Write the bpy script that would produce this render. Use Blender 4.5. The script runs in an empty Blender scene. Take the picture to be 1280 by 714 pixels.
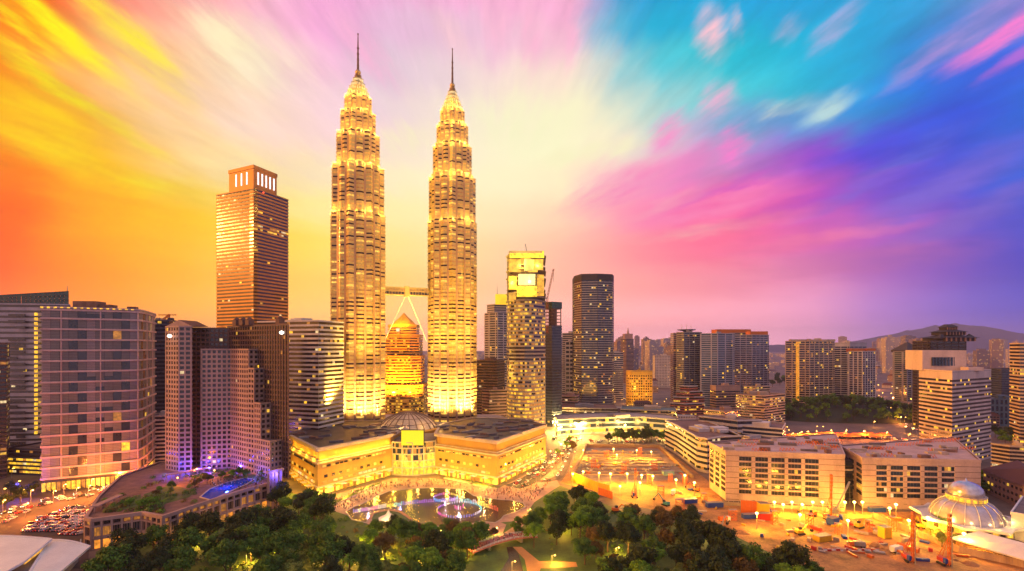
import bpy, math, random
from mathutils import Vector, Matrix
PI = math.pi
RNG = random.Random(11)
S = bpy.context.scene
COL = S.collection

# ------------------------------------------------------------------ camera
CAM_Z, FPX, HOR = 105.0, 600.0, 434.0
cam_data = bpy.data.cameras.new('camera')
cam_data.sensor_width = 36.0
cam_data.lens = 36.0 * FPX / 1280.0
cam_data.shift_y = (HOR - 357.0) / 1280.0
cam_data.clip_start, cam_data.clip_end = 1.0, 60000.0
cam = bpy.data.objects.new('camera', cam_data)
cam.location = (0, 0, CAM_Z)
cam.rotation_euler = (PI / 2, 0, 0)
COL.objects.link(cam)
S.camera = cam

# survey helpers: bearings read off the picture turned into metres on the ground
def wx(px, Y): return (px - 640.0) / FPX * Y
def wz(py, Y): return CAM_Z - (py - HOR) / FPX * Y
def G(px, py, z=0.0):
    Y = (CAM_Z - z) * FPX / (py - HOR)
    return (wx(px, Y), Y)
def A(px, Y): return (wx(px, Y), Y)

# ------------------------------------------------------------------ world: dusk sky
def lin(c):
    out = []
    for v in c[:3]:
        v = v / 255.0
        out.append(v / 12.92 if v <= 0.04045 else ((v + 0.055) / 1.055) ** 2.4)
    return tuple(out)

HAZE_D = 0.00006           # density of the dusk air, per metre
SKY_PX = [0, 100, 200, 300, 400, 500, 600, 700, 760, 800, 850, 900, 1000, 1100, 1200, 1280]
SKY_PY = [0, 60, 120, 180, 240, 300, 360, 425]
SKY = [
 [(255, 120, 0),(255, 88, 10),(255, 150, 140),(250, 188, 205),(250, 170, 220),(240, 176, 216),(255, 178, 216),(252, 180, 215),(90, 168, 216),(15, 160, 216),(14, 160, 216),(12, 165, 220),(20, 165, 220),(24, 163, 220),(60, 160, 222),(150, 140, 215)],
 [(255, 118, 0),(255, 150, 8),(255, 190, 130),(255, 236, 196),(250, 186, 220),(218, 196, 216),(238, 198, 216),(255, 200, 216),(100, 192, 216),(20, 188, 216),(15, 194, 216),(15, 195, 216),(18, 190, 216),(20, 172, 220),(45, 120, 222),(60, 92, 222)],
 [(255, 185, 0),(255, 176, 60),(255, 200, 140),(255, 225, 196),(250, 212, 220),(228, 208, 220),(255, 236, 214),(255, 248, 206),(246, 236, 206),(128, 216, 214),(120, 214, 212),(75, 205, 215),(38, 190, 216),(20, 145, 222),(38, 76, 220),(30, 108, 222)],
 [(255, 140, 0),(255, 190, 0),(255, 200, 90),(255, 222, 190),(252, 216, 214),(252, 224, 214),(255, 246, 206),(255, 252, 206),(255, 243, 206),(235, 220, 210),(215, 170, 214),(130, 170, 214),(130, 76, 206),(72, 70, 216),(48, 78, 216),(42, 100, 216)],
 [(255, 108, 0),(255, 178, 0),(255, 204, 20),(255, 222, 100),(255, 240, 170),(255, 246, 190),(255, 248, 200),(255, 238, 196),(255, 180, 196),(255, 132, 190),(255, 104, 184),(250, 98, 180),(212, 88, 186),(136, 78, 196),(86, 82, 206),(66, 88, 210)],
 [(255, 92, 0),(255, 145, 0),(255, 186, 0),(255, 208, 40),(255, 228, 100),(255, 236, 150),(255, 226, 164),(255, 194, 164),(255, 162, 158),(255, 138, 154),(255, 122, 150),(255, 112, 150),(232, 102, 166),(192, 98, 182),(112, 78, 186),(70, 70, 190)],
 [(255, 100, 0),(255, 138, 0),(255, 165, 10),(255, 195, 70),(255, 205, 95),(255, 206, 100),(255, 206, 150),(255, 182, 154),(255, 170, 154),(250, 160, 154),(246, 152, 156),(240, 148, 160),(222, 138, 170),(150, 98, 182),(92, 78, 178),(66, 68, 175)],
 [(255, 112, 0),(255, 135, 0),(255, 155, 30),(255, 178, 80),(255, 182, 100),(255, 180, 100),(255, 186, 148),(252, 176, 160),(250, 172, 166),(246, 170, 170),(244, 168, 174),(240, 166, 178),(232, 160, 184),(172, 126, 188),(126, 104, 184),(96, 88, 178)],
]
def sky_at(px, py):
    def seg(arr, v):
        if v <= arr[0]: return 0, 0.0
        if v >= arr[-1]: return len(arr) - 2, 1.0
        for i in range(len(arr) - 1):
            if v <= arr[i + 1]:
                return i, (v - arr[i]) / (arr[i + 1] - arr[i])
    i, tx = seg(SKY_PX, px); j, ty = seg(SKY_PY, py)
    c = [lin(SKY[j + b][i + a]) for b in (0, 1) for a in (0, 1)]
    return [ (c[0][k]*(1-tx)+c[1][k]*tx)*(1-ty) + (c[2][k]*(1-tx)+c[3][k]*tx)*ty for k in range(3)]

W = bpy.data.worlds.new('World'); S.world = W; W.use_nodes = True
nt = W.node_tree; N = nt.nodes; L = nt.links
N.clear()
def nd(t, **kw):
    n = N.new(t)
    for k, v in kw.items(): setattr(n, k, v)
    return n
def mth(op, a, b=None, c=None, clamp=False):
    n = nd('ShaderNodeMath', operation=op); n.use_clamp = clamp
    for i, v in enumerate((a, b, c)):
        if v is None: continue
        if isinstance(v, (int, float)): n.inputs[i].default_value = v
        else: L.new(v, n.inputs[i])
    return n.outputs[0]
def cmb(x, y, z):
    n = nd('ShaderNodeCombineXYZ')
    for i, v in enumerate((x, y, z)):
        if isinstance(v, (int, float)): n.inputs[i].default_value = v
        else: L.new(v, n.inputs[i])
    return n.outputs[0]
def mixc(f, a, b):
    n = nd('ShaderNodeMix', data_type='RGBA')
    for i, v in ((0, f), (6, a), (7, b)):
        if isinstance(v, (int, float)): n.inputs[i].default_value = v
        elif isinstance(v, tuple): n.inputs[i].default_value = (*v[:3], 1)
        else: L.new(v, n.inputs[i])
    return n.outputs[2]
def noise(vec, scale, detail=4.0, rough=0.55):
    n = nd('ShaderNodeTexNoise'); n.inputs['Scale'].default_value = scale
    n.inputs['Detail'].default_value = detail; n.inputs['Roughness'].default_value = rough
    L.new(vec, n.inputs['Vector']); return n
tc = nd('ShaderNodeTexCoord'); sp = nd('ShaderNodeSeparateXYZ'); L.new(tc.outputs['Generated'], sp.inputs[0])
X, Yc, Z = sp.outputs
az = mth('ARCTAN2', X, Yc)                                     # bearing, 0 = north (+Y)
hyp = mth('SQRT', mth('ADD', mth('MULTIPLY', X, X), mth('MULTIPLY', Yc, Yc)))
el = mth('DIVIDE', Z, mth('MAXIMUM', hyp, 0.02))               # tangent of the elevation
# long-exposure clouds run out radially from a vanishing bearing low in the sky
VA, VS = math.atan(-40 / 600), 110 / 600
da = mth('SUBTRACT', az, VA); ds = mth('SUBTRACT', el, VS)
ang = mth('ARCTAN2', ds, da)
lr = mth('LOGARITHM', mth('ADD', mth('SQRT', mth('ADD', mth('MULTIPLY', da, da), mth('MULTIPLY', ds, ds))), 0.12), 2.718)
polar = cmb(mth('MULTIPLY', mth('COSINE', ang), 3.0), mth('MULTIPLY', mth('SINE', ang), 3.0), mth('MULTIPLY', lr, 0.9))
st1 = noise(polar, 1.7, 5.0, 0.6); st2 = noise(polar, 5.5, 4.0, 0.6)
soft = noise(cmb(az, el, 0.0), 3.2, 4.0, 0.55)
sp1 = nd('ShaderNodeSeparateColor'); L.new(st1.outputs['Color'], sp1.inputs[0])
sp2 = nd('ShaderNodeSeparateColor'); L.new(soft.outputs['Color'], sp2.inputs[0])
far_h = mth('MULTIPLY', mth('SUBTRACT', el, 0.02), 5.0, clamp=True)
r0 = mth('SQRT', mth('ADD', mth('MULTIPLY', da, da), mth('MULTIPLY', ds, ds)))
far_h = mth('MULTIPLY', far_h, mth('MULTIPLY_ADD', mth('SUBTRACT', r0, 0.12), 2.2, 0.15, clamp=True))
w_a = mth('ADD', mth('MULTIPLY', mth('SUBTRACT', sp1.outputs[0], 0.5), 0.15), mth('MULTIPLY', mth('SUBTRACT', sp2.outputs[0], 0.5), 0.16))
w_s = mth('ADD', mth('MULTIPLY', mth('SUBTRACT', sp1.outputs[1], 0.5), 0.13), mth('MULTIPLY', mth('SUBTRACT', sp2.outputs[1], 0.5), 0.13))
azw = mth('ADD', az, mth('MULTIPLY', w_a, far_h)); elw = mth('ADD', el, mth('MULTIPLY', w_s, far_h))
# colour table: ramps over the bearing, stacked by elevation
AZ_STOPS = [math.degrees(math.atan((p - 640) / 600)) for p in (0, 80, 160, 240, 320, 400, 480, 560, 640, 700, 740, 780, 820, 860, 900, 960, 1020, 1090, 1160, 1220, 1280)]
rows = [0.0, 0.06, 0.13, 0.20, 0.27, 0.34, 0.41, 0.48, 0.56, 0.64, 0.72]
fac_a = mth('MULTIPLY_ADD', azw, 1 / (2 * PI), 0.5)
def ramp(stops):
    r = nd('ShaderNodeValToRGB'); cr = r.color_ramp; cr.interpolation = 'LINEAR'
    stops = sorted(stops)
    cr.elements[0].position, cr.elements[0].color = stops[0][0], (*stops[0][1], 1)
    cr.elements[1].position, cr.elements[1].color = stops[-1][0], (*stops[-1][1], 1)
    for p, c in stops[1:-1]:
        e = cr.elements.new(p); e.color = (*c, 1)
    L.new(fac_a, r.inputs[0]); return r.outputs[0]
BACK = (.47, .38, .51)          # unseen sky behind the viewer, set as fill light for the facades
prev = None
for k, s in enumerate(rows + [1.6]):
    stops = []
    if s < 1.5:
        for a in AZ_STOPS:
            ar = math.radians(a); px = 640 + 600 * math.tan(ar); py = HOR - 600 * s / math.cos(ar)
            air = min(2.2, math.exp(HAZE_D * min(11000, 495 / max(s, .01)))); stops.append((a / 360 + 0.5, tuple(v * air for v in sky_at(px, py))))
        lo, hi = stops[0][1], stops[-1][1]
        stops += [(0.0, BACK), (0.07, BACK), (0.15, (2.0, .74, .15)), (0.27, (2.2, .66, .05)),  # unseen orange sky at left rear, added to warm left faces and panes
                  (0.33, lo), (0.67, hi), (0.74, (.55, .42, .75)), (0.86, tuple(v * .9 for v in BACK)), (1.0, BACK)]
    else:
        stops = [(0.0, (.78, .68, .82)), (0.35, lin((250, 160, 120))), (0.5, lin((225, 180, 214))), (0.6, lin((30, 150, 214))), (1.0, (.78, .68, .82))]  # zenith out of view, brightened to light roofs and tree tops
    c = ramp(stops)
    if prev is None: prev = c
    else:
        m = nd('ShaderNodeMapRange', interpolation_type='SMOOTHSTEP'); s0 = rows[k - 1]
        m.inputs[1].default_value, m.inputs[2].default_value = s0, s
        L.new(elw, m.inputs[0]); prev = mixc(m.outputs[0], prev, c)
col = prev
# wisps: elongated long-exposure cloud scraps (picture bearing, half length, half width, angle, colour, strength)
WISPS = [
 (75, 38, 150, 17, 29, (255, 246, 0), .95), (165, 45, 130, 22, 36, (255, 240, 40), .9), (55, 92, 90, 15, 28, (255, 240, 0), .95),
 (120, 140, 120, 11, 21, (255, 244, 0), 1.0), (60, 150, 110, 30, 22, (255, 214, 0), .8), (70, 196, 120, 24, 14, (255, 226, 0), .75),
 (190, 232, 60, 16, -12, (255, 232, 0), .8), (20, 25, 110, 8, 27, (255, 250, 10), .7),
 (285, 50, 70, 42, 20, (255, 245, 196), .85), (330, 92, 70, 26, -20, (255, 240, 205), .7),
 (614, 26, 46, 17, 82, (255, 190, 216), .9), (664, 40, 60, 13, 86, (255, 186, 214), .85), (704, 30, 62, 15, 92, (255, 182, 216), .95), (560, 45, 50, 15, 52, (252, 205, 214), .8), (452, 52, 90, 18, 48, (255, 182, 216), .75),
 (300, 215, 130, 30, -8, (255, 232, 160), .6), (660, 150, 110, 40, 0, (255, 252, 205), .8), (505, 178, 60, 18, -18, (255, 246, 200), .7), (740, 190, 110, 12, -10, (255, 250, 200), .7),
 (892, 42, 44, 19, 92, (255, 200, 212), 1.0), (924, 28, 26, 7, 88, (190, 190, 214), .8), (896, 128, 32, 21, 115, (255, 176, 214), .9), (914, 186, 32, 19, 120, (255, 130, 210), 1.0), (832, 170, 36, 20, 120, (255, 150, 208), .9),
 (985, 132, 44, 12, -10, (215, 224, 214), .9), (1034, 134, 42, 15, -16, (190, 222, 218), .85), (992, 28, 26, 13, -50, (190, 180, 218), .8), (1046, 26, 44, 14, -40, (176, 176, 222), .85),
 (1195, 48, 110, 15, -25, (196, 150, 218), .85), (1248, 42, 80, 13, -22, (250, 128, 210), .95), (1262, 76, 50, 10, -24, (200, 110, 214), .7),
 (1110, 212, 130, 13, -20, (96, 110, 220), .7), (1190, 228, 150, 17, -17, (122, 104, 210), .75), (1215, 262, 150, 14, -14, (130, 104, 200), .6), (880, 262, 120, 14, -8, (255, 150, 190), .6), (1090, 322, 160, 18, -4, (206, 110, 172), .6),
 (780, 235, 90, 20, -18, (255, 130, 190), .6), (870, 290, 130, 9, -4, (255, 176, 176), .7), (930, 226, 110, 10, -14, (200, 80, 200), .6), (840, 252, 80, 8, -14, (255, 170, 190), .6), (1010, 250, 140, 9, -10, (170, 70, 196), .6), (1000, 300, 150, 8, -5, (250, 130, 170), .6), (800, 30, 40, 12, -70, (40, 165, 214), .5),
]
fine = nd('ShaderNodeSeparateColor'); L.new(noise(polar, 9.0, 5.0, 0.65).outputs['Color'], fine.inputs[0])
cw = cmb(mth('ADD', mth('MULTIPLY_ADD', w_a, 0.42, az), mth('MULTIPLY', mth('SUBTRACT', fine.outputs[0], .5), .045)), mth('ADD', mth('MULTIPLY_ADD', w_s, 0.42, el), mth('MULTIPLY', mth('SUBTRACT', fine.outputs[1], .5), .045)), 0.0)
grain = nd('ShaderNodeMapRange'); grain.inputs[1].default_value, grain.inputs[2].default_value, grain.inputs[3].default_value, grain.inputs[4].default_value = .36, .60, .30, 1.0
L.new(st2.outputs['Fac'], grain.inputs[0])
for (px, py, hl, hw, deg, c, stren) in WISPS:
    a = math.atan((px - 640) / 600); ca = math.cos(a); s = (HOR - py) / 600 * ca
    mp = nd('ShaderNodeMapping', vector_type='TEXTURE')
    mp.inputs['Location'].default_value = (a, s, 0)
    # foreshortening of the bearing scale away from north
    d = math.radians(deg); tx, ty = math.cos(d) * ca * ca, -math.sin(d) * ca
    ln = math.hypot(tx, ty); nx, ny = -math.sin(d) * ca * ca, -math.cos(d) * ca
    mp.inputs['Rotation'].default_value = (0, 0, math.atan2(ty, tx))
    mp.inputs['Scale'].default_value = (hl * 1.3 / 600 * ln, hw * 1.75 / 600 * math.hypot(nx, ny), 1)
    L.new(cw, mp.inputs['Vector'])
    vl = nd('ShaderNodeVectorMath', operation='LENGTH'); L.new(mp.outputs[0], vl.inputs[0])
    mr = nd('ShaderNodeMapRange', interpolation_type='SMOOTHERSTEP')
    mr.inputs[1].default_value, mr.inputs[2].default_value, mr.inputs[3].default_value, mr.inputs[4].default_value = 1.0, 0.0, 0.0, stren
    L.new(vl.outputs['Value'], mr.inputs[0])
    col = mixc(mth('MULTIPLY', mr.outputs[0], grain.outputs[0]), col, lin(c))
# faint streak contrast everywhere
rad = mth('SQRT', mth('ADD', mth('MULTIPLY', da, da), mth('MULTIPLY', ds, ds)))
out_f = mth('MULTIPLY', mth('SUBTRACT', rad, 0.22), 1.6, clamp=True)
k = mth('MULTIPLY_ADD', mth('SUBTRACT', st2.outputs['Fac'], 0.5), mth('MULTIPLY', mth('MULTIPLY', far_h, out_f), 0.8), 1.0)
vm = nd('ShaderNodeVectorMath', operation='SCALE'); L.new(col, vm.inputs[0]); L.new(k, vm.inputs['Scale'])
glow = nd('ShaderNodeBackground'); L.new(vm.outputs[0], glow.inputs['Color']); glow.inputs['Strength'].default_value = 0.97
SUN_AZ, SUN_EL = math.radians(-97), math.radians(12)
sky = nd('ShaderNodeTexSky', sky_type='NISHITA'); sky.sun_disc = False
sky.sun_elevation, sky.sun_rotation = SUN_EL, SUN_AZ % (2 * PI)
bg = nd('ShaderNodeBackground'); L.new(sky.outputs[0], bg.inputs['Color']); bg.inputs['Strength'].default_value = 0.0008
ad = nd('ShaderNodeAddShader'); L.new(glow.outputs[0], ad.inputs[0]); L.new(bg.outputs[0], ad.inputs[1])
wo = nd('ShaderNodeOutputWorld'); L.new(ad.outputs[0], wo.inputs['Surface'])
W.cycles.sampling_method = 'MANUAL'; W.cycles.sample_map_resolution = 512

# ------------------------------------------------------------------ sun, exposure, render settings
sd = bpy.data.lights.new('sun', 'SUN'); sd.energy = 2.4; sd.angle = math.radians(2.5); sd.color = (1.0, 0.44, 0.10)
sun = bpy.data.objects.new('sun', sd)
sv = Vector((math.sin(SUN_AZ) * math.cos(SUN_EL), math.cos(SUN_AZ) * math.cos(SUN_EL), math.sin(SUN_EL)))
sun.rotation_euler = sv.to_track_quat('Z', 'Y').to_euler(); sun.location = (-400, 0, 600); COL.objects.link(sun)
vs = S.view_settings; vs.view_transform = 'Standard'; vs.look = 'None'; vs.exposure = 0.0; vs.gamma = 1.0; vs.use_curve_mapping = False
S.render.engine = 'CYCLES'
cy = S.cycles
cy.use_denoising = True; cy.max_bounces = 4; cy.diffuse_bounces = 2; cy.glossy_bounces = 2; cy.transmission_bounces = 2; cy.volume_bounces = 0
cy.sample_clamp_indirect = 4.0; cy.sample_clamp_direct = 0.0; cy.caustics_reflective = False; cy.caustics_refractive = False

# ------------------------------------------------------------------ materials
def new_mat(name):
    m = bpy.data.materials.new(name); m.use_nodes = True
    t = m.node_tree; return m, t, t.nodes['Principled BSDF']
def lk(t, a, b): t.links.new(a, b)
def nz(t, scale, detail=4.0, vec=None, rough=0.6):
    n = t.nodes.new('ShaderNodeTexNoise'); n.inputs['Scale'].default_value = scale
    n.inputs['Detail'].default_value = detail; n.inputs['Roughness'].default_value = rough
    if vec is None:
        c = t.nodes.new('ShaderNodeTexCoord'); vec = c.outputs['Object']
    lk(t, vec, n.inputs['Vector']); return n
def mapped(t, scale):
    c = t.nodes.new('ShaderNodeTexCoord'); m = t.nodes.new('ShaderNodeMapping')
    m.inputs['Scale'].default_value = scale; lk(t, c.outputs['Object'], m.inputs['Vector']); return m.outputs[0]
def cramp(t, fac, stops):
    r = t.nodes.new('ShaderNodeValToRGB'); cr = r.color_ramp
    cr.elements[0].position, cr.elements[0].color = stops[0][0], (*stops[0][1], 1)
    cr.elements[1].position, cr.elements[1].color = stops[-1][0], (*stops[-1][1], 1)
    for p, c in stops[1:-1]:
        e = cr.elements.new(p); e.color = (*c, 1)
    lk(t, fac, r.inputs[0]); return r.outputs[0]
def M_wall(name, c, rough=.75, var=.25, scale=.08, metal=0.0, streak=True, spec=.4):
    """weathered surface: broad blotches, and streaks running down"""
    m, t, b = new_mat(name)
    n = nz(t, scale, 5.0, mapped(t, (1, 1, .25) if streak else (1, 1, 1)))
    n2 = nz(t, scale * 9, 3.0)
    ad = t.nodes.new('ShaderNodeMath'); ad.operation = 'MULTIPLY_ADD'; ad.inputs[1].default_value = .45
    lk(t, n2.outputs['Fac'], ad.inputs[0]); lk(t, n.outputs['Fac'], ad.inputs[2])
    lo = tuple(v * (1 - var) for v in c); hi = tuple(min(.95, v * (1 + var)) for v in c)
    lk(t, cramp(t, ad.outputs[0], [(.45, lo), (.72, c), (1.0, hi)]), b.inputs['Base Color'])
    b.inputs['Roughness'].default_value = rough; b.inputs['Metallic'].default_value = metal
    b.inputs['Specular IOR Level'].default_value = spec
    return m
def M_glass(name, c, rough=.12, spec=.9):
    m, t, b = new_mat(name)
    n = nz(t, .15, 2.0)
    lk(t, cramp(t, n.outputs['Fac'], [(.3, tuple(v * .6 for v in c)), (.7, tuple(v * 1.5 for v in c))]), b.inputs['Base Color'])
    n3 = nz(t, .4, 1.0); mr = t.nodes.new('ShaderNodeMapRange'); mr.inputs[3].default_value = rough * .5; mr.inputs[4].default_value = rough * 2
    lk(t, n3.outputs['Fac'], mr.inputs[0]); lk(t, mr.outputs[0], b.inputs['Roughness'])
    b.inputs['Specular IOR Level'].default_value = spec
    return m
def M_emit(name, c, strength, var=.6, scale=.5, sample=False):
    """a lit pane or lamp: brightness differs from room to room"""
    m, t, b = new_mat(name)
    b.inputs['Base Color'].default_value = (.1, .08, .06, 1); b.inputs['Roughness'].default_value = .3
    b.inputs['Emission Color'].default_value = (*c, 1)
    if var > 0:
        n = nz(t, scale, 3.0); mr = t.nodes.new('ShaderNodeMapRange')
        mr.inputs[1].default_value, mr.inputs[2].default_value = .3, .7
        mr.inputs[3].default_value, mr.inputs[4].default_value = strength * (1 - var), strength * (1 + var)
        lk(t, n.outputs['Fac'], mr.inputs[0]); lk(t, mr.outputs[0], b.inputs['Emission Strength'])
    else: b.inputs['Emission Strength'].default_value = strength
    if not sample: m.cycles.emission_sampling = 'NONE'
    return m
def M_far(name, wall, glass, lit=.1, fh=3.4, bw=3.4, litc=(1.0, .55, .12), litk=1.1):
    """distant facade: rows of window openings measured in metres along the wall"""
    m, t, b = new_mat(name); nn = t.nodes
    g = nn.new('ShaderNodeNewGeometry'); tcx = nn.new('ShaderNodeTexCoord')
    cr = nn.new('ShaderNodeVectorMath'); cr.operation = 'CROSS_PRODUCT'; lk(t, g.outputs['True Normal'], cr.inputs[0]); cr.inputs[1].default_value = (0, 0, 1)
    dt = nn.new('ShaderNodeVectorMath'); dt.operation = 'DOT_PRODUCT'; lk(t, tcx.outputs['Object'], dt.inputs[0]); lk(t, cr.outputs[0], dt.inputs[1])
    sx = nn.new('ShaderNodeSeparateXYZ'); lk(t, tcx.outputs['Object'], sx.inputs[0])
    def mm(op, a, b2):
        n = nn.new('ShaderNodeMath'); n.operation = op
        for i, v in enumerate((a, b2)):
            if isinstance(v, (int, float)): n.inputs[i].default_value = v
            elif v is not None: lk(t, v, n.inputs[i])
        return n.outputs[0]
    u = mm('DIVIDE', dt.outputs['Value'], bw); v = mm('DIVIDE', sx.outputs[2], fh)
    fu, fv = mm('FRACT', u, None), mm('FRACT', v, None)
    wu = mm('MULTIPLY', mm('GREATER_THAN', fu, .22), mm('GREATER_THAN', fv, .42))
    cell = nn.new('ShaderNodeCombineXYZ'); lk(t, mm('FLOOR', u, None), cell.inputs[0]); lk(t, mm('FLOOR', v, None), cell.inputs[1])
    oi = nn.new('ShaderNodeObjectInfo'); lk(t, mm('MULTIPLY', oi.outputs['Random'], 91.7), cell.inputs[2])
    wn = nn.new('ShaderNodeTexWhiteNoise'); lk(t, cell.outputs[0], wn.inputs['Vector'])
    isl = mm('MULTIPLY', mm('LESS_THAN', wn.outputs['Value'], lit), wu)
    mx = nn.new('ShaderNodeMix'); mx.data_type = 'RGBA'; lk(t, wu, mx.inputs[0])
    mx.inputs[6].default_value = (*wall, 1); mx.inputs[7].default_value = (*glass, 1)
    lk(t, mx.outputs[2], b.inputs['Base Color'])
    mr = nn.new('ShaderNodeMapRange'); mr.inputs[3].default_value, mr.inputs[4].default_value = .8, .2; lk(t, wu, mr.inputs[0]); lk(t, mr.outputs[0], b.inputs['Roughness'])
    b.inputs['Emission Color'].default_value = (*litc, 1)
    lk(t, mm('MULTIPLY', isl, litk), b.inputs['Emission Strength'])
    m.cycles.emission_sampling = 'NONE'
    return m

LITS = [M_emit('lit_yellow', (1.0, .56, .05), .80), M_emit('lit_amber', (1.0, .36, .04), .42), M_emit('lit_pale', (1.0, .74, .36), .8), M_emit('lit_gold', (1.0, .52, .025), 1.25)]
LIT_BRIGHT = M_emit('lit_shopfront', (1.0, .55, .05), 2.2, var=.7, scale=.25)
LIT_RED = M_emit('lit_red', (1.0, .06, .02), 2.5, var=0)
LIT_WHITE = M_emit('lit_white', (1.0, .9, .95), 1.6, var=.2)
BULB = M_emit('sodium_bulb', (1.0, .50, .08), 7.0, var=0)
BULB_W = M_emit('floodlight_bulb', (1.0, .66, .16), 12.0, var=0)
G_NAVY = M_glass('glass_navy', (.015, .025, .05)); G_BROWN = M_glass('glass_brown', (.03, .02, .014)); G_GREY = M_glass('glass_grey', (.03, .034, .04))
G_TEAL = M_glass('glass_teal', (.01, .045, .05)); G_GREEN = M_glass('glass_green', (.012, .05, .03))
W_PINK = M_wall('pink_granite', (.42, .27, .23)); W_GREY = M_wall('grey_cladding', (.28, .26, .27)); W_WHITE = M_wall('white_render', (.60, .54, .52))
W_BROWN = M_wall('brown_stone', (.15, .085, .06)); W_DARK = M_wall('dark_frame', (.05, .045, .05)); W_CREAM = M_wall('cream_stone', (.55, .42, .30))
W_LAV = M_wall('pale_lavender_panel', (.40, .37, .42)); W_ORANGE = M_wall('orange_render', (.55, .16, .03)); W_NAVY = M_wall('navy_cladding', (.045, .055, .10))
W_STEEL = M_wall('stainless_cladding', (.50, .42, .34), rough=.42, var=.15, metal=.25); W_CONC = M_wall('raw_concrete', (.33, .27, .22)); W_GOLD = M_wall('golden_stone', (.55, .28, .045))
R_GREY = M_wall('roof_grey', (.16, .13, .13), streak=False, scale=.15, var=.5); R_BROWN = M_wall('roof_brown', (.22, .12, .085), streak=False, scale=.2, var=.5); R_RED = M_wall('roof_tile_brown', (.12, .045, .03), streak=False)
R_PALE = M_wall('roof_pale', (.40, .33, .29), streak=False, scale=.2, var=.4)
M_ORSTEEL = M_wall('orange_painted_steel', (.62, .14, .02), rough=.5, var=.2); M_YEL = M_wall('yellow_paint', (.70, .42, .02), rough=.5, var=.2); M_REDP = M_wall('red_paint', (.50, .03, .02), rough=.5)
M_WHITEP = M_wall('white_paint', (.75, .73, .70), rough=.5, var=.12); M_BLUEP = M_wall('blue_paint', (.02, .06, .35), rough=.5); M_BLACK = M_wall('black_rubber', (.02, .02, .02)); M_STEEL = M_wall('galvanised_steel', (.35, .34, .33), rough=.45, metal=.6)
M_GREENP = M_wall('green_paint', (.04, .16, .06), rough=.5)

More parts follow.
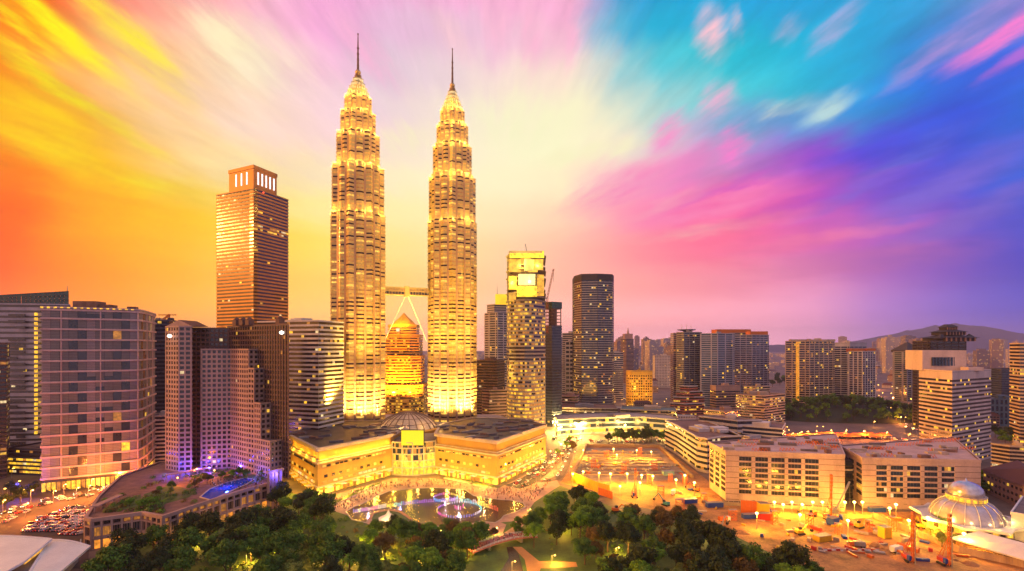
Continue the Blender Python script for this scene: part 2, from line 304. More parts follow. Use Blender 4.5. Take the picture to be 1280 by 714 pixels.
# ------------------------------------------------------------------ mesh builder
class MB:
    def __init__(s): s.v = []; s.f = []; s.m = []
    def face(s, pts, m=0):
        i = len(s.v); s.v += [tuple(p) for p in pts]; s.f.append(tuple(range(i, i + len(pts)))); s.m.append(m)
    def prism(s, poly, z0, z1, m=0, top=None, bottom=False):
        n = len(poly); i = len(s.v)
        s.v += [(x, y, z0) for x, y in poly] + [(x, y, z1) for x, y in poly]
        for k in range(n):
            j = (k + 1) % n; s.f.append((i + k, i + j, i + n + j, i + n + k)); s.m.append(m)
        s.f.append(tuple(range(i + n, i + 2 * n))); s.m.append(m if top is None else top)
        if bottom: s.f.append(tuple(range(i + n - 1, i - 1, -1))); s.m.append(m)
    def box(s, c, size, m=0, rot=0.0):
        cx, cy_, cz = c; hx, hy = size[0] / 2, size[1] / 2; ca, sa = math.cos(rot), math.sin(rot)
        p = [(cx + x * ca - y * sa, cy_ + x * sa + y * ca) for x, y in ((-hx, -hy), (hx, -hy), (hx, hy), (-hx, hy))]
        s.prism(p, cz - size[2] / 2, cz + size[2] / 2, m, bottom=True)
    def ring(s, poly, d0, d1, z0, z1, m=0):
        """band running round a polygon between two offsets"""
        o = offset(poly, d1); q = offset(poly, d0); n = len(poly); i = len(s.v)
        s.v += [(x, y, z0) for x, y in o] + [(x, y, z1) for x, y in o] + [(x, y, z0) for x, y in q] + [(x, y, z1) for x, y in q]
        for k in range(n):
            j = (k + 1) % n
            s.f += [(i + k, i + j, i + n + j, i + n + k), (i + n + k, i + n + j, i + 3 * n + j, i + 3 * n + k), (i + 2 * n + k, i + 2 * n + j, i + j, i + k)]
            s.m += [m] * 3
    def beam(s, p, q, w, m=0, h=None):
        """square bar between two points"""
        p, q = Vector(p), Vector(q); d = (q - p)
        if d.length < 1e-6: return
        d.normalize(); up = Vector((0, 0, 1)) if abs(d.z) < .95 else Vector((1, 0, 0))
        a = d.cross(up).normalized() * w / 2; b = a.cross(d).normalized() * (h or w) / 2
        i = len(s.v)
        for r in (p, q): s.v += [tuple(r + a + b), tuple(r - a + b), tuple(r - a - b), tuple(r + a - b)]
        for k in range(4):
            j = (k + 1) % 4; s.f.append((i + k, i + j, i + 4 + j, i + 4 + k)); s.m.append(m)
        s.f += [(i + 3, i + 2, i + 1, i), (i + 4, i + 5, i + 6, i + 7)]; s.m += [m, m]
    def lathe(s, c, prof, m=0, n=20, cap=True, a0=0.0):
        """prof: (radius, z) list turned round the vertical through c"""
        i = len(s.v)
        for r, z in prof:
            s.v += [(c[0] + r * math.cos(a0 + 2 * PI * k / n), c[1] + r * math.sin(a0 + 2 * PI * k / n), c[2] + z) for k in range(n)]
        for a in range(len(prof) - 1):
            for k in range(n):
                j = (k + 1) % n; s.f.append((i + a * n + k, i + a * n + j, i + (a + 1) * n + j, i + (a + 1) * n + k)); s.m.append(m)
        if cap:
            s.f.append(tuple(range(i + (len(prof) - 1) * n, i + len(prof) * n))); s.m.append(m)
    def tube(s, p, q, r0, r1, m=0, n=7):
        p, q = Vector(p), Vector(q); d = (q - p).normalized(); up = Vector((0, 0, 1)) if abs(d.z) < .95 else Vector((1, 0, 0))
        a = d.cross(up).normalized(); b = a.cross(d)
        i = len(s.v)
        for c, r in ((p, r0), (q, r1)):
            s.v += [tuple(c + (a * math.cos(2 * PI * k / n) + b * math.sin(2 * PI * k / n)) * r) for k in range(n)]
        for k in range(n):
            j = (k + 1) % n; s.f.append((i + j, i + k, i + n + k, i + n + j)); s.m.append(m)
        s.f += [tuple(range(i, i + n)), tuple(range(i + 2 * n - 1, i + n - 1, -1))]; s.m += [m, m]
    def mesh(s, name, mats, origin=(0, 0, 0), smooth=False):
        me = bpy.data.meshes.new(name); ox, oy, oz = origin
        me.from_pydata([(x - ox, y - oy, z - oz) for x, y, z in s.v], [], s.f)
        for m in (mats if isinstance(mats, (list, tuple)) else [mats]): me.materials.append(m)
        me.polygons.foreach_set('material_index', s.m)
        if smooth: me.polygons.foreach_set('use_smooth', [True] * len(s.f))
        me.update(); return me
    def build(s, name, mats, parent=None, smooth=False, origin=None):
        org = origin if origin is not None else (tuple(parent_world(parent)) if parent is not None else (0, 0, 0))
        o = bpy.data.objects.new(name, s.mesh(name, mats, org, smooth)); COL.objects.link(o)
        if parent is not None: o.parent = parent
        elif origin is not None: o.location = origin
        return o
def parent_world(p):
    v = Vector((0, 0, 0))
    while p is not None: v = v + p.location; p = p.parent
    return v
def area(poly): return sum(poly[i][0] * poly[(i + 1) % len(poly)][1] - poly[(i + 1) % len(poly)][0] * poly[i][1] for i in range(len(poly))) / 2
def ccw(poly): return list(poly) if area(poly) > 0 else list(reversed(poly))
def offset(poly, d):
    n = len(poly); out = []
    if abs(d) < 1e-9: return list(poly)
    for i in range(n):
        p0, p, p1 = poly[i - 1], poly[i], poly[(i + 1) % n]
        def nrm(a, b):
            dx, dy = b[0] - a[0], b[1] - a[1]; l = math.hypot(dx, dy) or 1; return dy / l, -dx / l
        n1, n2 = nrm(p0, p), nrm(p, p1); k = 1 + n1[0] * n2[0] + n1[1] * n2[1]
        k = max(k, .35)
        out.append((p[0] + (n1[0] + n2[0]) * d / k, p[1] + (n1[1] + n2[1]) * d / k))
    return out
def tag(o, label=None, cat=None, group=None, kind=None):
    if label: o['label'] = label
    if cat: o['category'] = cat
    if group: o['group'] = group
    if kind: o['kind'] = kind
    return o
def thing(name, label, cat, loc=(0, 0, 0), rz=0.0, group=None):
    o = bpy.data.objects.new(name, None); o.empty_display_size = 1; COL.objects.link(o)
    o.location = loc; o.rotation_euler = (0, 0, rz); return tag(o, label, cat, group)
def kids(o): return [c for c in bpy.data.objects if c.parent == o]
def dup(root, loc, rz=0.0, scale=1.0, label=None, group=None, children=None):
    r = root.copy(); COL.objects.link(r); r.location = loc; r.rotation_euler = (0, 0, rz)
    r.scale = (scale,) * 3 if isinstance(scale, (int, float)) else scale
    if label: r['label'] = label
    if group: r['group'] = group
    for ch in (children if children is not None else kids(root)):
        c = ch.copy(); COL.objects.link(c); c.parent = r
        for g in kids(ch):
            d = g.copy(); COL.objects.link(d); d.parent = c
    return r
def struct(name, mb, m, kind='structure'):
    o = mb.build(name, m); o['kind'] = kind; return o
def sheet(name, pts, z, m):
    mb = MB(); p = ccw(pts); mb.face([(x, y, z) for x, y in p]); return struct(name, mb, m)
def lamp(name, loc, power, color=(1.0, .55, .12), kind='POINT', target=None, size=.5, spot=1.2, blend=.6, parent=None):
    d = bpy.data.lights.new(name, kind); d.energy = power; d.color = color
    if kind in ('POINT', 'SPOT'): d.shadow_soft_size = size
    d.specular_factor = .12 if kind == 'POINT' else .4
    if kind == 'SPOT': d.spot_size = spot; d.spot_blend = blend
    o = bpy.data.objects.new(name, d); COL.objects.link(o); o.location = loc
    if target is not None: o.rotation_euler = (Vector(target) - Vector(loc)).to_track_quat('-Z', 'Y').to_euler()
    return o

# ------------------------------------------------------------------ building generator
def quadpoly(front, depth):
    """close a visible front (left to right as seen) into a footprint"""
    if len(front) == 3:
        a, b, c = front
        return ccw([a, b, c, (a[0] + c[0] - b[0], a[1] + c[1] - b[1])])
    a, c = front[0], front[-1]; dx, dy = c[0] - a[0], c[1] - a[1]; l = math.hypot(dx, dy)
    nx, ny = -dy / l, dx / l
    if ny < 0: nx, ny = -nx, -ny
    return ccw(list(front) + [(x + nx * depth, y + ny * depth) for x, y in reversed(front)])
def seen(p, q):
    nx, ny = q[1] - p[1], p[0] - q[0]; return nx * -(p[0] + q[0]) / 2 + ny * -(p[1] + q[1]) / 2 > 0
def choose_lit(rng, lit, weights=(4, 3, 1, 2)):
    if rng.random() > (lit if lit > .45 else lit * .5): return 0
    return 1 + rng.choices(range(len(weights)), weights)[0]
_quads = {}
def pane_mesh(w, h, mi, mats, tagname):
    key = (round(w, 2), round(h, 2), mi, tagname)
    if key not in _quads:
        mb = MB(); mb.face([(-w / 2, 0, 0), (w / 2, 0, 0), (w / 2, 0, h), (-w / 2, 0, h)])
        _quads[key] = mb.mesh('window', [mats[mi]])
    return _quads[key]
def building(name, label, cat, front, z1, depth=30.0, z0=0.0, style='bands', fh=3.8, sp=.42, bay=3.4, pier=0, pw=.6, out=.35,
             wall=None, glass=None, lit=.08, weights=(4, 3, 1, 2), roof=None, group=None, parapet=1.2, plant=True, poly=None, base=0.0, cap=0.0, seed=None,
             parent=None, litfloor=None, slab=None):
    rng = random.Random(seed if seed is not None else hash((round(front[0][0]), round(z1))) & 0xffff)
    poly = ccw(poly) if poly else quadpoly(front, depth)
    cx = sum(p[0] for p in poly) / len(poly); cy_ = sum(p[1] for p in poly) / len(poly)
    root = parent or thing(name, label, cat, (cx, cy_, z0), group=group)
    mats = [glass or G_GREY] + LITS
    wm = MB(); wm.prism(poly, z0, z1, 0)
    H = z1 - z0 - base - cap; n = max(1, round(H / fh)); fh = H / n
    for i in range(n):
        za = z0 + base + i * fh
        wm.ring(poly, 0, out, za, za + sp * fh, 1 if slab else 0)
    if cap > 0: wm.ring(poly, 0, out, z1 - cap, z1, 0)
    edges = [(poly[k], poly[(k + 1) % len(poly)]) for k in range(len(poly))]
    panes = []
    for (p, q) in edges:
        l = math.hypot(q[0] - p[0], q[1] - p[1]); nb = max(1, round(l / bay)); dx, dy = (q[0] - p[0]) / nb, (q[1] - p[1]) / nb
        nx, ny = (q[1] - p[1]) / l, (p[0] - q[0]) / l; vis = seen(p, q); bl = l / nb
        if pier and vis:
            for k in range(0, nb + 1, pier):
                a = (p[0] + dx * k + nx * out / 2, p[1] + dy * k + ny * out / 2)
                wm.box((a[0], a[1], (z0 + z1) / 2), (pw, out * .98 if k else out, z1 - z0 - .02), 0, math.atan2(dy, dx))
        panes.append((p, q, nb, dx, dy, nx, ny, vis, bl))
    wm.build('wall', [wall or W_GREY] + ([slab] if slab else []), root)
    if style == 'bands':
        for i in range(n):
            za = z0 + base + i * fh + sp * fh; zb = z0 + base + (i + 1) * fh
            mb = MB(); k = rng.choice((.25, .5, 1, 1, 1, 2.2)) * lit
            if litfloor: k = litfloor(i, n, k)
            for (p, q, nb, dx, dy, nx, ny, vis, bl) in panes:
                ox, oy = nx * .1, ny * .1
                for b in range(nb):
                    x0, y0, x1, y1 = p[0] + dx * b + ox, p[1] + dy * b + oy, p[0] + dx * (b + 1) + ox, p[1] + dy * (b + 1) + oy
                    mb.face([(x0, y0, za), (x1, y1, za), (x1, y1, zb), (x0, y0, zb)], choose_lit(rng, k, weights))
            mb.build('window_band', mats, root)
    elif style == 'grid':
        items = []
        for (p, q, nb, dx, dy, nx, ny, vis, bl) in panes:
            if not vis: continue
            for i in range(n):
                k = lit * rng.choice((.4, 1, 1, 1.6))
                za = z0 + base + i * fh + sp * fh; h = fh * (1 - sp)
                for b in range(nb):
                    c = (p[0] + dx * (b + .5) + nx * .1, p[1] + dy * (b + .5) + ny * .1, za)
                    items.append((c, bl, h, math.atan2(dy, dx), choose_lit(rng, k, weights)))
        items.sort(key=lambda t: math.hypot(t[0][0], t[0][1]) / max(.3, t[1]))
        nm = mats[0].name; loc = parent_world(root); used = len([c for c in root.get('_w', [])]) if False else root.get('n_panes', 0)
        take = max(0, 100 - used); root['n_panes'] = used + min(take, len(items))
        for (c, w, h, r, mi) in items[:take]:
            o = bpy.data.objects.new('window', pane_mesh(w, h, mi, mats, nm)); COL.objects.link(o)
            o.parent = root; o.location = Vector(c) - loc; o.rotation_euler = (0, 0, r)
        if len(items) > take:
            mb = MB()
            for (c, w, h, r, mi) in items[take:]:
                ca, sa = math.cos(r) * w / 2, math.sin(r) * w / 2
                mb.face([(c[0] - ca, c[1] - sa, c[2]), (c[0] + ca, c[1] + sa, c[2]), (c[0] + ca, c[1] + sa, c[2] + h), (c[0] - ca, c[1] - sa, c[2] + h)], mi)
            o = mb.build('windows', mats, root); o['kind'] = 'stuff'
    rm = MB(); rm.prism(offset(poly, out + .06), z1, z1 + .35, 0)
    if parapet > 0: rm.ring(poly, -.4, out + .03, z1 + .33, z1 + .35 + parapet, 1)
    ro = rm.build('roof', [roof or R_GREY, wall or W_GREY], root)
    if plant:
        pb = MB(); xs = [p[0] for p in poly]; ys = [p[1] for p in poly]; w, d = (max(xs) - min(xs)), (max(ys) - min(ys))
        rot = math.atan2(front[-1][1] - front[0][1], front[-1][0] - front[0][0]) if front else 0
        k = min(w, d) / 2
        for _ in range(rng.randint(2, 4)):
            bx, by = cx + rng.uniform(-.35, .35) * k, cy_ + rng.uniform(-.3, .3) * k
            hh = rng.uniform(2, 5)
            pb.box((bx, by, z1 + .36 + hh / 2), (rng.uniform(.25, .6) * k, rng.uniform(.2, .5) * k, hh), 0, rot)
        po = pb.build('plant_room', [wall or W_GREY], ro)
    return root

# ------------------------------------------------------------------ ground and air
GROUND = M_wall('city_ground', (.16, .115, .09), streak=False, scale=.02, var=.55)
ASPH = M_wall('asphalt', (.06, .05, .048), streak=False, scale=.1, var=.4)
PAVE = M_wall('pink_paving', (.40, .24, .18), streak=False, scale=.12, var=.35)
SOIL = M_wall('laterite_soil', (.38, .18, .055), streak=False, scale=.09, var=.75)
GRASS = M_wall('lawn', (.07, .12, .02), streak=False, scale=.1, var=.5)
CONCF = M_wall('concrete_slab', (.27, .19, .14), streak=False, scale=.09, var=.55)
g = MB(); g.face([(-14000, -60, 0), (14000, -60, 0), (14000, 13000, 0), (-14000, 13000, 0)])
struct('ground', g, GROUND)
hz = MB(); hz.box((0, 6480, 299.5), (28200, 13100, 602))
m, t, b = new_mat('city_haze')
t.nodes.remove(b); pv = t.nodes.new('ShaderNodeVolumePrincipled')
pv.inputs['Color'].default_value = (.66, .61, .98, 1); pv.inputs['Density'].default_value = HAZE_D; pv.inputs['Anisotropy'].default_value = 0.2
lk(t, pv.outputs[0], t.nodes['Material Output'].inputs['Volume']); HAZE_MAT = m
struct('haze', hz, m, 'stuff')

# distant hill range
def hill(name, y, pts, depth, m, kind='structure', seed=1):
    rng = random.Random(seed); mb = MB(); xs = []; n = 90
    px0, px1 = pts[0][0], pts[-1][0]
    rows_ = 7; grid = []
    for r in range(rows_):
        f = r / (rows_ - 1); k = math.sin(PI * min(1, f * 1.0)) if r not in (0, rows_ - 1) else 0
        row = []
        for i in range(n + 1):
            px = px0 + (px1 - px0) * i / n
            for a in range(len(pts) - 1):
                if pts[a][0] <= px <= pts[a + 1][0]:
                    t_ = (px - pts[a][0]) / (pts[a + 1][0] - pts[a][0]); py = pts[a][1] * (1 - t_) + pts[a + 1][1] * t_; break
            h = max(0, wz(py, y)); x = wx(px, y)
            nzv = math.sin(i * .9 + r * 1.7) * .04 + math.sin(i * 2.3 + r) * .025 + rng.uniform(-.012, .012)
            row.append((x, y - depth / 2 + depth * f, h * k * (1 + nzv)))
        grid.append(row)
    for r in range(rows_ - 1):
        for i in range(n): mb.face([grid[r][i], grid[r][i + 1], grid[r + 1][i + 1], grid[r + 1][i]])
    o = mb.build(name, m, smooth=True); o['kind'] = kind; return o
HILL = M_wall('forested_hill', (.02, .03, .06), streak=False, scale=.004, var=.5)  # blue of the distant air is put into the base colour
hill('hills', 12000, [(1030, 434), (1080, 425), (1110, 419), (1150, 411), (1185, 405), (1215, 407), (1240, 411), (1270, 417), (1330, 424), (1420, 433)], 2400, HILL)
hill('hills', 11000, [(640, 434), (720, 431), (800, 432.5), (900, 430), (1000, 431.5), (1060, 430), (1100, 434)], 1500, HILL, seed=3)

# ------------------------------------------------------------------ left group of towers
building('office_sliver', 'narrow brown office slab cut by the picture edge, left of the grey slab', 'office', [A(-40, 372), A(8, 386)], 107, 30, wall=W_BROWN, glass=G_BROWN, lit=.12, fh=3.4, sp=.4)
# grey slab with green glass top
gs = [A(-40, 462), A(53, 470), A(87, 476)]
b2 = building('office_slab', 'grey banded office slab under a slanting green glass crown', 'office', gs, 146, 30, wall=W_LAV, glass=G_GREY, fh=5.2, sp=.58, lit=.03, out=.4, plant=False,
              poly=[gs[0], gs[1], gs[2], A(88, 510), A(-42, 500)])
mb = MB(); p0, p1 = A(-40, 464), A(86, 477); q1, q0 = A(86, 500), A(-40, 490)
za, zb = 146.5, (154, 161)
for (a, b_, ha, hb) in ((p0, p1, zb[0], zb[1]), (p1, q1, zb[1], zb[1]), (q1, q0, zb[1], zb[0]), (q0, p0, zb[0], zb[0])):
    n = max(2, int(math.hypot(b_[0] - a[0], b_[1] - a[1]) / 4))
    for i in range(n):
        f0, f1 = i / n, (i + .93) / n
        pt = lambda f: (a[0] + (b_[0] - a[0]) * f, a[1] + (b_[1] - a[1]) * f)
        hh = lambda f: ha + (hb - ha) * f
        for r in range(3):
            z0_, z1_ = r / 3, (r + .92) / 3
            mb.face([(*pt(f0), za + (hh(f0) - za) * z0_), (*pt(f1), za + (hh(f1) - za) * z0_), (*pt(f1), za + (hh(f1) - za) * z1_), (*pt(f0), za + (hh(f0) - za) * z1_)])
mb.face([(*p0, zb[0] - .2), (*p1, zb[1] - .2), (*q1, zb[1] - .2), (*q0, zb[0] - .2)], 1)
mb.build('glass_crown', [G_GREEN, W_DARK], b2)
mb = MB(); mb.tube((*A(84, 490), 160.5), (*A(84, 490), 168), .5, .2); mb.build('antenna', [M_STEEL], b2)
mb = MB()
for i in range(26):
    z = 22 + i * 4.6; c = A(45, 466.5); mb.box((c[0], c[1], z), (2.2, 1.2, 2.8), 0, .3)
mb.build('stair_light_column', [LITS[3]], b2)
mb = MB()
for i in range(22):
    for bx in (16, 26):
        if RNG.random() < .8:
            c = A(bx, 463.6 + bx * .08); z = 12 + i * 5.9; mb.box((c[0], c[1], z), (7.5, .8, 2.4), 0, .12)
mb.build('terrace_opening', [G_GREY], b2)
building('car_park', 'low parking block with glowing yellow decks below the grey slab', 'car park', [A(8, 398), A(54, 392)], 20, 26, wall=W_DARK, glass=G_BROWN, lit=.85, weights=(3, 1, 1, 6), fh=3.2, sp=.45, plant=False)

# curved louvred office block
def curve(pts, n=6):
    out = []
    P = [pts[0]] + pts + [pts[-1]]
    for i in range(1, len(P) - 2):
        for k in range(n):
            t_ = k / n; a, b_, c, d = P[i - 1], P[i], P[i + 1], P[i + 2]
            out.append(tuple(.5 * ((2 * b_[j]) + (-a[j] + c[j]) * t_ + (2 * a[j] - 5 * b_[j] + 4 * c[j] - d[j]) * t_ ** 2 + (-a[j] + 3 * b_[j] - 3 * c[j] + d[j]) * t_ ** 3) for j in (0, 1)))
    out.append(pts[-1]); return out
fr = curve([A(52, 346), A(92, 353.5), A(132, 362.5), A(166, 371), A(178, 381), A(194, 424)], 4)
poly3 = ccw(fr + [A(150, 440), A(60, 420)])
cx = sum(p[0] for p in poly3) / len(poly3); cy_ = sum(p[1] for p in poly3) / len(poly3)
b3 = thing('louvred_office', 'curved grey louvred office block with staggered dark openings and a lit roof rim', 'office', (cx, cy_, 0))
LOUV = M_wall('grey_louvre_panel', (.22, .20, .19), rough=.5, var=.2, metal=.2); LOUV2 = M_wall('pale_louvre_panel', (.31, .25, .24), rough=.55, var=.2)
SLABP = M_wall('pink_slab_edge', (.62, .40, .35))
Z3 = 133.0; base3 = 9.0; nb3 = 16; bh = (Z3 - base3) / nb3
wm = MB(); wm.prism(offset(poly3, -.5), 0, Z3, 0)
for i in range(nb3): wm.ring(poly3, -.5, .9, base3 + i * bh, base3 + i * bh + 1.25, 1)
wm.ring(poly3, -.5, .7, Z3 - 1.4, Z3, 1)
r3 = random.Random(5)
pl = [math.hypot(fr[i + 1][0] - fr[i][0], fr[i + 1][1] - fr[i][1]) for i in range(len(fr) - 1)]; TL = sum(pl)
def along(d):
    for i, l in enumerate(pl):
        if d <= l or i == len(pl) - 1: f = d / l; return (fr[i][0] + (fr[i + 1][0] - fr[i][0]) * f, fr[i][1] + (fr[i + 1][1] - fr[i][1]) * f)
        d -= l
bays = 22
for i in range(nb3):
    z0_ = base3 + i * bh + 1.0; zm = z0_ + (bh - 1.0) / 2; zt = base3 + (i + 1) * bh
    mb = MB(); lv = MB(); lv2 = MB()
    shift = i % 2
    for k in range(bays):
        a, b_ = along(TL * k / bays), along(TL * (k + .97) / bays)
        dark_col = k in ((3, 4) if shift else (4, 8), ) or k in ((4, 8, 13, 17) if shift else (3, 9, 12, 18))
        half = k in (5, 6, 7, 14, 15, 16) and r3.random() < (.65 if (i + k // 8) % 3 == 0 else .12)
        def quad(b0, z_a, z_b, mi, o=.0):
            b0.face([(*a, z_a), (*b_, z_a), (*b_, z_b), (*a, z_b)], mi)
        if dark_col:
            mb = MB(); quad(mb, z0_, zt - .1, choose_lit(r3, .08, (1, 4, 0, 1))); mb.build('window', [G_GREY] + LITS, b3)
        elif half:
            quad(lv, zm, zt, 0); mb = MB(); quad(mb, z0_, zm - .2, choose_lit(r3, .3 if i < 8 else .1)); mb.build('window', [G_GREY] + LITS, b3)
        else:
            for s_ in range(6):
                za_, zb_ = z0_ + (zt - z0_) * s_ / 6, z0_ + (zt - z0_) * (s_ + .86) / 6
                (lv if k % 5 else lv2).face([(*a, za_), (*b_, za_), (b_[0] + .0, b_[1] - .12, zb_), (a[0], a[1] - .12, zb_)], 0)
    for f_ in lv.f: wm.face([lv.v[q] for q in f_], 2)
    for f_ in lv2.f: wm.face([lv2.v[q] for q in f_], 3)
wm.build('wall', [W_DARK, SLABP, LOUV, LOUV2], b3)
mb = MB()
for k in range(5):
    c = along(TL * (k * .2 + .1)); mb.box((c[0], c[1] - .2, (base3 + Z3) / 2), (.5, 1.2, Z3 - base3 - .1), 0, .2)
mb.build('mullion', [SLABP], b3)
rm = MB(); rm.prism(offset(poly3, 1.0), Z3 + .05, Z3 + .5, 0); rm.ring(poly3, -.2, .6, Z3 + .48, Z3 + 1.6, 1)
ro = rm.build('roof', [R_GREY, SLABP], b3)
mb = MB(); c = A(112, 375); mb.box((c[0], c[1], Z3 + 4), (17, 10, 7), 0, .1); mb.box((c[0] + 12, c[1] + 2, Z3 + 2.8), (10, 8, 4.6), 0, .1); c = A(166, 388); mb.box((c[0], c[1], Z3 + 2.5), (6, 5, 4), 0, .3)
mb.build('plant_room', [R_BROWN], ro)
mb = MB()
for k in range(60):
    if k % 2 == 0:
        a, b_ = along(TL * k / 60), along(TL * (k + .9) / 60); mb.face([(a[0], a[1] - 1.1, Z3 + .1), (b_[0], b_[1] - 1.1, Z3 + .1), (b_[0], b_[1] - 1.1, Z3 + 1.2), (a[0], a[1] - 1.1, Z3 + 1.2)])
mb.build('rim_light', [LITS[3]], ro)
mb = MB()
for k in range(40):
    a, b_ = along(TL * k / 40), along(TL * (k + .8) / 40); mb.face([(a[0], a[1] - .1, 2.0 if k % 3 else .5), (b_[0], b_[1] - .1, .5), (b_[0], b_[1] - .1, 6.8), (a[0], a[1] - .1, 6.8)], r3.randrange(3))
mb.build('lobby_glazing', [LIT_BRIGHT, LITS[1], LITS[3]], b3)

building('dark_tower', 'dark slate tower squeezed between the louvred office and the pink hotel', 'tower', [A(188, 478), A(211, 482)], 131, 30, wall=W_NAVY, glass=G_NAVY, lit=.03, fh=4)
building('banded_annex', 'low white banded building behind the louvred office and pink hotel', 'building', [A(186, 430), A(215, 436)], 42, 20, wall=W_WHITE, glass=G_NAVY, lit=.06, fh=3.6)
# pink hotel: stepped wings meeting in a re-entrant corner
HB = 15.0
hp = A(285, 372)
hotel = thing('hotel_tower', 'pink granite hotel with stepped wings and rows of small square windows', 'hotel', (hp[0], hp[1], HB))
def hv(front, z1, depth, wall, glass=G_BROWN, lit=.02, fh=3.45, bay=3.1, sp=.40, pw=1.1, plant=False, par=1.0):
    building('', '', '', front, z1, depth, z0=HB, style='grid', fh=fh, bay=bay, pier=1, pw=pw, sp=sp, out=.5, wall=wall, glass=glass, lit=lit, parent=hotel, plant=plant, parapet=par)
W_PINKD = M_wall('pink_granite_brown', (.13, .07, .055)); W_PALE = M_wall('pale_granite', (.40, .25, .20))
hv([A(208, 351), A(224, 345), A(239, 347)], 119, 22, W_PINK)
hv([A(252, 350), A(290, 356)], 102.5, 10, W_PINK)
hv([A(289.5, 355), A(311, 342)], 102.5, 10, W_PALE, sp=.42, pw=1.25); hv([A(311.2, 341.8), A(318, 338)], 89, 10, W_PALE, sp=.42)
hv([A(318.4, 337.6), A(326, 333)], 65, 10, W_PALE)
hv([A(326.3, 332.7), A(338, 326)], 40, 8, W_PALE)
hv([A(234, 361), A(296, 369)], 118.5, 22, W_PINKD, lit=.05, pw=.8)
hv([A(284, 369), A(344, 337), A(361, 328)], 120, 20, W_PINKD, lit=.06, pw=.8, sp=.34)
# gables and lanterns on the hotel roof
mb = MB()
for (a, b_, zb_) in ((A(208, 351), A(239, 347), 120.4),):
    a3, b3_ = Vector((*a, zb_)), Vector((*b_, zb_)); mdl = (a3 + b3_) / 2 + Vector((0, 0, 4.5)); back = Vector((0, 20, 0))
    mb.face([a3, b3_, mdl], 0); mb.face([b3_, b3_ + back, mdl + back, mdl], 1); mb.face([a3 + back, a3, mdl, mdl + back], 1); mb.face([b3_ + back, a3 + back, mdl + back], 0)
mb.build('gable_roof', [W_PINK, R_RED], hotel)
mb = MB()
for px in (296, 304, 312, 350): mb = MB(); c = A(px, 358 - (px - 290) * .3); mb.box((c[0], c[1], 123), (4.2, 4.2, 4.0), 0, -.5); mb.lathe((c[0], c[1], 125), [(3.2, 0), (.3, 2.2)], 1, 4); mb.build('roof_turret', [W_PINKD, R_RED], hotel)
mb = MB()
for px, Y, z in ((212, 344.2, 113), (352, 330.5, 115)): c = A(px, Y); mb.lathe((c[0], c[1], z), [(.2, -1.3), (1.2, -.7), (1.5, 0), (1.2, .7), (.2, 1.3)], 0, 12)
mb.build('facade_floodlight', [M_emit('white_floodlight', (1, .85, .7), 4, var=0)], hotel)

building('banded_office', 'white banded office block with yellow lit floors behind the pink hotel', 'office', [A(322, 436), A(398, 416)], 127, 34, wall=W_WHITE, glass=G_BROWN, fh=3.9, sp=.46, lit=.16, bay=3.0)
# tall square tower with louvred crown
tp = [A(271, 572), A(312, 549), A(317, 546), A(322, 549), A(360, 590)]
W_BRZ = M_wall('bronze_cladding', (.56, .24, .04), rough=.5, metal=.2, var=.15)
pA, pB, pC = A(271, 572), A(317, 545), A(360, 590); pD = (pA[0] + pC[0] - pB[0], pA[1] + pC[1] - pB[1])
mx_ = building('square_tower', 'tall bronze square tower with a lower crown block carrying white light slots', 'tower', tp, 285, wall=W_BRZ, glass=G_BROWN, fh=4.0, sp=.5, lit=.06, weights=(4, 2, 1, 3), out=.5, plant=False,
               poly=tp + [pD], litfloor=lambda i, n, k: .6 if i in (n - 12, n - 11) or i in (4, 5, 30) else (k * 2.0 if 14 < i < 32 else k))
cxp = sum(p[0] for p in (pA, pB, pC, pD)) / 4, sum(p[1] for p in (pA, pB, pC, pD)) / 4
cr = [(cxp[0] + (p[0] - cxp[0]) * .66, cxp[1] + (p[1] - cxp[1]) * .66) for p in (pA, pB, pC, pD)]
sh = (pB[0] - cr[1][0]) * .8, (pB[1] - cr[1][1]) * .8; cr = [(p[0] + sh[0], p[1] + sh[1]) for p in cr]
mb = MB(); mb.prism(ccw(cr), 285.4, 312, 0); mb.ring(ccw(cr), -.4, .6, 309, 313, 0)
crown = mb.build('crown_block', [W_BRZ], mx_)
def slots(a, b_, n, f0, f1):
    for k in range(n):
        f = f0 + (f1 - f0) * (k + .5) / n; c = (a[0] + (b_[0] - a[0]) * f, a[1] + (b_[1] - a[1]) * f)
        nx, ny = (b_[1] - a[1]), -(b_[0] - a[0]); l = math.hypot(nx, ny); nx, ny = nx / l, ny / l
        if ny > 0: nx, ny = -nx, -ny
        mbx = MB(); mbx.box((c[0] + nx * .2, c[1] + ny * .2, 299), (1.5, .8, 14), 0, math.atan2(b_[1] - a[1], b_[0] - a[0])); mbx.build('light_slot', [LIT_WHITE], crown)
slots(cr[0], cr[1], 3, .2, .85); slots(cr[1], cr[2], 5, .1, .95)
mb = MB(); c = A(331, 556); mb.lathe((c[0], c[1] - 3, 283), [(.3, -1), (1.1, 0), (.3, 1)], 0, 8); mb.build('beacon', [LIT_RED], mx_)

for (n_, lb, f, z, w_, g_) in (
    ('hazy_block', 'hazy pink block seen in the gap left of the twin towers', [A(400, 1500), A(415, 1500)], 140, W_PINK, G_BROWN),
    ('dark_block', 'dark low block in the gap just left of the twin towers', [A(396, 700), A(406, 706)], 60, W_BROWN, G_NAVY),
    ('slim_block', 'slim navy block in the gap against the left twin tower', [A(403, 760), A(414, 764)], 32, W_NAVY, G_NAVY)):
    building(n_, lb, 'building', f, z, 30, wall=w_, glass=g_, fh=4.2, lit=.08)

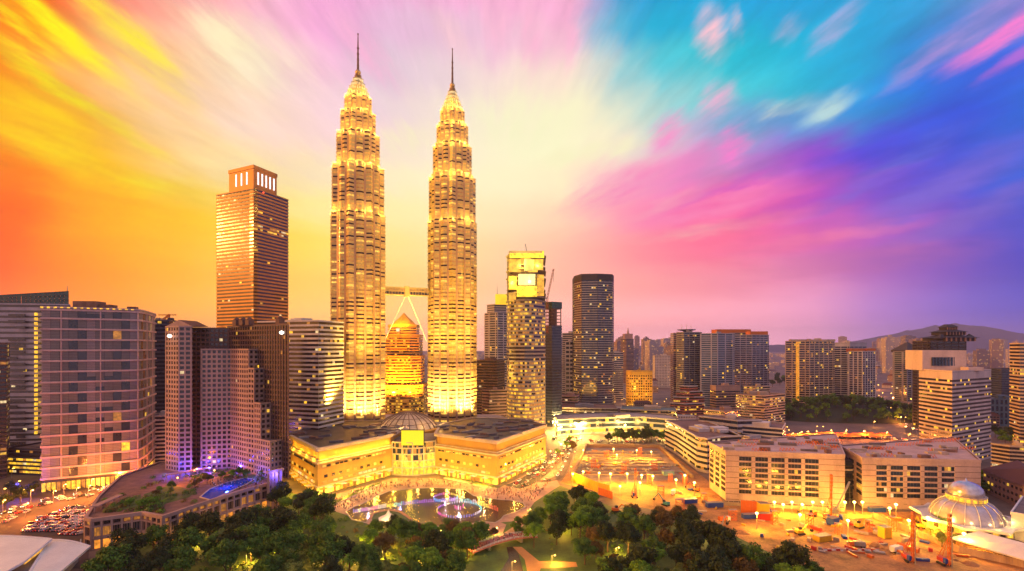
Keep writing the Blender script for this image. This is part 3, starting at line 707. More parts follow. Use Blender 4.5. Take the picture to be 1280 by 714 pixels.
# ------------------------------------------------------------------ twin towers
def star(R, n=128, rot=0.0):
    out = []
    for k in range(n):
        th = 2 * PI * k / n; best = 0
        for q in range(2):
            a = th + q * PI / 4; best = max(best, .7071 / max(abs(math.cos(a)), abs(math.sin(a))))
        for q in range(8):
            a = th - (PI / 8 + q * PI / 4); d, rho = .765, .165
            s_ = d * math.sin(a)
            if math.cos(a) > 0 and abs(s_) < rho: best = max(best, d * math.cos(a) + math.sqrt(rho * rho - s_ * s_))
        out.append((R * best * math.cos(th + rot), R * best * math.sin(th + rot)))
    return out
TIERS = [(0, 240, 28.6), (240, 289, 27.3), (289, 323, 22.6), (323, 346, 18.4), (346, 362.5, 14.2)]
STEEL_T = M_wall('tower_steel', (.48, .32, .135), rough=.4, var=.2, metal=.35); STEEL_D = M_wall('tower_steel_dark_joint', (.16, .09, .05), rough=.45, metal=.3)  # core steel is darker than the floor bands
T_LITS = [M_emit('tower_lit_dim', (1.0, .36, .045), .34), M_emit('tower_lit_gold', (1.0, .45, .045), .55), M_emit('tower_lit_bright', (1.0, .58, .08), 1.15)]
G_TOWER = M_glass('tower_glass', (.035, .015, .02), spec=.5)
STEEL_P = M_wall('tower_pilaster', (.36, .20, .13), rough=.45, metal=.2)
def mall_tower():
    root = thing('twin_tower', 'taller looking twin skyscraper on the left, with a star plan, gold lit floors and a needle spire', 'skyscraper', (0, 0, 0))
    rng = random.Random(3); FH = 4.05
    for (z0, z1, R) in TIERS:
        n = max(3, round((z1 - z0) / FH)); fh = (z1 - z0) / n; pl_ = star(R)
        sh_ = MB(); sh_.prism([(x * .985, y * .985) for x, y in pl_], z0, z1, 1)
        sh_.build('tier_core', [STEEL_D, STEEL_D], root)
        pil = [math.hypot(*pl_[4 + 8 * k]) for k in range(16)]
        for k in range(16):
            th = 2 * PI * (4 + 8 * k) / 128; r = pil[k] + .15; mb = MB(); mb.box((r * math.cos(th), r * math.sin(th), (z0 + z1) / 2), (1.5, R * .075, z1 - z0 - .1), 0, th); mb.build('pilaster', [STEEL_P], root)
        for i in range(n):
            za = z0 + i * fh; zc = za - z0 if z0 else za
            k = 1.0 if 158 < za < 171 or (z0 and i < 2) else rng.choice((.08, .15, .28, .40)) if z0 < 289 else .45
            mb = MB(); band = MB(); q = [(x * .99, y * .99) for x, y in pl_]
            for a in range(128):
                b_ = (a + 1) % 128
                if (a + 4) % 8 == 0 or a == 0: mi = choose_lit(rng, max(k, .46) if k > .4 else k * 2, (0, 0, 0, 0, 3, 5, 3))
                mb.face([(*q[a], za + fh * .56), (*q[b_], za + fh * .56), (*q[b_], za + fh), (*q[a], za + fh)], mi)
            mb.build('window_band', [G_TOWER] + LITS + T_LITS, root)
            band.ring(pl_, -.4, 0.1, za, za + fh * .56, 0); band.ring(pl_, 0, .4, za + fh * .48, za + fh * .56, 0)
            band.build('steel_band', [STEEL_T], root)
        co = MB(); co.prism(star(R * 1.02), z1 - .01, z1 + .9, 0); co.build('cornice', [STEEL_T], root)
    pin = MB()
    for (za, zb_, ra, rb) in ((363.4, 369, 11.2, 10.6), (369, 374, 9.6, 8.2), (374, 379, 7.0, 6.2), (379, 384, 5.2, 4.2), (384, 388, 3.2, 2.2)):
        A_, B_ = star(ra, 64), star(rb, 64); i = len(pin.v); pin.v += [(x, y, za) for x, y in A_] + [(x, y, zb_) for x, y in B_]
        for k in range(64): j = (k + 1) % 64; pin.f.append((i + k, i + j, i + 64 + j, i + 64 + k)); pin.m.append(0)
        pin.f.append(tuple(range(i + 64, i + 128))); pin.m.append(0)
        for z in (za + .3, (za + zb_) / 2, zb_ - .6): pin.ring(star((ra + rb) / 2, 48), 0, .7, z, z + .5, 0)
    pin.build('pinnacle', [STEEL_T], root)
    mb = MB()
    for (z, r) in ((366, 11.2), (371.5, 9.2), (376.5, 7.0), (381.5, 5.1)):
        for k in range(24): a = 2 * PI * k / 24; mb.box((r * math.cos(a), r * math.sin(a), z), (.8, 1.1, 2.2), k % 3 and 0 or 1, a)
    mb.build('pinnacle_light', [LITS[3], LITS[2]], root)
    mb = MB(); mb.lathe((0, 0, 391), [(.4, -3.2), (2.0, -2.2), (2.9, -.6), (2.9, .6), (2.0, 2.2), (.6, 3.0)], 0, 16); mb.build('spire_ball', [STEEL_T], root, smooth=True)
    mb = MB(); mb.lathe((0, 0, 0), [(1.25, 393.5), (1.0, 405), (.7, 420), (.45, 430)], 0, 10); mb.lathe((0, 0, 431), [(.2, -1), (.8, -.4), (.8, .4), (.2, 1)], 0, 8)
    for z in (398, 404, 410, 416): mb.lathe((0, 0, z), [(1.3, 0), (1.3, .5)], 0, 10)
    mb.build('spire', [W_BROWN], root); return root
TL_, TR_ = (wx(447.5, 500), 500.0), (wx(565.5, 525), 525.0)
tw = mall_tower(); tk = kids(tw)
tw2 = dup(tw, (*TR_, 0), .12, (.93, .93, 1.0), label='right hand twin skyscraper of star plan beside the three storey brown block', children=tk)
tw.location = (*TL_, 0)
tw['label'] = 'left twin skyscraper with star plan, gold lit floors and needle spire, nearest the square tower'
tw2['label'] = 'right twin skyscraper with star plan, gold lit floors and needle spire, nearest the unfinished tower'
GOLD = (1.0, .62, .11)
for ti, (tx, ty) in enumerate((TL_, TR_)):
    for k in range(5):
        a = -PI / 2 + (k - 2) * .55
        d = 42 if k % 2 else 48
        lamp('tower_floodlight', (tx + d * math.cos(a), ty + d * math.sin(a), 34), 800000, (1.0, .62, .14), 'SPOT', (tx, ty, 75), 1.5, 1.25, .9)
    for k in range(5):
        a = -PI / 2 + (k - 2) * .5
        lamp('tower_floodlight', (tx + 78 * math.cos(a), ty + 78 * math.sin(a), 48), 1450000, (1.0, .60, .08), 'SPOT', (tx, ty, 215), 1.5, 1.0, 1.0)
    for (z, R, P) in ((241, 30.5, 2600), (290, 29, 3600), (324, 25, 3000), (347, 21, 2600), (363.5, 16, 2200)):
        for k in range(5):
            a = -PI / 2 + (k - 2) * .68
            lamp('setback_floodlight', (tx + R * math.cos(a), ty + R * math.sin(a), z + 1.5), P * 3.6, GOLD, size=1.0)
    for k in range(3):
        a = -PI / 2 + (k - 1) * .9
        lamp('pinnacle_floodlight', (tx + 14 * math.cos(a), ty + 14 * math.sin(a), 372), 7000, GOLD, size=1)
# sky bridge
bl = (TL_[0] + 26.5, TL_[1] + 4); br = (TR_[0] - 25.2, TR_[1] - 6)
mid = ((bl[0] + br[0]) / 2, (bl[1] + br[1]) / 2, 160)
sb = thing('sky_bridge', 'two storey steel sky bridge joining the twin skyscrapers on splayed legs', 'bridge', mid)
rz = math.atan2(br[1] - bl[1], br[0] - bl[0]); ln = math.hypot(br[0] - bl[0], br[1] - bl[1])
mb = MB()
for z in (160.4, 164.2, 168): mb.box((mid[0], mid[1], z), (ln, 6, .8), 0, rz)
for k in range(15):
    f = (k + .5) / 15 - .5; mb.box((mid[0] + ln * f * math.cos(rz), mid[1] + ln * f * math.sin(rz), 164.2), (.35, 6.1, 7.6), 0, rz)
mb.build('deck', [STEEL_T], sb)
mb = MB(); mb.box((mid[0], mid[1], 162.3), (ln * .99, 5, 2.6), 0, rz); mb.box((mid[0], mid[1], 166.1), (ln * .99, 5, 2.6), 1, rz); mb.build('glazing', [G_BROWN, LITS[1]], sb)
mb = MB(); mb.box((mid[0], mid[1], 164.2), (5, 7.4, 10.5), 0, rz); mb.build('centre_node', [STEEL_T], sb)
for s_, tgt in ((-1, (TL_[0] + 27.4, TL_[1] + 2, 112)), (1, (TR_[0] - 27.6, TR_[1] - 4, 112))):
    mb = MB(); mb.tube((mid[0] + s_ * 1.5, mid[1], 159.5), tgt, .42, .42, 0, 8); mb.build('leg', [M_WHITEP], sb)

# golden tower behind the bridge with pyramid roof
gx, gy = wx(505, 690), 690.0
gt = thing('golden_tower', 'gold floodlit tower with tiered shoulders and pyramid roof framed below the sky bridge', 'tower', (gx, gy, 0))
r_ = random.Random(9)
for (z0, z1, hw, lit) in ((0, 52, 30, .5), (52, 92, 26.5, .35), (92, 122, 24, .3), (122, 136, 19.5, .25)):
    pl_ = [(gx + hw * c * k1, gy + hw * s_ * k2) for c, s_, k1, k2 in ((-1, -1, .55, 1), (1, -1, .55, 1), (1, -1, 1, .55), (1, 1, 1, .55), (1, 1, .55, 1), (-1, 1, .55, 1), (-1, 1, 1, .55), (-1, -1, 1, .55))]
    pl_ = ccw(pl_); wm = MB(); wm.prism(pl_, z0, z1, 0); n = max(2, round((z1 - z0) / 4))
    for i in range(n):
        za = z0 + (z1 - z0) * i / n; h = (z1 - z0) / n
        wm.ring(pl_, 0, .6, za, za + h * .5, 0); mb = MB()
        for k in range(8):
            p, q = pl_[k], pl_[(k + 1) % 8]; l = math.hypot(q[0] - p[0], q[1] - p[1]); nb = max(1, round(l / 3)); nx, ny = (q[1] - p[1]) / l * .1, (p[0] - q[0]) / l * .1
            for b_ in range(nb):
                f0, f1 = b_ / nb, (b_ + 1) / nb
                mb.face([(p[0] + (q[0] - p[0]) * f0 + nx, p[1] + (q[1] - p[1]) * f0 + ny, za + h * .5), (p[0] + (q[0] - p[0]) * f1 + nx, p[1] + (q[1] - p[1]) * f1 + ny, za + h * .5), (p[0] + (q[0] - p[0]) * f1 + nx, p[1] + (q[1] - p[1]) * f1 + ny, za + h), (p[0] + (q[0] - p[0]) * f0 + nx, p[1] + (q[1] - p[1]) * f0 + ny, za + h)], choose_lit(r_, lit, (3, 5, 0, 4)))
        mb.build('window_band', [G_BROWN] + LITS, gt)
    wm.ring(pl_, -.3, 1.0, z1 - 1.2, z1 + .8, 0)
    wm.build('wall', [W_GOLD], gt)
mb = MB(); mb.lathe((gx, gy, 136), [(17.5, 0), (13, 6), (6, 12), (.5, 18)], 0, 8); mb.build('pyramid_roof', [W_GOLD], gt)
mb = MB(); mb.box((gx - 4, gy - 20.2, 129), (4.4, 1, 4.4), 0); mb.build('clock_window', [M_emit('pink_lit_window', (1, .55, .4), 1.3, var=0)], gt)
for k in range(4): lamp('gold_floodlight', (gx - 36 + 24 * k, gy - 48, 40), 700000, (1, .30, .012), 'SPOT', (gx, gy, 80), 2, 1.6, .7)
for k in range(3): lamp('gold_roof_light', (gx - 18 + 18 * k, gy - 32, 140), 60000, (1, .40, .02), size=1)

# ------------------------------------------------------------------ shopping mall at the foot of the towers
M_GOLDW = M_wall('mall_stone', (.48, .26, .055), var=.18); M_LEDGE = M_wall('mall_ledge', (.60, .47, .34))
ROOFM = M_wall('mall_roof', (.06, .045, .045), streak=False, scale=.12, var=.7, rough=.4)
def mall_wing(name, label, front, back, ZM, seed):
    """front: visible facade corners left to right; back: hidden corners"""
    rng = random.Random(seed); poly = ccw(front + back)
    cx = sum(p[0] for p in poly) / len(poly); cy_ = sum(p[1] for p in poly) / len(poly)
    root = thing(name, label, 'shopping mall', (cx, cy_, 0))
    w = MB(); w.prism(offset(poly, -1.2), 0, ZM, 0)
    w.prism(offset(poly, -.0), 6.5, 22.5, 0)
    w.ring(poly, -1.2, .9, 22.5, 23.5, 1); w.ring(poly, -1.2, .5, 24.6, 25.1, 1); w.ring(poly, -1.2, .7, 5.6, 6.6, 1); w.ring(poly, -1.2, 1.0, ZM - 1.5, ZM + .9, 1)
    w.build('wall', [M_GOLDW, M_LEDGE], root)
    for i in range(len(front) - 1):
        p, q = front[i], front[i + 1]; l = math.hypot(q[0] - p[0], q[1] - p[1]); dx, dy = (q[0] - p[0]) / l, (q[1] - p[1]) / l; nx, ny = dy, -dx; rot = math.atan2(dy, dx)
        for (z, h, wd, sp_, o, m_) in ((20.2, 1.3, 2.6, 3.6, .25, 0), (13.0, 1.9, 2.4, 6.2, .3, 0), (8.6, 1.5, 3.4, 4.4, .25, 1)):
            n = int((l - 6) / sp_)
            for k in range(n):
                d = 3 + sp_ * (k + .5); c = (p[0] + dx * d + nx * o, p[1] + dy * d + ny * o)
                mb = MB(); mb.box((c[0], c[1], z), (wd, .6, h), rng.choice((0, 0, 1)) if m_ == 0 else rng.choice((1, 2, 3)), rot); mb.build('window', [G_BROWN] + LITS, root)
        mb = MB(); n = int(l / 3)
        for k in range(n):
            d = 3 * (k + .5); c = (p[0] + dx * d - nx * .9, p[1] + dy * d - ny * .9); mb.box((c[0], c[1], 2.8), (2.6, .7, 5.0), rng.choice((0, 0, 1, 2)), rot)
        mb.build('shopfront', [LIT_BRIGHT, LITS[1], LITS[3]], root)
        for k in range(int(l / 9)):
            mb = MB(); d = 9 * (k + .5); c = (p[0] + dx * d + nx * .3, p[1] + dy * d + ny * .3); mb.box((c[0], c[1], 2.8), (1.1, 1.1, 5.6), 0, rot); mb.build('arcade_pier', [M_GOLDW], root)
        for k in range(int(l / 5.5)):
            mb = MB(); d = 5.5 * (k + .5); c = (p[0] + dx * d + nx * 2.2, p[1] + dy * d + ny * 2.2); mb.box((c[0], c[1], 5.0), (4.6, 3.4, .3), k % 2, rot); mb.build('awning', [M_YEL, M_WHITEP], root)
    rf = MB(); rf.prism(offset(poly, -1.3), ZM, ZM + .4, 0)
    ro = rf.build('roof', [ROOFM], root)
    p, q = front[0], front[-1]
    for k in range(46):
        a, b_ = rng.random(), rng.random() * .92 + .04
        # inside the roof polygon by bilinear mixing of front and back edges
        e0 = Vector(front[0]).lerp(Vector(front[-1]), a) if len(front) == 2 else (Vector(front[0]).lerp(Vector(front[1]), a * 2) if a < .5 else Vector(front[1]).lerp(Vector(front[2]), a * 2 - 1))
        e1 = Vector(back[-1]).lerp(Vector(back[0]), a); c = e0.lerp(e1, b_)
        mb = MB(); mb.box((c.x, c.y, ZM + .4 + .6), (rng.uniform(3, 15), rng.uniform(1.2, 3.5), rng.uniform(.6, 1.8)), rng.choice((0, 0, 1, 2)), rng.choice((.55, -.2, .6)))
        mb.build('roof_unit', [R_GREY, R_BROWN, M_STEEL], ro)
    return root
ZM = 33.0
LW = [(-178.9, 388), (-136.7, 338), (-98.5, 393)]
mallL = mall_wing('mall_wing', 'left golden stone mall wing with dark roof, beside the park trees', LW, [(-96, 440), (-124, 468), (-190, 462)], ZM, 1)
RW = [(-63.5, 397), (-11.6, 364), (31, 441)]
mallR = mall_wing('mall_wing', 'right golden stone mall wing with dark roof, facing the lake plaza', RW, [(14, 474), (-40, 486), (-66, 444)], ZM, 2)
# glazed entrance between the wings
ec = thing('mall_entrance', 'curved glazed mall entrance between the two golden wings, with a blank yellow screen', 'entrance', (-81, 400, 0))
arc = [(-98.3 + 34.6 * f, 394.5 + 4.0 * f - 5.0 * math.sin(PI * f)) for f in [k / 8 for k in range(9)]]
ep = ccw(arc + [(-64, 430), (-98, 430)])
mb = MB(); mb.prism(offset(ep, -.6), 0, 27.5, 0)
for z in (0, 6, 11.5, 17, 22, 26.6): mb.ring(ep, -.6, .4, z, z + .9, 1)
mb.build('wall', [W_DARK, M_LEDGE], ec)
for i, z in enumerate((.9, 6.9, 12.4, 17.9, 22.9)):
    h = (5.1, 4.6, 4.6, 4.1, 3.7)[i]; mb = MB()
    for k in range(8):
        for s_ in range(3):
            a = Vector(arc[k]).lerp(Vector(arc[k + 1]), s_ / 3); b_ = Vector(arc[k]).lerp(Vector(arc[k + 1]), (s_ + 1) / 3)
            mb.face([(a.x, a.y, z), (b_.x, b_.y, z), (b_.x, b_.y, z + h), (a.x, a.y, z + h)], RNG.choice((1, 4, 4, 4)) if i < 2 else RNG.choice((0, 1, 2, 4) if i == 2 else (0, 0, 2)))
    mb.build('window_band', [G_NAVY] + LITS, ec)
mb = MB()
for k in (0, 2, 4, 6, 8): mb.box((arc[k][0], arc[k][1] - .3, 13.5), (.8, 1, 27), 0)
mb.build('column', [M_LEDGE], ec)
mb = MB(); mb.prism(offset(ep, -.5), 27.5, 28, 0); mb.build('roof', [R_GREY], ec)
mb = MB(); mb.box((-81.2, 391.6, 31), (18, 1.0, 12), 0); scr = mb.build('screen', [M_emit('yellow_screen', (1.0, .80, .005), 1.05, var=0)], ec)
mb = MB(); mb.box((-81.2, 392.4, 31), (19, .9, 13), 0); mb.build('screen_frame', [W_DARK], scr)
# ribbed dome over the atrium
dx_, dy_ = wx(510, 452), 452.0
dm = thing('atrium_dome', 'shallow ribbed cream dome over the mall atrium below the golden tower', 'dome', (dx_, dy_, 27))
prof = [(27, 0), (25.6, 2.6), (23.6, 4.9), (20.9, 7.2), (17.6, 9.3), (13.8, 11.1), (9.8, 12.5), (5.8, 13.4), (2.4, 13.8), (.3, 13.9)]
mb = MB(); mb.lathe((dx_, dy_, 30), [(max(r, .3), z) for r, z in prof], 0, 48); mb.build('shell', [M_wall('dome_panel', (.56, .43, .30), rough=.4, streak=False)], dm, smooth=True)
mb = MB(); mb.lathe((dx_, dy_, 24), [(29, 0), (29, 5), (27.2, 6.2)], 0, 48, cap=False); mb.build('drum', [M_GOLDW], dm)
for k in range(24):
    mb = MB(); a = 2 * PI * k / 24
    for i in range(9):
        (r0_, z0_), (r1_, z1_) = prof[i], prof[i + 1]; mb.beam((dx_ + (r0_ + .2) * math.cos(a), dy_ + (r0_ + .2) * math.sin(a), 30 + z0_ + .1), (dx_ + (r1_ + .2) * math.cos(a), dy_ + (r1_ + .2) * math.sin(a), 30 + z1_ + .1), .7, 0)
    mb.build('rib', [M_wall('dome_rib', (.24, .15, .10)) if k == 0 else bpy.data.materials['dome_rib']], dm)
mb = MB()
for i in (2, 4, 6): r, z = prof[i]; mb.lathe((dx_, dy_, 30 + z), [(r + .1, -.2), (r + .35, .3)], 0, 48, cap=False)
mb.build('ring', [bpy.data.materials['dome_rib']], dm)
# podium between dome and towers
mb = MB(); mb.prism(ccw([(-196, 462), (-124, 470), (-98, 432), (-64, 432), (-42, 487), (14, 476), (20, 500), (-20, 560), (-200, 560)]), 0, 26.5, 0, 1)
tag(mb.build('tower_podium', [M_GOLDW, R_PALE]), 'flat roofed stone podium that the twin skyscrapers stand on', 'podium')
# mall lighting
MC = (1.0, .56, .04)
def wall_lamps(front, z, off, n, P, sz=.5):
    for i in range(len(front) - 1):
        p, q = Vector(front[i]), Vector(front[i + 1]); d = (q - p).normalized(); nr = Vector((d.y, -d.x))
        for k in range(n[i]):
            c = p.lerp(q, (k + .5) / n[i]) + nr * off; lamp('facade_lamp', (c.x, c.y, z), P, MC, size=sz * .5)
wall_lamps(LW, 25.6, 2.0, (4, 7), 3600); wall_lamps(LW, 8, 12, (2, 4), 11000)
wall_lamps(RW, 26, 3.5, (4, 4), 1100); wall_lamps(RW, 8, 12, (4, 4), 11500)
lamp('facade_lamp', (-81, 380, 14), 9000, MC, size=1)

for k in range(5): a = -PI / 2 + (k - 2) * .75; lamp('dome_lamp', (dx_ + 31 * math.cos(a), dy_ + 31 * math.sin(a), 37), 2600, (1, .58, .16), size=.3)

# ------------------------------------------------------------------ unfinished tower and its neighbours
t3f = [A(634, 512), A(637, 500), A(645, 493), A(656, 489), A(667, 491), A(681, 509)]
t3 = building('unfinished_tower', 'tall unfinished concrete tower with blazing yellow open top floors', 'tower', t3f, 152, 34, wall=W_CONC, glass=G_BROWN, fh=3.9, sp=.44, lit=.5, weights=(3, 7, 0, 3), bay=2.6, out=.9, plant=False,
              litfloor=lambda i, n, k: (.9 if i < 17 else .12 if 22 < i < 27 else .6))
WORK = (M_emit('work_light_yellow', (1, .62, .02), 1.5, scale=.25), M_emit('work_light_orange', (1, .45, .03), .9, scale=.2), M_emit('work_light_white', (1, .85, .25), 1.5, var=.2))
t3p = quadpoly(t3f, 34); mb = MB(); inner = offset(t3p, -3.5)
mb.prism(offset(t3p, -6), 152.4, 200, 0)
for i in range(13):
    z = 153 + i * 4.0
    if 3 < i < 11 and i % 3 == 1: continue
    mb.ring(t3p, -6, .6 if i % 2 else 1.4, z, z + .7, 0)
mb.build('open_floor', [W_CONC], t3)
mb = MB(); 
for (px0, px1, z0_, z1_, Y, mi) in ((637, 680, 196, 203, 489.0, 0), (636, 651, 182, 195, 492, 1), (667, 679, 184, 195, 492, 1), (648, 669, 168, 179, 486.5, 2), (636, 646, 164, 178, 493, 0), (671, 680, 158, 180, 497, 1), (636, 645, 152, 161, 494, 1), (646, 671, 156, 167, 486.5, 0), (660, 672, 181, 186, 486.5, 1)):
    a, b_ = A(px0, Y), A(px1, Y); mb = MB(); mb.box(((a[0] + b_[0]) / 2, Y, (z0_ + z1_) / 2), (b_[0] - a[0], 1.0, z1_ - z0_), 0)
    mb.build('work_light_panel', [WORK[mi]], t3)
mb = MB(); a, b_ = A(655, 486), A(667, 486); mb.box(((a[0] + b_[0]) / 2, 485.8, 188), (b_[0] - a[0], 1.2, 12), 0); mb.build('hoarding_panel', [W_PINK], t3)
mb = MB(); c = A(659, 498)
mb.box((c[0] - 2, c[1], 201.5), (34, 22, 2.2), 0); mb.beam((c[0], c[1], 202), (c[0] - 2, c[1], 212), .6); mb.build('top_slab', [W_CONC], t3)
for k in range(3): lamp('tower_fill_spot', (wx(640 + 16 * k, 452), 452, 30), 260000, (1, .56, .06), 'SPOT', (wx(657, 495), 495, 95), 1.0, 1.4, .9)  # added spots without fittings, to turn the shaft golden
for k in range(4): lamp('work_light', (wx(640 + 11 * k, 484), 482, 172 + (k % 2) * 18), 26000, (1, .6, .08), size=1)
def lattice(mb, p, q, w, n, m=0, t_=.22):
    p, q = Vector(p), Vector(q); d = (q - p); up = Vector((0, 0, 1)) if abs(d.normalized().z) < .9 else Vector((0, 1, 0))
    a = d.cross(up).normalized() * w / 2; b_ = a.cross(d).normalized() * w / 2
    cs = (a + b_, a - b_, -a - b_, b_ - a)
    for c in cs: mb.beam(p + c, q + c, t_ * 1.4, m)
    for i in range(n):
        f0, f1 = p + d * (i / n), p + d * ((i + 1) / n)
        for k in range(4): mb.beam(f0 + cs[k], f1 + cs[(k + 1) % 4], t_, m)
def luffing_crane(name, label, base, mast_top, tip, jw=1.4, mt=None):
    mt = mt or M_ORSTEEL
    root = thing(name, label, 'crane', base); mb = MB(); lattice(mb, base, mast_top, 1.8, max(4, int((mast_top[2] - base[2]) / 5))); mb.build('mast', [mt], root)
    mb = MB(); lattice(mb, mast_top, tip, jw, 10, 0, .25); mb.build('jib', [mt], root)
    d = Vector(tip) - Vector(mast_top); mb = MB(); e = Vector(mast_top) - Vector((d.x, d.y, 0)).normalized() * 7; mb.box((e.x, e.y, e.z), (4, 3, 2.4)); mb.beam(mast_top, e, 1.2); mb.build('counterweight', [M_STEEL], root)
    mb = MB(); mb.beam(tip, (tip[0], tip[1], tip[2] - 14), .25); mb.build('hook_line', [M_BLACK], root); return root
luffing_crane('tower_crane', 'red luffing crane leaning up beside the unfinished tower', (*A(684, 520), 120), (*A(684, 520), 158), (*A(692, 522), 190))
mbs = building('scaffolded_tower', 'navy netted tower with bare brown floors on top behind the unfinished tower', 'tower', [A(679, 640), A(690, 632), A(702, 640)], 132, 30, wall=W_NAVY, glass=G_NAVY, lit=.01, plant=False)
mb = MB(); pp = quadpoly([A(681, 640), A(690, 634), A(701, 640)], 30)
mb.prism(offset(pp, -8), 132, 163, 0)
for i in range(7): mb.ring(pp, -8, .3, 133 + i * 4.4, 134 + i * 4.4, 0)
for p in pp: mb.box((p[0], p[1], 148), (1.2, 1.2, 31), 0)
mb.build('bare_floor', [W_BROWN], mbs)
mb = MB(); mb.ring(pp, -2, .8, 156, 165, 0); mb.build('safety_net', [G_GREEN], mbs)
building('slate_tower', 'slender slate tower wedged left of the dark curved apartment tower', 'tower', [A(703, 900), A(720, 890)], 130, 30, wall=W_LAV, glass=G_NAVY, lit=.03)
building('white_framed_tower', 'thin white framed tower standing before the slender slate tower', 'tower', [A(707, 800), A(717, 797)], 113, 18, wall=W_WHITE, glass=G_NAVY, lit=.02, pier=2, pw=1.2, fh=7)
apf = [A(718, 760), A(727, 738), A(747, 735), A(765, 741), A(767, 758)]
building('curved_apartment_tower', 'dark curved apartment tower dotted with yellow windows and a plain roof band', 'apartments', apf, 216, 30, wall=W_DARK, glass=G_NAVY, fh=3.6, sp=.36, lit=.17, weights=(5, 3, 1, 3), bay=3.0, pier=2, pw=.5, cap=8, plant=False, slab=W_GREY)
# blue tower with yellow cap behind the right twin
yc = building('capped_tower', 'blue grey stepped tower wearing a glowing yellow cap and antenna', 'tower', [A(606, 770), A(612, 760), A(622, 752), A(634, 760)], 158, 30, wall=W_LAV, glass=G_NAVY, lit=.05, pier=3, pw=1.4, plant=False)
building('', '', '', [A(609, 775), A(618, 764), A(633, 768)], 172, 20, z0=158, wall=W_LAV, glass=G_NAVY, lit=.04, parent=yc, plant=False)
a, b_ = A(619, 760), A(634, 762); mb = MB(); mb.box(((a[0] + b_[0]) / 2, 768, 181), (b_[0] - a[0], 14, 16)); mb.build('lit_cap', [M_emit('cap_light', (1, .55, .01), 1.25, var=.15, scale=.1)], yc)
mb = MB(); mb.tube((a[0] + 3, 768, 189), (a[0] + 3, 768, 203), .6, .2); mb.build('antenna', [M_STEEL], yc)
building('brown_block', 'brown block with a few yellow windows tight behind the right twin skyscraper', 'building', [A(596, 660), A(621, 650)], 86, 30, wall=W_BROWN, glass=G_BROWN, lit=.05)
building('banded_brown_block', 'low reddish brown block with horizontal bands left of the unfinished tower', 'building', [A(603, 605), A(612, 598), A(634, 604)], 50, 24, wall=W_PINK, glass=G_BROWN, lit=.05, sp=.6)
# conference block across the plaza
cb = building('conference_hall', 'long low hall with a flat roof and yellow glass front beyond the plaza', 'hall', [A(697, 562), A(745, 578), A(800, 584), A(851, 560)], 19, 40, wall=W_GREY, glass=G_NAVY, fh=6, sp=.35, lit=.2, weights=(1, 3, 1, 4), bay=4, roof=R_PALE, base=1, litfloor=lambda i, n, k: .8 if i == 0 else .12)
building('stepped_roof_hall', 'low hall with stacked grey roofs behind the conference hall', 'hall', [A(692, 650), A(772, 640)], 22, 50, wall=W_GREY, glass=G_BROWN, lit=.25, roof=R_BROWN)
building('pink_low_block', 'small pinkish block with plain walls beside the stacked grey roofs', 'building', [A(700, 690), A(722, 684)], 34, 24, wall=W_PINK, glass=G_BROWN, lit=.05, roof=R_BROWN)
building('teal_roof_hall', 'broad low hall with a dull teal roof in front of the gold block', 'hall', [A(776, 640), A(846, 622)], 21, 40, wall=W_CREAM, glass=G_BROWN, lit=.3, roof=M_wall('teal_roof', (.14, .19, .17), streak=False))
building('gold_block', 'gold floodlit hotel block with small windows beyond the teal roofed hall', 'hotel', [A(783, 860), A(789, 850), A(815, 852)], 62, 30, wall=M_wall('gold_render', (.62, .36, .05)), glass=G_BROWN, fh=4.4, sp=.5, lit=.25, weights=(4, 4, 0, 2), pier=1, pw=1.6, bay=4, cap=7)
for k in range(2): lamp('gold_block_light', (wx(790 + 20 * k, 815), 815, 30), 50000, (1, .5, .04), size=2)
# haze line of towers between
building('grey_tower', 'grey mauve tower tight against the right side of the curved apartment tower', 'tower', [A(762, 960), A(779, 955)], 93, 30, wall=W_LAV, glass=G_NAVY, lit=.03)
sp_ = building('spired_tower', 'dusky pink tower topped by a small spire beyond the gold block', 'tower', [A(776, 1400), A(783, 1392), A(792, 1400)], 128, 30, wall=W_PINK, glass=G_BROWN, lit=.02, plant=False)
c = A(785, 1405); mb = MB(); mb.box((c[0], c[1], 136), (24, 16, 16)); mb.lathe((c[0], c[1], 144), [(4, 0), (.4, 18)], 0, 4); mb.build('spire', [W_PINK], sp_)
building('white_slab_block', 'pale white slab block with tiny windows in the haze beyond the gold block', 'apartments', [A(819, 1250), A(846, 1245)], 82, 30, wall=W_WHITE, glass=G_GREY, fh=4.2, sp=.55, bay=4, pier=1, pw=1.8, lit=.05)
# navy apartment cluster
hc = building('helipad_tower', 'terracotta tower with a flat disc roof and thin masts behind the navy towers', 'tower', [A(842, 925), A(868, 920)], 131, 30, wall=W_PINK, glass=G_NAVY, lit=.05, plant=False)
c = A(858, 935); mb = MB(); mb.lathe((c[0], c[1], 132), [(6, 0), (6, 4), (17, 6), (17, 7.4)], 0, 24); mb.build('roof_disc', [W_NAVY], hc)
mb = MB()
for k in range(3): mb.tube((c[0] - 9 + 9 * k, c[1], 139), (c[0] - 9 + 9 * k, c[1], 150), .5, .2)
mb.build('mast', [M_STEEL], hc)
building('navy_tower', 'navy apartment tower with pale balcony bands beneath the disc roof', 'apartments', [A(846, 880), A(855, 868), A(877, 874)], 131, 30, wall=W_GREY, glass=G_NAVY, lit=.09, sp=.34, pier=3, pw=.8)
building('blue_glass_tower', 'blue glass apartment tower with bright horizontal balcony lines, middle of the navy cluster', 'apartments', [A(876, 850), A(897, 843), A(918, 856)], 128, 30, wall=W_LAV, glass=M_glass('glass_sea_blue', (.03, .07, .11)), lit=.06, sp=.32, pier=5, pw=2)
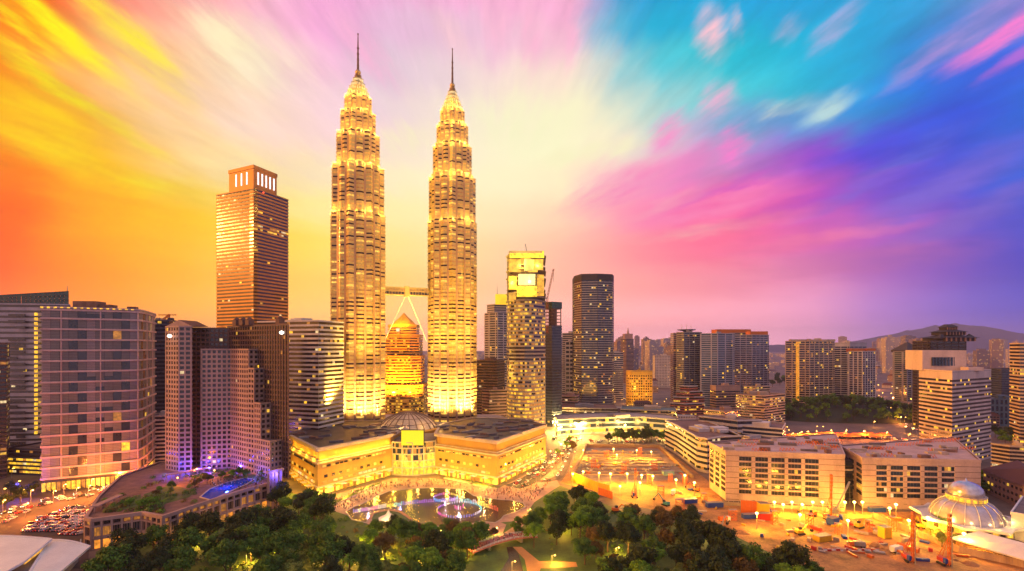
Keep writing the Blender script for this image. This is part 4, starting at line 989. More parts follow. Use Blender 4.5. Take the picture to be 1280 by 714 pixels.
o1 = building('orange_roof_tower', 'dark tower under a wide orange roof slab behind the blue glass tower', 'apartments', [A(897, 920), A(942, 912)], 131, 30, wall=W_GREY, glass=G_NAVY, lit=.16, sp=.36, pier=3, pw=.8, plant=False)
a, b_ = A(896, 918), A(941, 910); mb = MB(); mb.box(((a[0] + b_[0]) / 2, 930, 135), (b_[0] - a[0], 26, 8)); mb.build('orange_roof', [W_ORANGE], o1)
o2 = building('orange_cap_tower', 'navy tower with a smaller orange roof box on the right of its cluster', 'apartments', [A(918, 868), A(940, 862), A(961, 880)], 126, 30, wall=W_LAV, glass=G_NAVY, lit=.07, sp=.34, pier=3, pw=.9, plant=False)
a, b_ = A(939, 880), A(961, 880); mb = MB(); mb.box(((a[0] + b_[0]) / 2, 892, 130), (b_[0] - a[0], 18, 8)); mb.build('orange_roof', [W_ORANGE], o2)
# low white and cream buildings before the cluster
st = building('stepped_terrace_block', 'white terraced block with red trimmed balconies stepping down below the navy towers', 'apartments', [A(838, 740), A(856, 728), A(880, 738)], 18, 26, wall=W_WHITE, glass=G_BROWN, lit=.3, fh=3.4, sp=.5, slab=M_wall('red_trim', (.45, .14, .10)))
for (x0, x1, za_, zb__) in ((842, 880, 18.5, 27), (846, 878, 27.5, 36), (850, 872, 36.5, 44)):
    building('', '', '', [A(x0, 744), A((x0 + x1) / 2, 735), A(x1, 744)], zb__, 20, z0=za_, wall=W_WHITE, glass=G_BROWN, lit=.2, fh=3.4, sp=.5, parent=st, plant=False, slab=bpy.data.materials['red_trim'])
building('taupe_office', 'taupe office block with wide ribbon windows between the terraces and the cream hotel', 'office', [A(888, 742), A(895, 730), A(925, 736)], 45, 26, wall=W_PINK, glass=G_NAVY, lit=.07, sp=.5, cap=7)
building('cream_hotel', 'cream balconied hotel bending round a corner below the orange roofed towers', 'hotel', [A(920, 660), A(955, 640), A(981, 668)], 39, 26, wall=W_CREAM, glass=G_BROWN, lit=.3, weights=(3, 4, 1, 1), fh=3.4, sp=.5, roof=R_BROWN)
building('cream_annex', 'raised cream wing with a roof box behind the cream hotel', 'hotel', [A(930, 700), A(944, 690), A(962, 700)], 47, 18, wall=W_CREAM, glass=G_BROWN, lit=.1, fh=3.4, sp=.5)
# ribbon window offices
ro1 = building('ribbon_office', 'white office with rounded ribbon windows facing the construction pit', 'office', [G(832, 560), A(846, 470), A(872, 408), A(884, 400), A(900, 410)], 27.5, 40, wall=W_WHITE, glass=G_NAVY, fh=4.5, sp=.5, lit=.22, weights=(3, 2, 2, 3), roof=R_BROWN, out=.6)
building('ribbon_office', 'white flat roofed office with one dark ribbon window behind the rounded one', 'office', [A(874, 500), A(922, 470), A(952, 474)], 32, 40, wall=W_WHITE, glass=G_NAVY, fh=5.2, sp=.5, lit=.12, roof=R_BROWN)
building('service_block', 'small plain pinkish block with rooftop plant among the white offices', 'building', [A(880, 560), A(905, 545), A(925, 560)], 31, 24, wall=W_PINK, glass=G_NAVY, lit=.1)
building('roof_garden_office', 'low white office with green roof edge behind the big right hand blocks', 'office', [A(905, 480), A(978, 452)], 27, 40, wall=W_WHITE, glass=G_NAVY, lit=.1, roof=R_BROWN)

# ------------------------------------------------------------------ pair of panelled blocks
PANEL = M_wall('pink_panel', (.48, .34, .31), var=.28, scale=.12); PJ = M_wall('panel_joint', (.16, .11, .10))
def panel_block(name, label, front, side, back, Z, cols, rows, zlo, zhi, lit, seed):
    """front: (left, right) corners of the long face; side: left return corner"""
    rng = random.Random(seed); poly = ccw([side, front[0], front[1], back]); cx = sum(p[0] for p in poly) / 4; cy_ = sum(p[1] for p in poly) / 4
    root = thing(name, label, 'office', (cx, cy_, 0)); w = MB(); w.prism(offset(poly, -.6), 0, Z, 0)
    p, q = Vector(front[0]), Vector(front[1]); l = (q - p).length; d = (q - p) / l; nr = Vector((d.y, -d.x)); rot = math.atan2(d.y, d.x)
    fh = (zhi - zlo) / rows
    # solid panels round the openings
    def slab(f0, f1, z0, z1, o=0.0):
        a = p + d * (l * f0); b_ = p + d * (l * f1); c = (a + b_) / 2 - nr * (.3 - o)
        w.box((c.x, c.y, (z0 + z1) / 2), ((b_ - a).length, .6, z1 - z0), 0, rot)
    xs = [0.0] + [v for c in cols for v in c] + [1.0]
    for i in range(0, len(xs), 2): slab(xs[i], xs[i + 1], 0, Z)
    for (a, b_) in cols:
        slab(a, b_, zhi, Z); slab(a, b_, 0, zlo)
        for r in range(1, rows): slab(a, b_, zlo + r * fh - .55, zlo + r * fh + .55, -.1)
    for r in range(int(Z / fh) + 1):
        z = zlo + (r - 1) * fh
        if 1 < z < Z - 1:
            for i in range(0, len(xs), 2):
                a = p + d * (l * xs[i]); b_ = p + d * (l * xs[i + 1]); c = (a + b_) / 2 + nr * .02; w.box((c.x, c.y, z), ((b_ - a).length, .10, .34), 1, rot)
    w.ring(poly, -.8, .3, Z - 1.2, Z + .8, 0)
    w.build('wall', [PANEL, PJ], root)
    for r in range(rows):
        for (a, b_) in cols:
            A_ = p + d * (l * a); B_ = p + d * (l * b_); c = (A_ + B_) / 2 - nr * .45; mb = MB(); n = 4; wd = (B_ - A_).length / n
            for k in range(n):
                cc = A_ + d * (wd * (k + .5)) - nr * .4; mb.box((cc.x, cc.y, zlo + (r + .5) * fh), (wd * .94, .12, fh - 1.1), choose_lit(rng, lit if r not in (1,) else lit * 2.5, (2, 3, 2, 1)), rot)
            mb.build('window', [G_NAVY] + LITS, root)
    # left return face
    P, Q = Vector(side), Vector(front[0]); L_ = (Q - P).length; D = (Q - P) / L_; NR = Vector((D.y, -D.x)); R_ = math.atan2(D.y, D.x)
    for r in range(rows):
        for k in range(3):
            c = P + D * (L_ * (k + .5) / 3) - NR * .5; mb = MB(); mb.box((c.x, c.y, zlo + (r + .5) * fh), (L_ / 3 * .6, .4, fh * .6), choose_lit(rng, lit), R_); mb.build('window', [G_NAVY] + LITS, root)
    rm = MB(); rm.prism(offset(poly, -.9), Z - .6, Z - .1, 0); ro = rm.build('roof', [R_BROWN], root)
    for k in range(34):
        a, b_ = rng.uniform(.04, .94), rng.uniform(.08, .92); e0 = p.lerp(q, a); e1 = Vector(side).lerp(Vector(back), a); c = e0.lerp(e1, b_); mb = MB()
        if k % 3 == 0:
            for s_ in range(5): mb.beam((c.x + s_ * 2.2, c.y, Z), (c.x + s_ * 2.2 + 1.1, c.y + 1, Z + 2.0), .3); mb.beam((c.x + s_ * 2.2 + 1.1, c.y + 1, Z + 2), (c.x + s_ * 2.2 + 2.2, c.y, Z), .3)
            mb.build('roof_truss', [M_ORSTEEL], ro)
        else:
            h = rng.uniform(.8, 2.6); mb.box((c.x, c.y, Z - .1 + h / 2), (rng.uniform(2, 12), rng.uniform(1.5, 4), h), rng.choice((0, 1, 2)), rot); mb.build('roof_unit', [R_GREY, R_BROWN, R_PALE], ro)
    return root
ca = [(.117, .225), (.257, .366), (.393, .507), (.535, .646), (.676, .79)]
panel_block('panelled_office', 'big pink panelled block with five columns of windows behind the orange hoarding', ((-0 + wx(907, 328), 328), A(1056, 315)), A(885.5, 358), A(1045, 392), 33.8, ca, 7, 5.0, 31, .05, 4)
cbn = [(.12, .213), (.243, .352), (.384, .498), (.53, .644), (.674, .785)]
panel_block('panelled_office', 'big pink panelled block with a mural of blue reflections, beside the domed hall', (A(1078, 313), A(1226, 306)), A(1050, 352), A(1192, 384), 32.4, cbn, 6, 7, 28.5, .14, 6)
ac = thing('link_atrium', 'dark glass link between the two panelled blocks', 'building', (*A(1062, 345), 0))
mb = MB(); P_ = [A(1056.5, 330), A(1074, 330), A(1060, 372), A(1044, 372)]; mb.prism(ccw(P_), 0, 27, 0)
for i in range(6): mb.ring(ccw(P_), 0, .25, i * 4.5 + .2, i * 4.5 + 1.0, 1)
mb.ring(ccw(P_), 0, .6, 20, 21.2, 2); mb.build('wall', [G_NAVY, W_DARK, W_WHITE], ac)

# ------------------------------------------------------------------ office tower on the right with upper box, pagoda crown behind
W_OFF = M_wall('pale_pink_cladding', (.62, .47, .42))
of = [A(1149.5, 458), A(1190, 420), A(1238, 455)]
ot = building('banded_office_tower', 'pale pink banded office tower with a plain box on its roof', 'office', of, 82.8, 30, wall=W_OFF, glass=G_BROWN, fh=3.65, sp=.46, lit=.2, weights=(4, 3, 1, 3), bay=2.6, out=.5, cap=6.5, roof=R_PALE, plant=False)
a, b_ = A(1153, 452), A(1208, 449); mb = MB(); mb.prism(ccw([a, b_, (b_[0] + 2, b_[1] + 22), (a[0] + 2, a[1] + 22)]), 83.2, 102, 0); ub = mb.build('upper_box', [W_OFF], ot)
mb = MB()
for k in range(8):
    c = a[0] + (b_[0] - a[0]) * (.22 + .52 * k / 7); mb.box((c, 450.3, 91.5), (2.0, 1.0, 8.0), 0)
mb.build('louvre_slot', [G_NAVY], ub)
mb = MB(); c = A(1215, 442); mb.box((c[0], c[1], 85), (14, 8, 3.2)); mb.build('plant_room', [W_OFF], ot)
pg = A(1185, 620); pgt = building('pagoda_tower', 'dark tower crowned by three tiers of hipped pagoda roofs behind the banded office tower', 'tower', [A(1163, 610), A(1207, 606)], 112, 30, wall=W_DARK, glass=G_BROWN, lit=.03, bay=4, pier=2, pw=1.5, plant=False)
for (hw, z0_, z1_, zr) in ((23, 112.4, 117, 120.5), (15, 120.5, 124.5, 127.5), (8, 127.5, 130.5, 134.5)):
    cxp_, cyp_ = wx(1185, 622), 622
    mb = MB(); mb.box((cxp_, cyp_, (z0_ + z1_) / 2), (hw * 1.6, hw * 1.5, z1_ - z0_))
    for q in range(7): mb.box((cxp_ + hw * 1.6 * (q - 3) / 6.2, cyp_ - hw * .78, (z0_ + z1_) / 2), (hw * .07, .8, z1_ - z0_), 1)
    mb.build('roof_storey', [W_DARK, W_PINK], pgt)
    mb = MB(); mb.lathe((cxp_, cyp_, z1_), [(hw * 1.32, 0), (hw * .5, (zr - z1_))], 0, 4, a0=PI / 4)
    o = mb.build('hip_roof', [W_DARK], pgt)
for k in (-1, 1):
    mb = MB(); mb.lathe((wx(1185, 622) + k * 18, 612, 116), [(7.5, 0), (.4, 6)], 0, 4, a0=PI / 4); mb.build('hip_roof', [W_DARK], pgt)
# residential pair left of the office tower
r1 = building('ochre_tower', 'broad brown grid tower with a glowing orange stair strip beyond the wooded hill', 'apartments', [A(982, 815), A(1012, 800), A(1043, 812)], 114, 30, wall=W_CREAM, glass=G_BROWN, lit=.12, sp=.34, bay=3.2, pier=3, pw=1.2, weights=(2, 5, 0, 2))
mb = MB(); c = A(997, 805.5); mb.box((c[0], c[1], 60), (4, 3, 108), 0); mb.build('stair_strip', [M_emit('orange_stair_light', (1, .35, .02), .8, scale=.4)], r1)
mb = MB()
for px in (992, 1003, 1018, 1030, 1038): c = A(px, 822); mb.box((c[0], c[1], 116.5), (12, 8, 3.6), 0)
mb.build('roof_box', [W_CREAM], r1)
building('slate_roof_tower', 'slate tower with a dark overhanging flat roof beside the broad brown grid tower', 'apartments', [A(1043, 870), A(1062, 860), A(1083, 872)], 112, 30, wall=W_LAV, glass=G_NAVY, lit=.06, sp=.3, pier=3, pw=.9, cap=6)
r3_ = building('white_striped_tower', 'slim tower with white vertical stripes and orange roof boxes above the wooded hill', 'apartments', [A(1061, 800), A(1078, 790), A(1094, 802)], 97, 30, wall=W_WHITE, glass=G_NAVY, lit=.06, sp=.2, bay=3.2, pier=2, pw=1.5, plant=False)
mb = MB(); c = A(1069, 808); mb.box((c[0], c[1], 100), (22, 12, 5.5), 0); c = A(1086, 808); mb.box((c[0], c[1], 100), (14, 12, 5.5), 0); mb.build('orange_roof_box', [W_ORANGE], r3_)
pt_ = building('pyramid_tower', 'green grey tower with a dark pyramid roof left of the banded office tower', 'tower', [A(1117, 940), A(1134, 925), A(1151, 938)], 95, 30, wall=W_GREY, glass=G_TEAL, lit=.06, sp=.35, pier=4, pw=3, plant=False)
c = A(1134, 945); mb = MB(); mb.lathe((c[0], c[1], 95), [(25, 0), (25, 4), (1, 20)], 0, 4, a0=PI / 4 + .1); mb.build('pyramid_roof', [W_DARK], pt_)
building('navy_slab', 'plain dark navy slab at the picture edge beyond the banded office tower', 'building', [A(1252, 790), A(1300, 780)], 68, 30, wall=W_NAVY, glass=G_NAVY, lit=.02)
building('teal_arched_block', 'low blue green block with narrow tall windows right of the banded office tower', 'building', [A(1238, 640), A(1300, 628)], 35, 30, wall=M_wall('teal_render', (.10, .15, .19)), glass=G_NAVY, sp=.3, fh=8, bay=5, pier=1, pw=2.2, lit=.06)
building('edge_tower', 'brown balconied tower cut off by the right picture edge', 'apartments', [A(1275, 520), A(1310, 510)], 108, 24, wall=W_CREAM, glass=G_BROWN, lit=.25, sp=.45)
building('lit_apartments', 'short apartment block with glowing yellow balconies near the right edge', 'apartments', [A(1240, 408), A(1262, 398), A(1300, 392)], 22, 16, wall=W_CREAM, glass=G_BROWN, lit=.75, weights=(4, 2, 2, 4), fh=3.2, sp=.4, roof=R_BROWN)
# row house with brown tiled roof
rh = thing('terrace_house', 'long pinkish house with a dark brown hipped roof behind the domed hall', 'house', (*A(1262, 345), 0))
hp_ = [A(1229, 350), A(1285, 306), A(1330, 316), A(1262, 366)]
mb = MB(); mb.prism(ccw(hp_), 0, 15.5, 0); mb.build('wall', [W_PINK], rh)
mb = MB(); e = offset(ccw(hp_), 1.4); q = [Vector((*p, 15.6)) for p in e]
mids = sorted(q, key=lambda v: v.x); r0_, r1_ = (mids[0] + mids[1]) / 2 + Vector((9, -6, 8)), (mids[2] + mids[3]) / 2 + Vector((-9, 4, 8))
for i in range(4):
    a_, b__ = q[i], q[(i + 1) % 4]
    ends = [(r0_ if (v - r0_).length < (v - r1_).length else r1_) for v in (a_, b__)]
    mb.face([a_, b__, ends[1], ends[0]] if (ends[0] - ends[1]).length > .1 else [a_, b__, ends[0]], 0)
mb.build('roof', [R_RED], rh)
P, Q = Vector(hp_[0]), Vector(hp_[1]); D = (Q - P).normalized(); NR = Vector((D.y, -D.x))
for r in range(3):
    for k in range(11):
        c = P + D * ((Q - P).length * (k + .5) / 11) + NR * .1; mb = MB(); mb.box((c.x, c.y, 3.4 + r * 4.4), (1.6, .4, 1.7), 0 if RNG.random() < .8 else 1, math.atan2(D.y, D.x)); mb.build('window', [G_BROWN, LITS[0]], rh)

# ------------------------------------------------------------------ hazy city beyond
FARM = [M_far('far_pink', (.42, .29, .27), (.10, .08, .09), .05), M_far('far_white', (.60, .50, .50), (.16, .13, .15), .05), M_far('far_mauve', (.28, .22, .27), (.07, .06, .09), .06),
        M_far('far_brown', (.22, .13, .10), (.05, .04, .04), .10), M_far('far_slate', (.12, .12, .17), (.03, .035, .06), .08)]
FARL = ['pinkish', 'whitish', 'mauve', 'brown', 'slate']
rf_ = random.Random(21)
def far_block(px, Y, w, d, h, mi, label, group, cat='building'):
    x = wx(px, Y); mb = MB(); hw, hd = w / 2, d / 2
    k = rf_.random(); rot = rf_.uniform(-.5, .5); ca_, sa_ = math.cos(rot), math.sin(rot)
    def rp(poly): return [(x + a * ca_ - b * sa_, Y + a * sa_ + b * ca_) for a, b in poly]
    base = rp([(-hw, -hd), (hw, -hd), (hw, hd), (-hw, hd)])
    mb.prism(base, 0, h, 0, 1)
    if h > 25:
        mb.prism(rp([(-hw * .6, -hd * .6), (hw * .5, -hd * .6), (hw * .5, hd * .6), (-hw * .6, hd * .6)]), h, h + rf_.uniform(3, 8), 0, 1)
        if k < .3: mb.prism(rp([(-hw * .2, -hd * .2), (hw * .2, -hd * .2), (hw * .2, hd * .2), (-hw * .2, hd * .2)]), h, h + rf_.uniform(10, 18), 0, 1)
    elif k < .6:
        r = [(-hw * 1.05, -hd * 1.05), (hw * 1.05, -hd * 1.05), (hw * 1.05, hd * 1.05), (-hw * 1.05, hd * 1.05)]; q = [(a, b, h + .05) for a, b in rp(r)]
        rr = rp([(-hw * .8, 0), (hw * .8, 0)]); e0, e1 = (*rr[0], h + hd * .5), (*rr[1], h + hd * .5)
        mb.face([q[0], q[1], e1, e0], 2); mb.face([q[2], q[3], e0, e1], 2); mb.face([q[1], q[2], e1], 2); mb.face([q[3], q[0], e0], 2)
    o = mb.build('far_building' if h > 25 else 'low_building', [FARM[mi], R_PALE if mi < 3 else R_BROWN, R_RED], origin=(x, Y, 0)); return tag(o, label, cat, group)
for i in range(130):
    Y = rf_.uniform(1700, 5200); px = rf_.choice((rf_.uniform(396, 416), rf_.uniform(690, 850), rf_.uniform(770, 850), rf_.uniform(950, 1300), rf_.uniform(1090, 1165)))
    top = rf_.uniform(420, 441); h = max(35, min(wz(top, Y), 250)); w = rf_.uniform(22, 48) * (1 + Y / 6000); mi = rf_.randrange(3)
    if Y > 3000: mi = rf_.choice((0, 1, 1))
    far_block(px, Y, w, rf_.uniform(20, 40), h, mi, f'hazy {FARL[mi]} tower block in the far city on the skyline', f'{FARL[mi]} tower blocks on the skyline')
for i in range(190):
    Y = 640 * (1 + 3.2 * rf_.random() ** 1.6); px = rf_.choice((rf_.uniform(690, 860), rf_.uniform(930, 1300), rf_.uniform(1060, 1300)))
    if 970 < px < 1155 and Y < 760: continue
    if 1085 < px < 1125 and Y < 1100: continue
    mi = rf_.choice((0, 1, 1, 2, 3)); far_block(px, Y, rf_.uniform(14, 34), rf_.uniform(12, 22), rf_.uniform(6, 22), mi, f'low {FARL[mi]} building among the roofs of the middle distance', f'low {FARL[mi]} buildings of the middle distance')
mb = MB()
for i in range(900):
    Y = 2200 + 4200 * rf_.random(); x = wx(rf_.uniform(380, 1320), Y); h = rf_.uniform(6, 40) * (1.6 if rf_.random() < .15 else 1); w, d = rf_.uniform(20, 70), rf_.uniform(15, 40); a = rf_.uniform(-.6, .6)
    mb.box((x, Y, h / 2), (w, d, h), 0, a)
o = mb.build('far_sprawl', [FARM[1]]); o['kind'] = 'stuff'

# ------------------------------------------------------------------ streets, park and lake
def gp(*pts, z=0.0): return [G(x, y, z) for x, y in pts]
sheet('avenue', gp((-60, 700), (-60, 636), (40, 612), (110, 606), (178, 592), (205, 580), (212, 588), (150, 640), (112, 668), (110, 712)), .05, ASPH)
sheet('park_lawn', gp((110, 800), (120, 690), (205, 652), (345, 612), (400, 625), (440, 642), (470, 655), (640, 652), (660, 632), (700, 607), (780, 640), (900, 665), (1000, 690), (1050, 735), (1100, 820)), .05, GRASS)
sheet('plaza', gp((398, 624), (440, 612), (492, 598), (543, 598), (622, 611), (668, 588), (690, 590), (700, 607), (668, 628), (656, 645), (640, 652), (600, 656), (470, 660), (440, 646), (400, 634)), .11, PAVE)
LAKE = [(432, 640), (442, 634), (453, 630), (470, 621), (486, 614.5), (512, 611.5), (542, 610), (566, 611), (582, 613), (592, 620), (608, 623), (626, 625), (640, 626), (654, 629), (657, 634), (646, 640), (630, 645), (626, 650), (619, 654), (599, 652), (585, 657), (560, 660), (520, 655), (514, 649), (500, 640), (486, 637.5), (468, 641), (462, 648), (458, 654), (440, 650)]
WATER, t, b = new_mat('lake_water'); b.inputs['Base Color'].default_value = (.03, .018, .02, 1); b.inputs['Roughness'].default_value = .2; b.inputs['Specular IOR Level'].default_value = .5
n = nz(t, 1.3, 3.0); bp = t.nodes.new('ShaderNodeBump'); bp.inputs['Strength'].default_value = .25; bp.inputs['Distance'].default_value = .3; lk(t, n.outputs['Fac'], bp.inputs['Height']); lk(t, bp.outputs[0], b.inputs['Normal'])
sheet('lake_water', gp(*LAKE), .17, WATER)
KERB = M_wall('pale_kerb', (.45, .36, .30), streak=False)
mb = MB(); lp = [Vector((*p, 0)) for p in gp(*LAKE)]
for i in range(len(lp)):
    a, c = lp[i], lp[(i + 1) % len(lp)]; mb.beam((a.x, a.y, .2), (c.x, c.y, .2), .7, 0, .3)
struct('lake_kerb', mb, KERB)
sheet('stream_water', gp((633, 684), (640, 684), (648, 692), (654, 714), (658, 760), (622, 760), (626, 714), (636, 698)), .17, WATER)
sheet('stream_path', gp((641, 684), (652, 684), (674, 702), (720, 703), (722, 709), (676, 711), (668, 730), (662, 730), (656, 700)), .15, M_wall('orange_paving', (.45, .22, .08), streak=False))
sheet('lake_walk', gp((596, 654), (616, 650), (633, 656), (628, 668), (640, 660), (650, 640), (662, 640), (658, 652), (640, 676), (622, 672), (606, 664)), .16, PAVE)
sheet('garden_bed', gp((464, 648), (468, 642.5), (486, 638.5), (499, 641), (513, 650), (490, 660), (470, 658)), .19, GRASS)
mb = MB(); gl = [Vector((*p, 0)) for p in gp((463, 649), (466, 642.5), (476, 639), (488, 638), (500, 640), (508, 645), (514, 650))]
for i in range(len(gl) - 1): mb.beam((gl[i].x, gl[i].y, .28), (gl[i + 1].x, gl[i + 1].y, .28), 1.6, 0, .3)
struct('garden_path', mb, M_wall('orange_paving_ring', (.5, .26, .1), streak=False))
# loop road and mall street
mb = MB()
def road(pts, w, m, z, name, closed=False):
    P = [Vector(G(*p)) for p in pts]; P = [Vector(q) for q in curve([tuple(p) for p in P], 5)]; L_, R_ = [], []
    for i, p in enumerate(P):
        d = (P[min(i + 1, len(P) - 1)] - P[max(i - 1, 0)]); d.normalize(); nn = Vector((-d.y, d.x)) * w / 2; L_.append(p + nn); R_.append(p - nn)
    mb = MB()
    for i in range(len(P) - 1): mb.face([(*R_[i], z), (*R_[i + 1], z), (*L_[i + 1], z), (*L_[i], z)])
    return struct(name, mb, m), P
ST, STP = road([(640, 609), (662, 600), (690, 578), (706, 560), (716, 546), (722, 536)], 15, ASPH, .15, 'street')
LP, LPP = road([(694, 572), (684, 580), (668, 590), (664, 596), (672, 601), (684, 601), (697, 597), (704, 588), (712, 570), (722, 550)], 7, ASPH, .19, 'loop_road')
BR, BRP = road([(690, 549), (760, 552), (850, 551), (905, 549)], 14, ASPH, .13, 'street')
RR, RRP = road([(1148, 546), (1140, 530), (1120, 515), (1102, 505), (1085, 492), (1070, 478), (1050, 462)], 22, ASPH, .13, 'street')
RS, RSP = road([(980, 548), (1040, 545), (1100, 548), (1150, 552)], 20, ASPH, .10, 'street')
HW, HWP = road([(700, 486), (800, 482), (900, 482), (960, 480)], 20, ASPH, .10, 'street')
# lane markings
mb = MB()
for P in (STP, BRP, RRP):
    for i in range(len(P) - 1):
        d = (P[i + 1] - P[i]); n_ = max(1, int(d.length / 6))
        for k in range(n_):
            a, c = P[i] + d * (k / n_), P[i] + d * ((k + .5) / n_); mb.beam((a.x, a.y, .22), (c.x, c.y, .22), .35, 0, .02)
struct('lane_markings', mb, M_WHITEP)

# ------------------------------------------------------------------ trees
LEAFM = []
for i, c in enumerate(((.075, .16, .016), (.14, .28, .016), (.035, .06, .012), (.22, .28, .05), (.15, .10, .02))):
    m, t, b = new_mat(('deep_green', 'fresh_green', 'blackish_green', 'pale_green', 'russet_green')[i] + '_leaf')
    n = nz(t, .35, 3.0); lk(t, cramp(t, n.outputs['Fac'], [(.3, tuple(v * .55 for v in c)), (.52, c), (.75, tuple(v * 1.6 for v in c))]), b.inputs['Base Color'])
    b.inputs['Roughness'].default_value = .7; b.inputs['Specular IOR Level'].default_value = .25; LEAFM.append(m)
BARK = M_wall('bark', (.10, .065, .045))
def tree_proto(seed, H, Rc, mat, leaves, kind):
    rng = random.Random(seed); root = thing('tree', kind, 'tree', (0, -500, 0)); tr = MB()
    th = H * .38; tr.tube((0, 0, -.2), (0, 0, th), H * .028, H * .018)
    lobes = []
    n = rng.randint(9, 13)
    for k in range(n):
        a = 2 * PI * k / n + rng.uniform(-.3, .3); rr = Rc * rng.uniform(.25, .72); z = H * rng.uniform(.48, .84); r = Rc * rng.uniform(.26, .44)
        lobes.append((Vector((rr * math.cos(a), rr * math.sin(a), z)), r))
    lobes.append((Vector((0, 0, H * .82)), Rc * .45))
    for c, r in lobes[::2]: tr.tube((0, 0, th * rng.uniform(.7, 1)), tuple(c * .9), H * .014, H * .005, n=5)
    tr.build('trunk', [BARK], root, origin=(0, 0, 0))
    lf = MB()
    for _ in range(leaves):
        c, r = rng.choices(lobes, [l[1] ** 2 for l in lobes])[0]
        d = Vector((rng.gauss(0, 1), rng.gauss(0, 1), rng.gauss(.35, .8))).normalized(); p = c + d * r * (rng.random() ** .35) * rng.uniform(.85, 1.15)
        s_ = Rc * rng.uniform(.045, .095); nrm_ = (d + Vector((rng.uniform(-.8, .8), rng.uniform(-.8, .8), rng.uniform(-.4, .9)))).normalized()
        u = nrm_.orthogonal().normalized(); v = nrm_.cross(u); a = rng.uniform(0, PI); u, v = u * math.cos(a) + v * math.sin(a), v * math.cos(a) - u * math.sin(a)
        lf.face([p - u * s_, p - v * s_ * .6, p + u * s_, p + v * s_ * .7 + nrm_ * s_ * .3])
    o = lf.build('crown', [mat], root, origin=(0, 0, 0)); return root
def palm_proto(seed):
    rng = random.Random(seed); root = thing('palm_tree', '', 'tree', (0, -500, 0)); tr = MB(); tr.tube((0, 0, -.2), (0, 0, 7), .28, .2); tr.build('trunk', [BARK], root, origin=(0, 0, 0))
    lf = MB()
    for k in range(26):
        a = 2 * PI * k / 26 + rng.uniform(-.2, .2); up = rng.uniform(-.2, 1.1); ln_ = rng.uniform(2.8, 4.0); p = Vector((0, 0, 7)); d = Vector((math.cos(a), math.sin(a), up)).normalized(); sd_ = Vector((-math.sin(a), math.cos(a), 0))
        for q in range(5):
            p2 = p + d * ln_ / 5; w0, w1 = .5 - .07 * q, .42 - .08 * q
            lf.face([p - sd_ * w0, p2 - sd_ * w1, p2 + Vector((0, 0, .15)), p + Vector((0, 0, .15))]); lf.face([p + Vector((0, 0, .15)), p2 + Vector((0, 0, .15)), p2 + sd_ * w1, p + sd_ * w0])
            p = p2; d = (d + Vector((0, 0, -.28))).normalized()
    lf.build('crown', [LEAFM[1]], root, origin=(0, 0, 0)); return root
PROTO = {}
for kname, args in {'deep': (1, 14, 6.6, LEAFM[0], 2600), 'deep2': (2, 15, 6.2, LEAFM[0], 2400), 'fresh': (3, 14, 6.8, LEAFM[1], 2600), 'dark': (4, 16, 6.6, LEAFM[2], 2600), 'dark2': (8, 14, 6.0, LEAFM[2], 2200), 'pale': (5, 9, 4.2, LEAFM[3], 1500), 'russet': (6, 12, 5.6, LEAFM[4], 2000)}.items():
    PROTO[kname] = tree_proto(*args, kname)
PROTO['palm'] = palm_proto(7)
PK = {k: kids(v) for k, v in PROTO.items()}; USED = set()
TREE_DESC = {'deep': 'deep green broad tree', 'deep2': 'deep green tall tree', 'fresh': 'bright green broad tree', 'dark': 'blackish green tree', 'dark2': 'blackish green rounded tree', 'pale': 'small pale green tree', 'russet': 'russet brown green tree', 'palm': 'feathery palm'}
def plant_tree(kind, x, y, s, where, group, z=0.0):
    lb = f'{TREE_DESC[kind]} {where}'; rz = RNG.uniform(0, 6.28); sc = (s * RNG.uniform(.92, 1.1), s * RNG.uniform(.92, 1.1), s * RNG.uniform(.88, 1.12))
    if kind not in USED:
        USED.add(kind); r = PROTO[kind]; r.location = (x, y, z); r.rotation_euler = (0, 0, rz); r.scale = sc; r['label'] = lb; r['group'] = f'{TREE_DESC[kind]}s {group}'; return r
    return dup(PROTO[kind], (x, y, z), rz, sc, lb, f'{TREE_DESC[kind]}s {group}', PK[kind])
tr_ = random.Random(4)
def inside(p, poly):
    x, y = p; c = False
    for i in range(len(poly)):
        x1, y1 = poly[i]; x2, y2 = poly[i - 1]
        if (y1 > y) != (y2 > y) and x < (x2 - x1) * (y - y1) / (y2 - y1) + x1: c = not c
    return c
def scatter(region, n, kinds, s0, s1, where, group, gap, z=0.0, avoid=()):
    P = gp(*region, z=z); xs = [p[0] for p in P]; ys = [p[1] for p in P]; got = []
    for _ in range(n * 30):
        if len(got) >= n: break
        c = (tr_.uniform(min(xs), max(xs)), tr_.uniform(min(ys), max(ys)))
        if not inside(c, P) or any((c[0] - q[0]) ** 2 + (c[1] - q[1]) ** 2 < gap * gap for q in got): continue
        if any(inside(c, q) for q in avoid): continue
        got.append(c); plant_tree(tr_.choice(kinds), c[0], c[1], tr_.uniform(s0, s1), where, group, z)
LAKEP = gp(*LAKE)
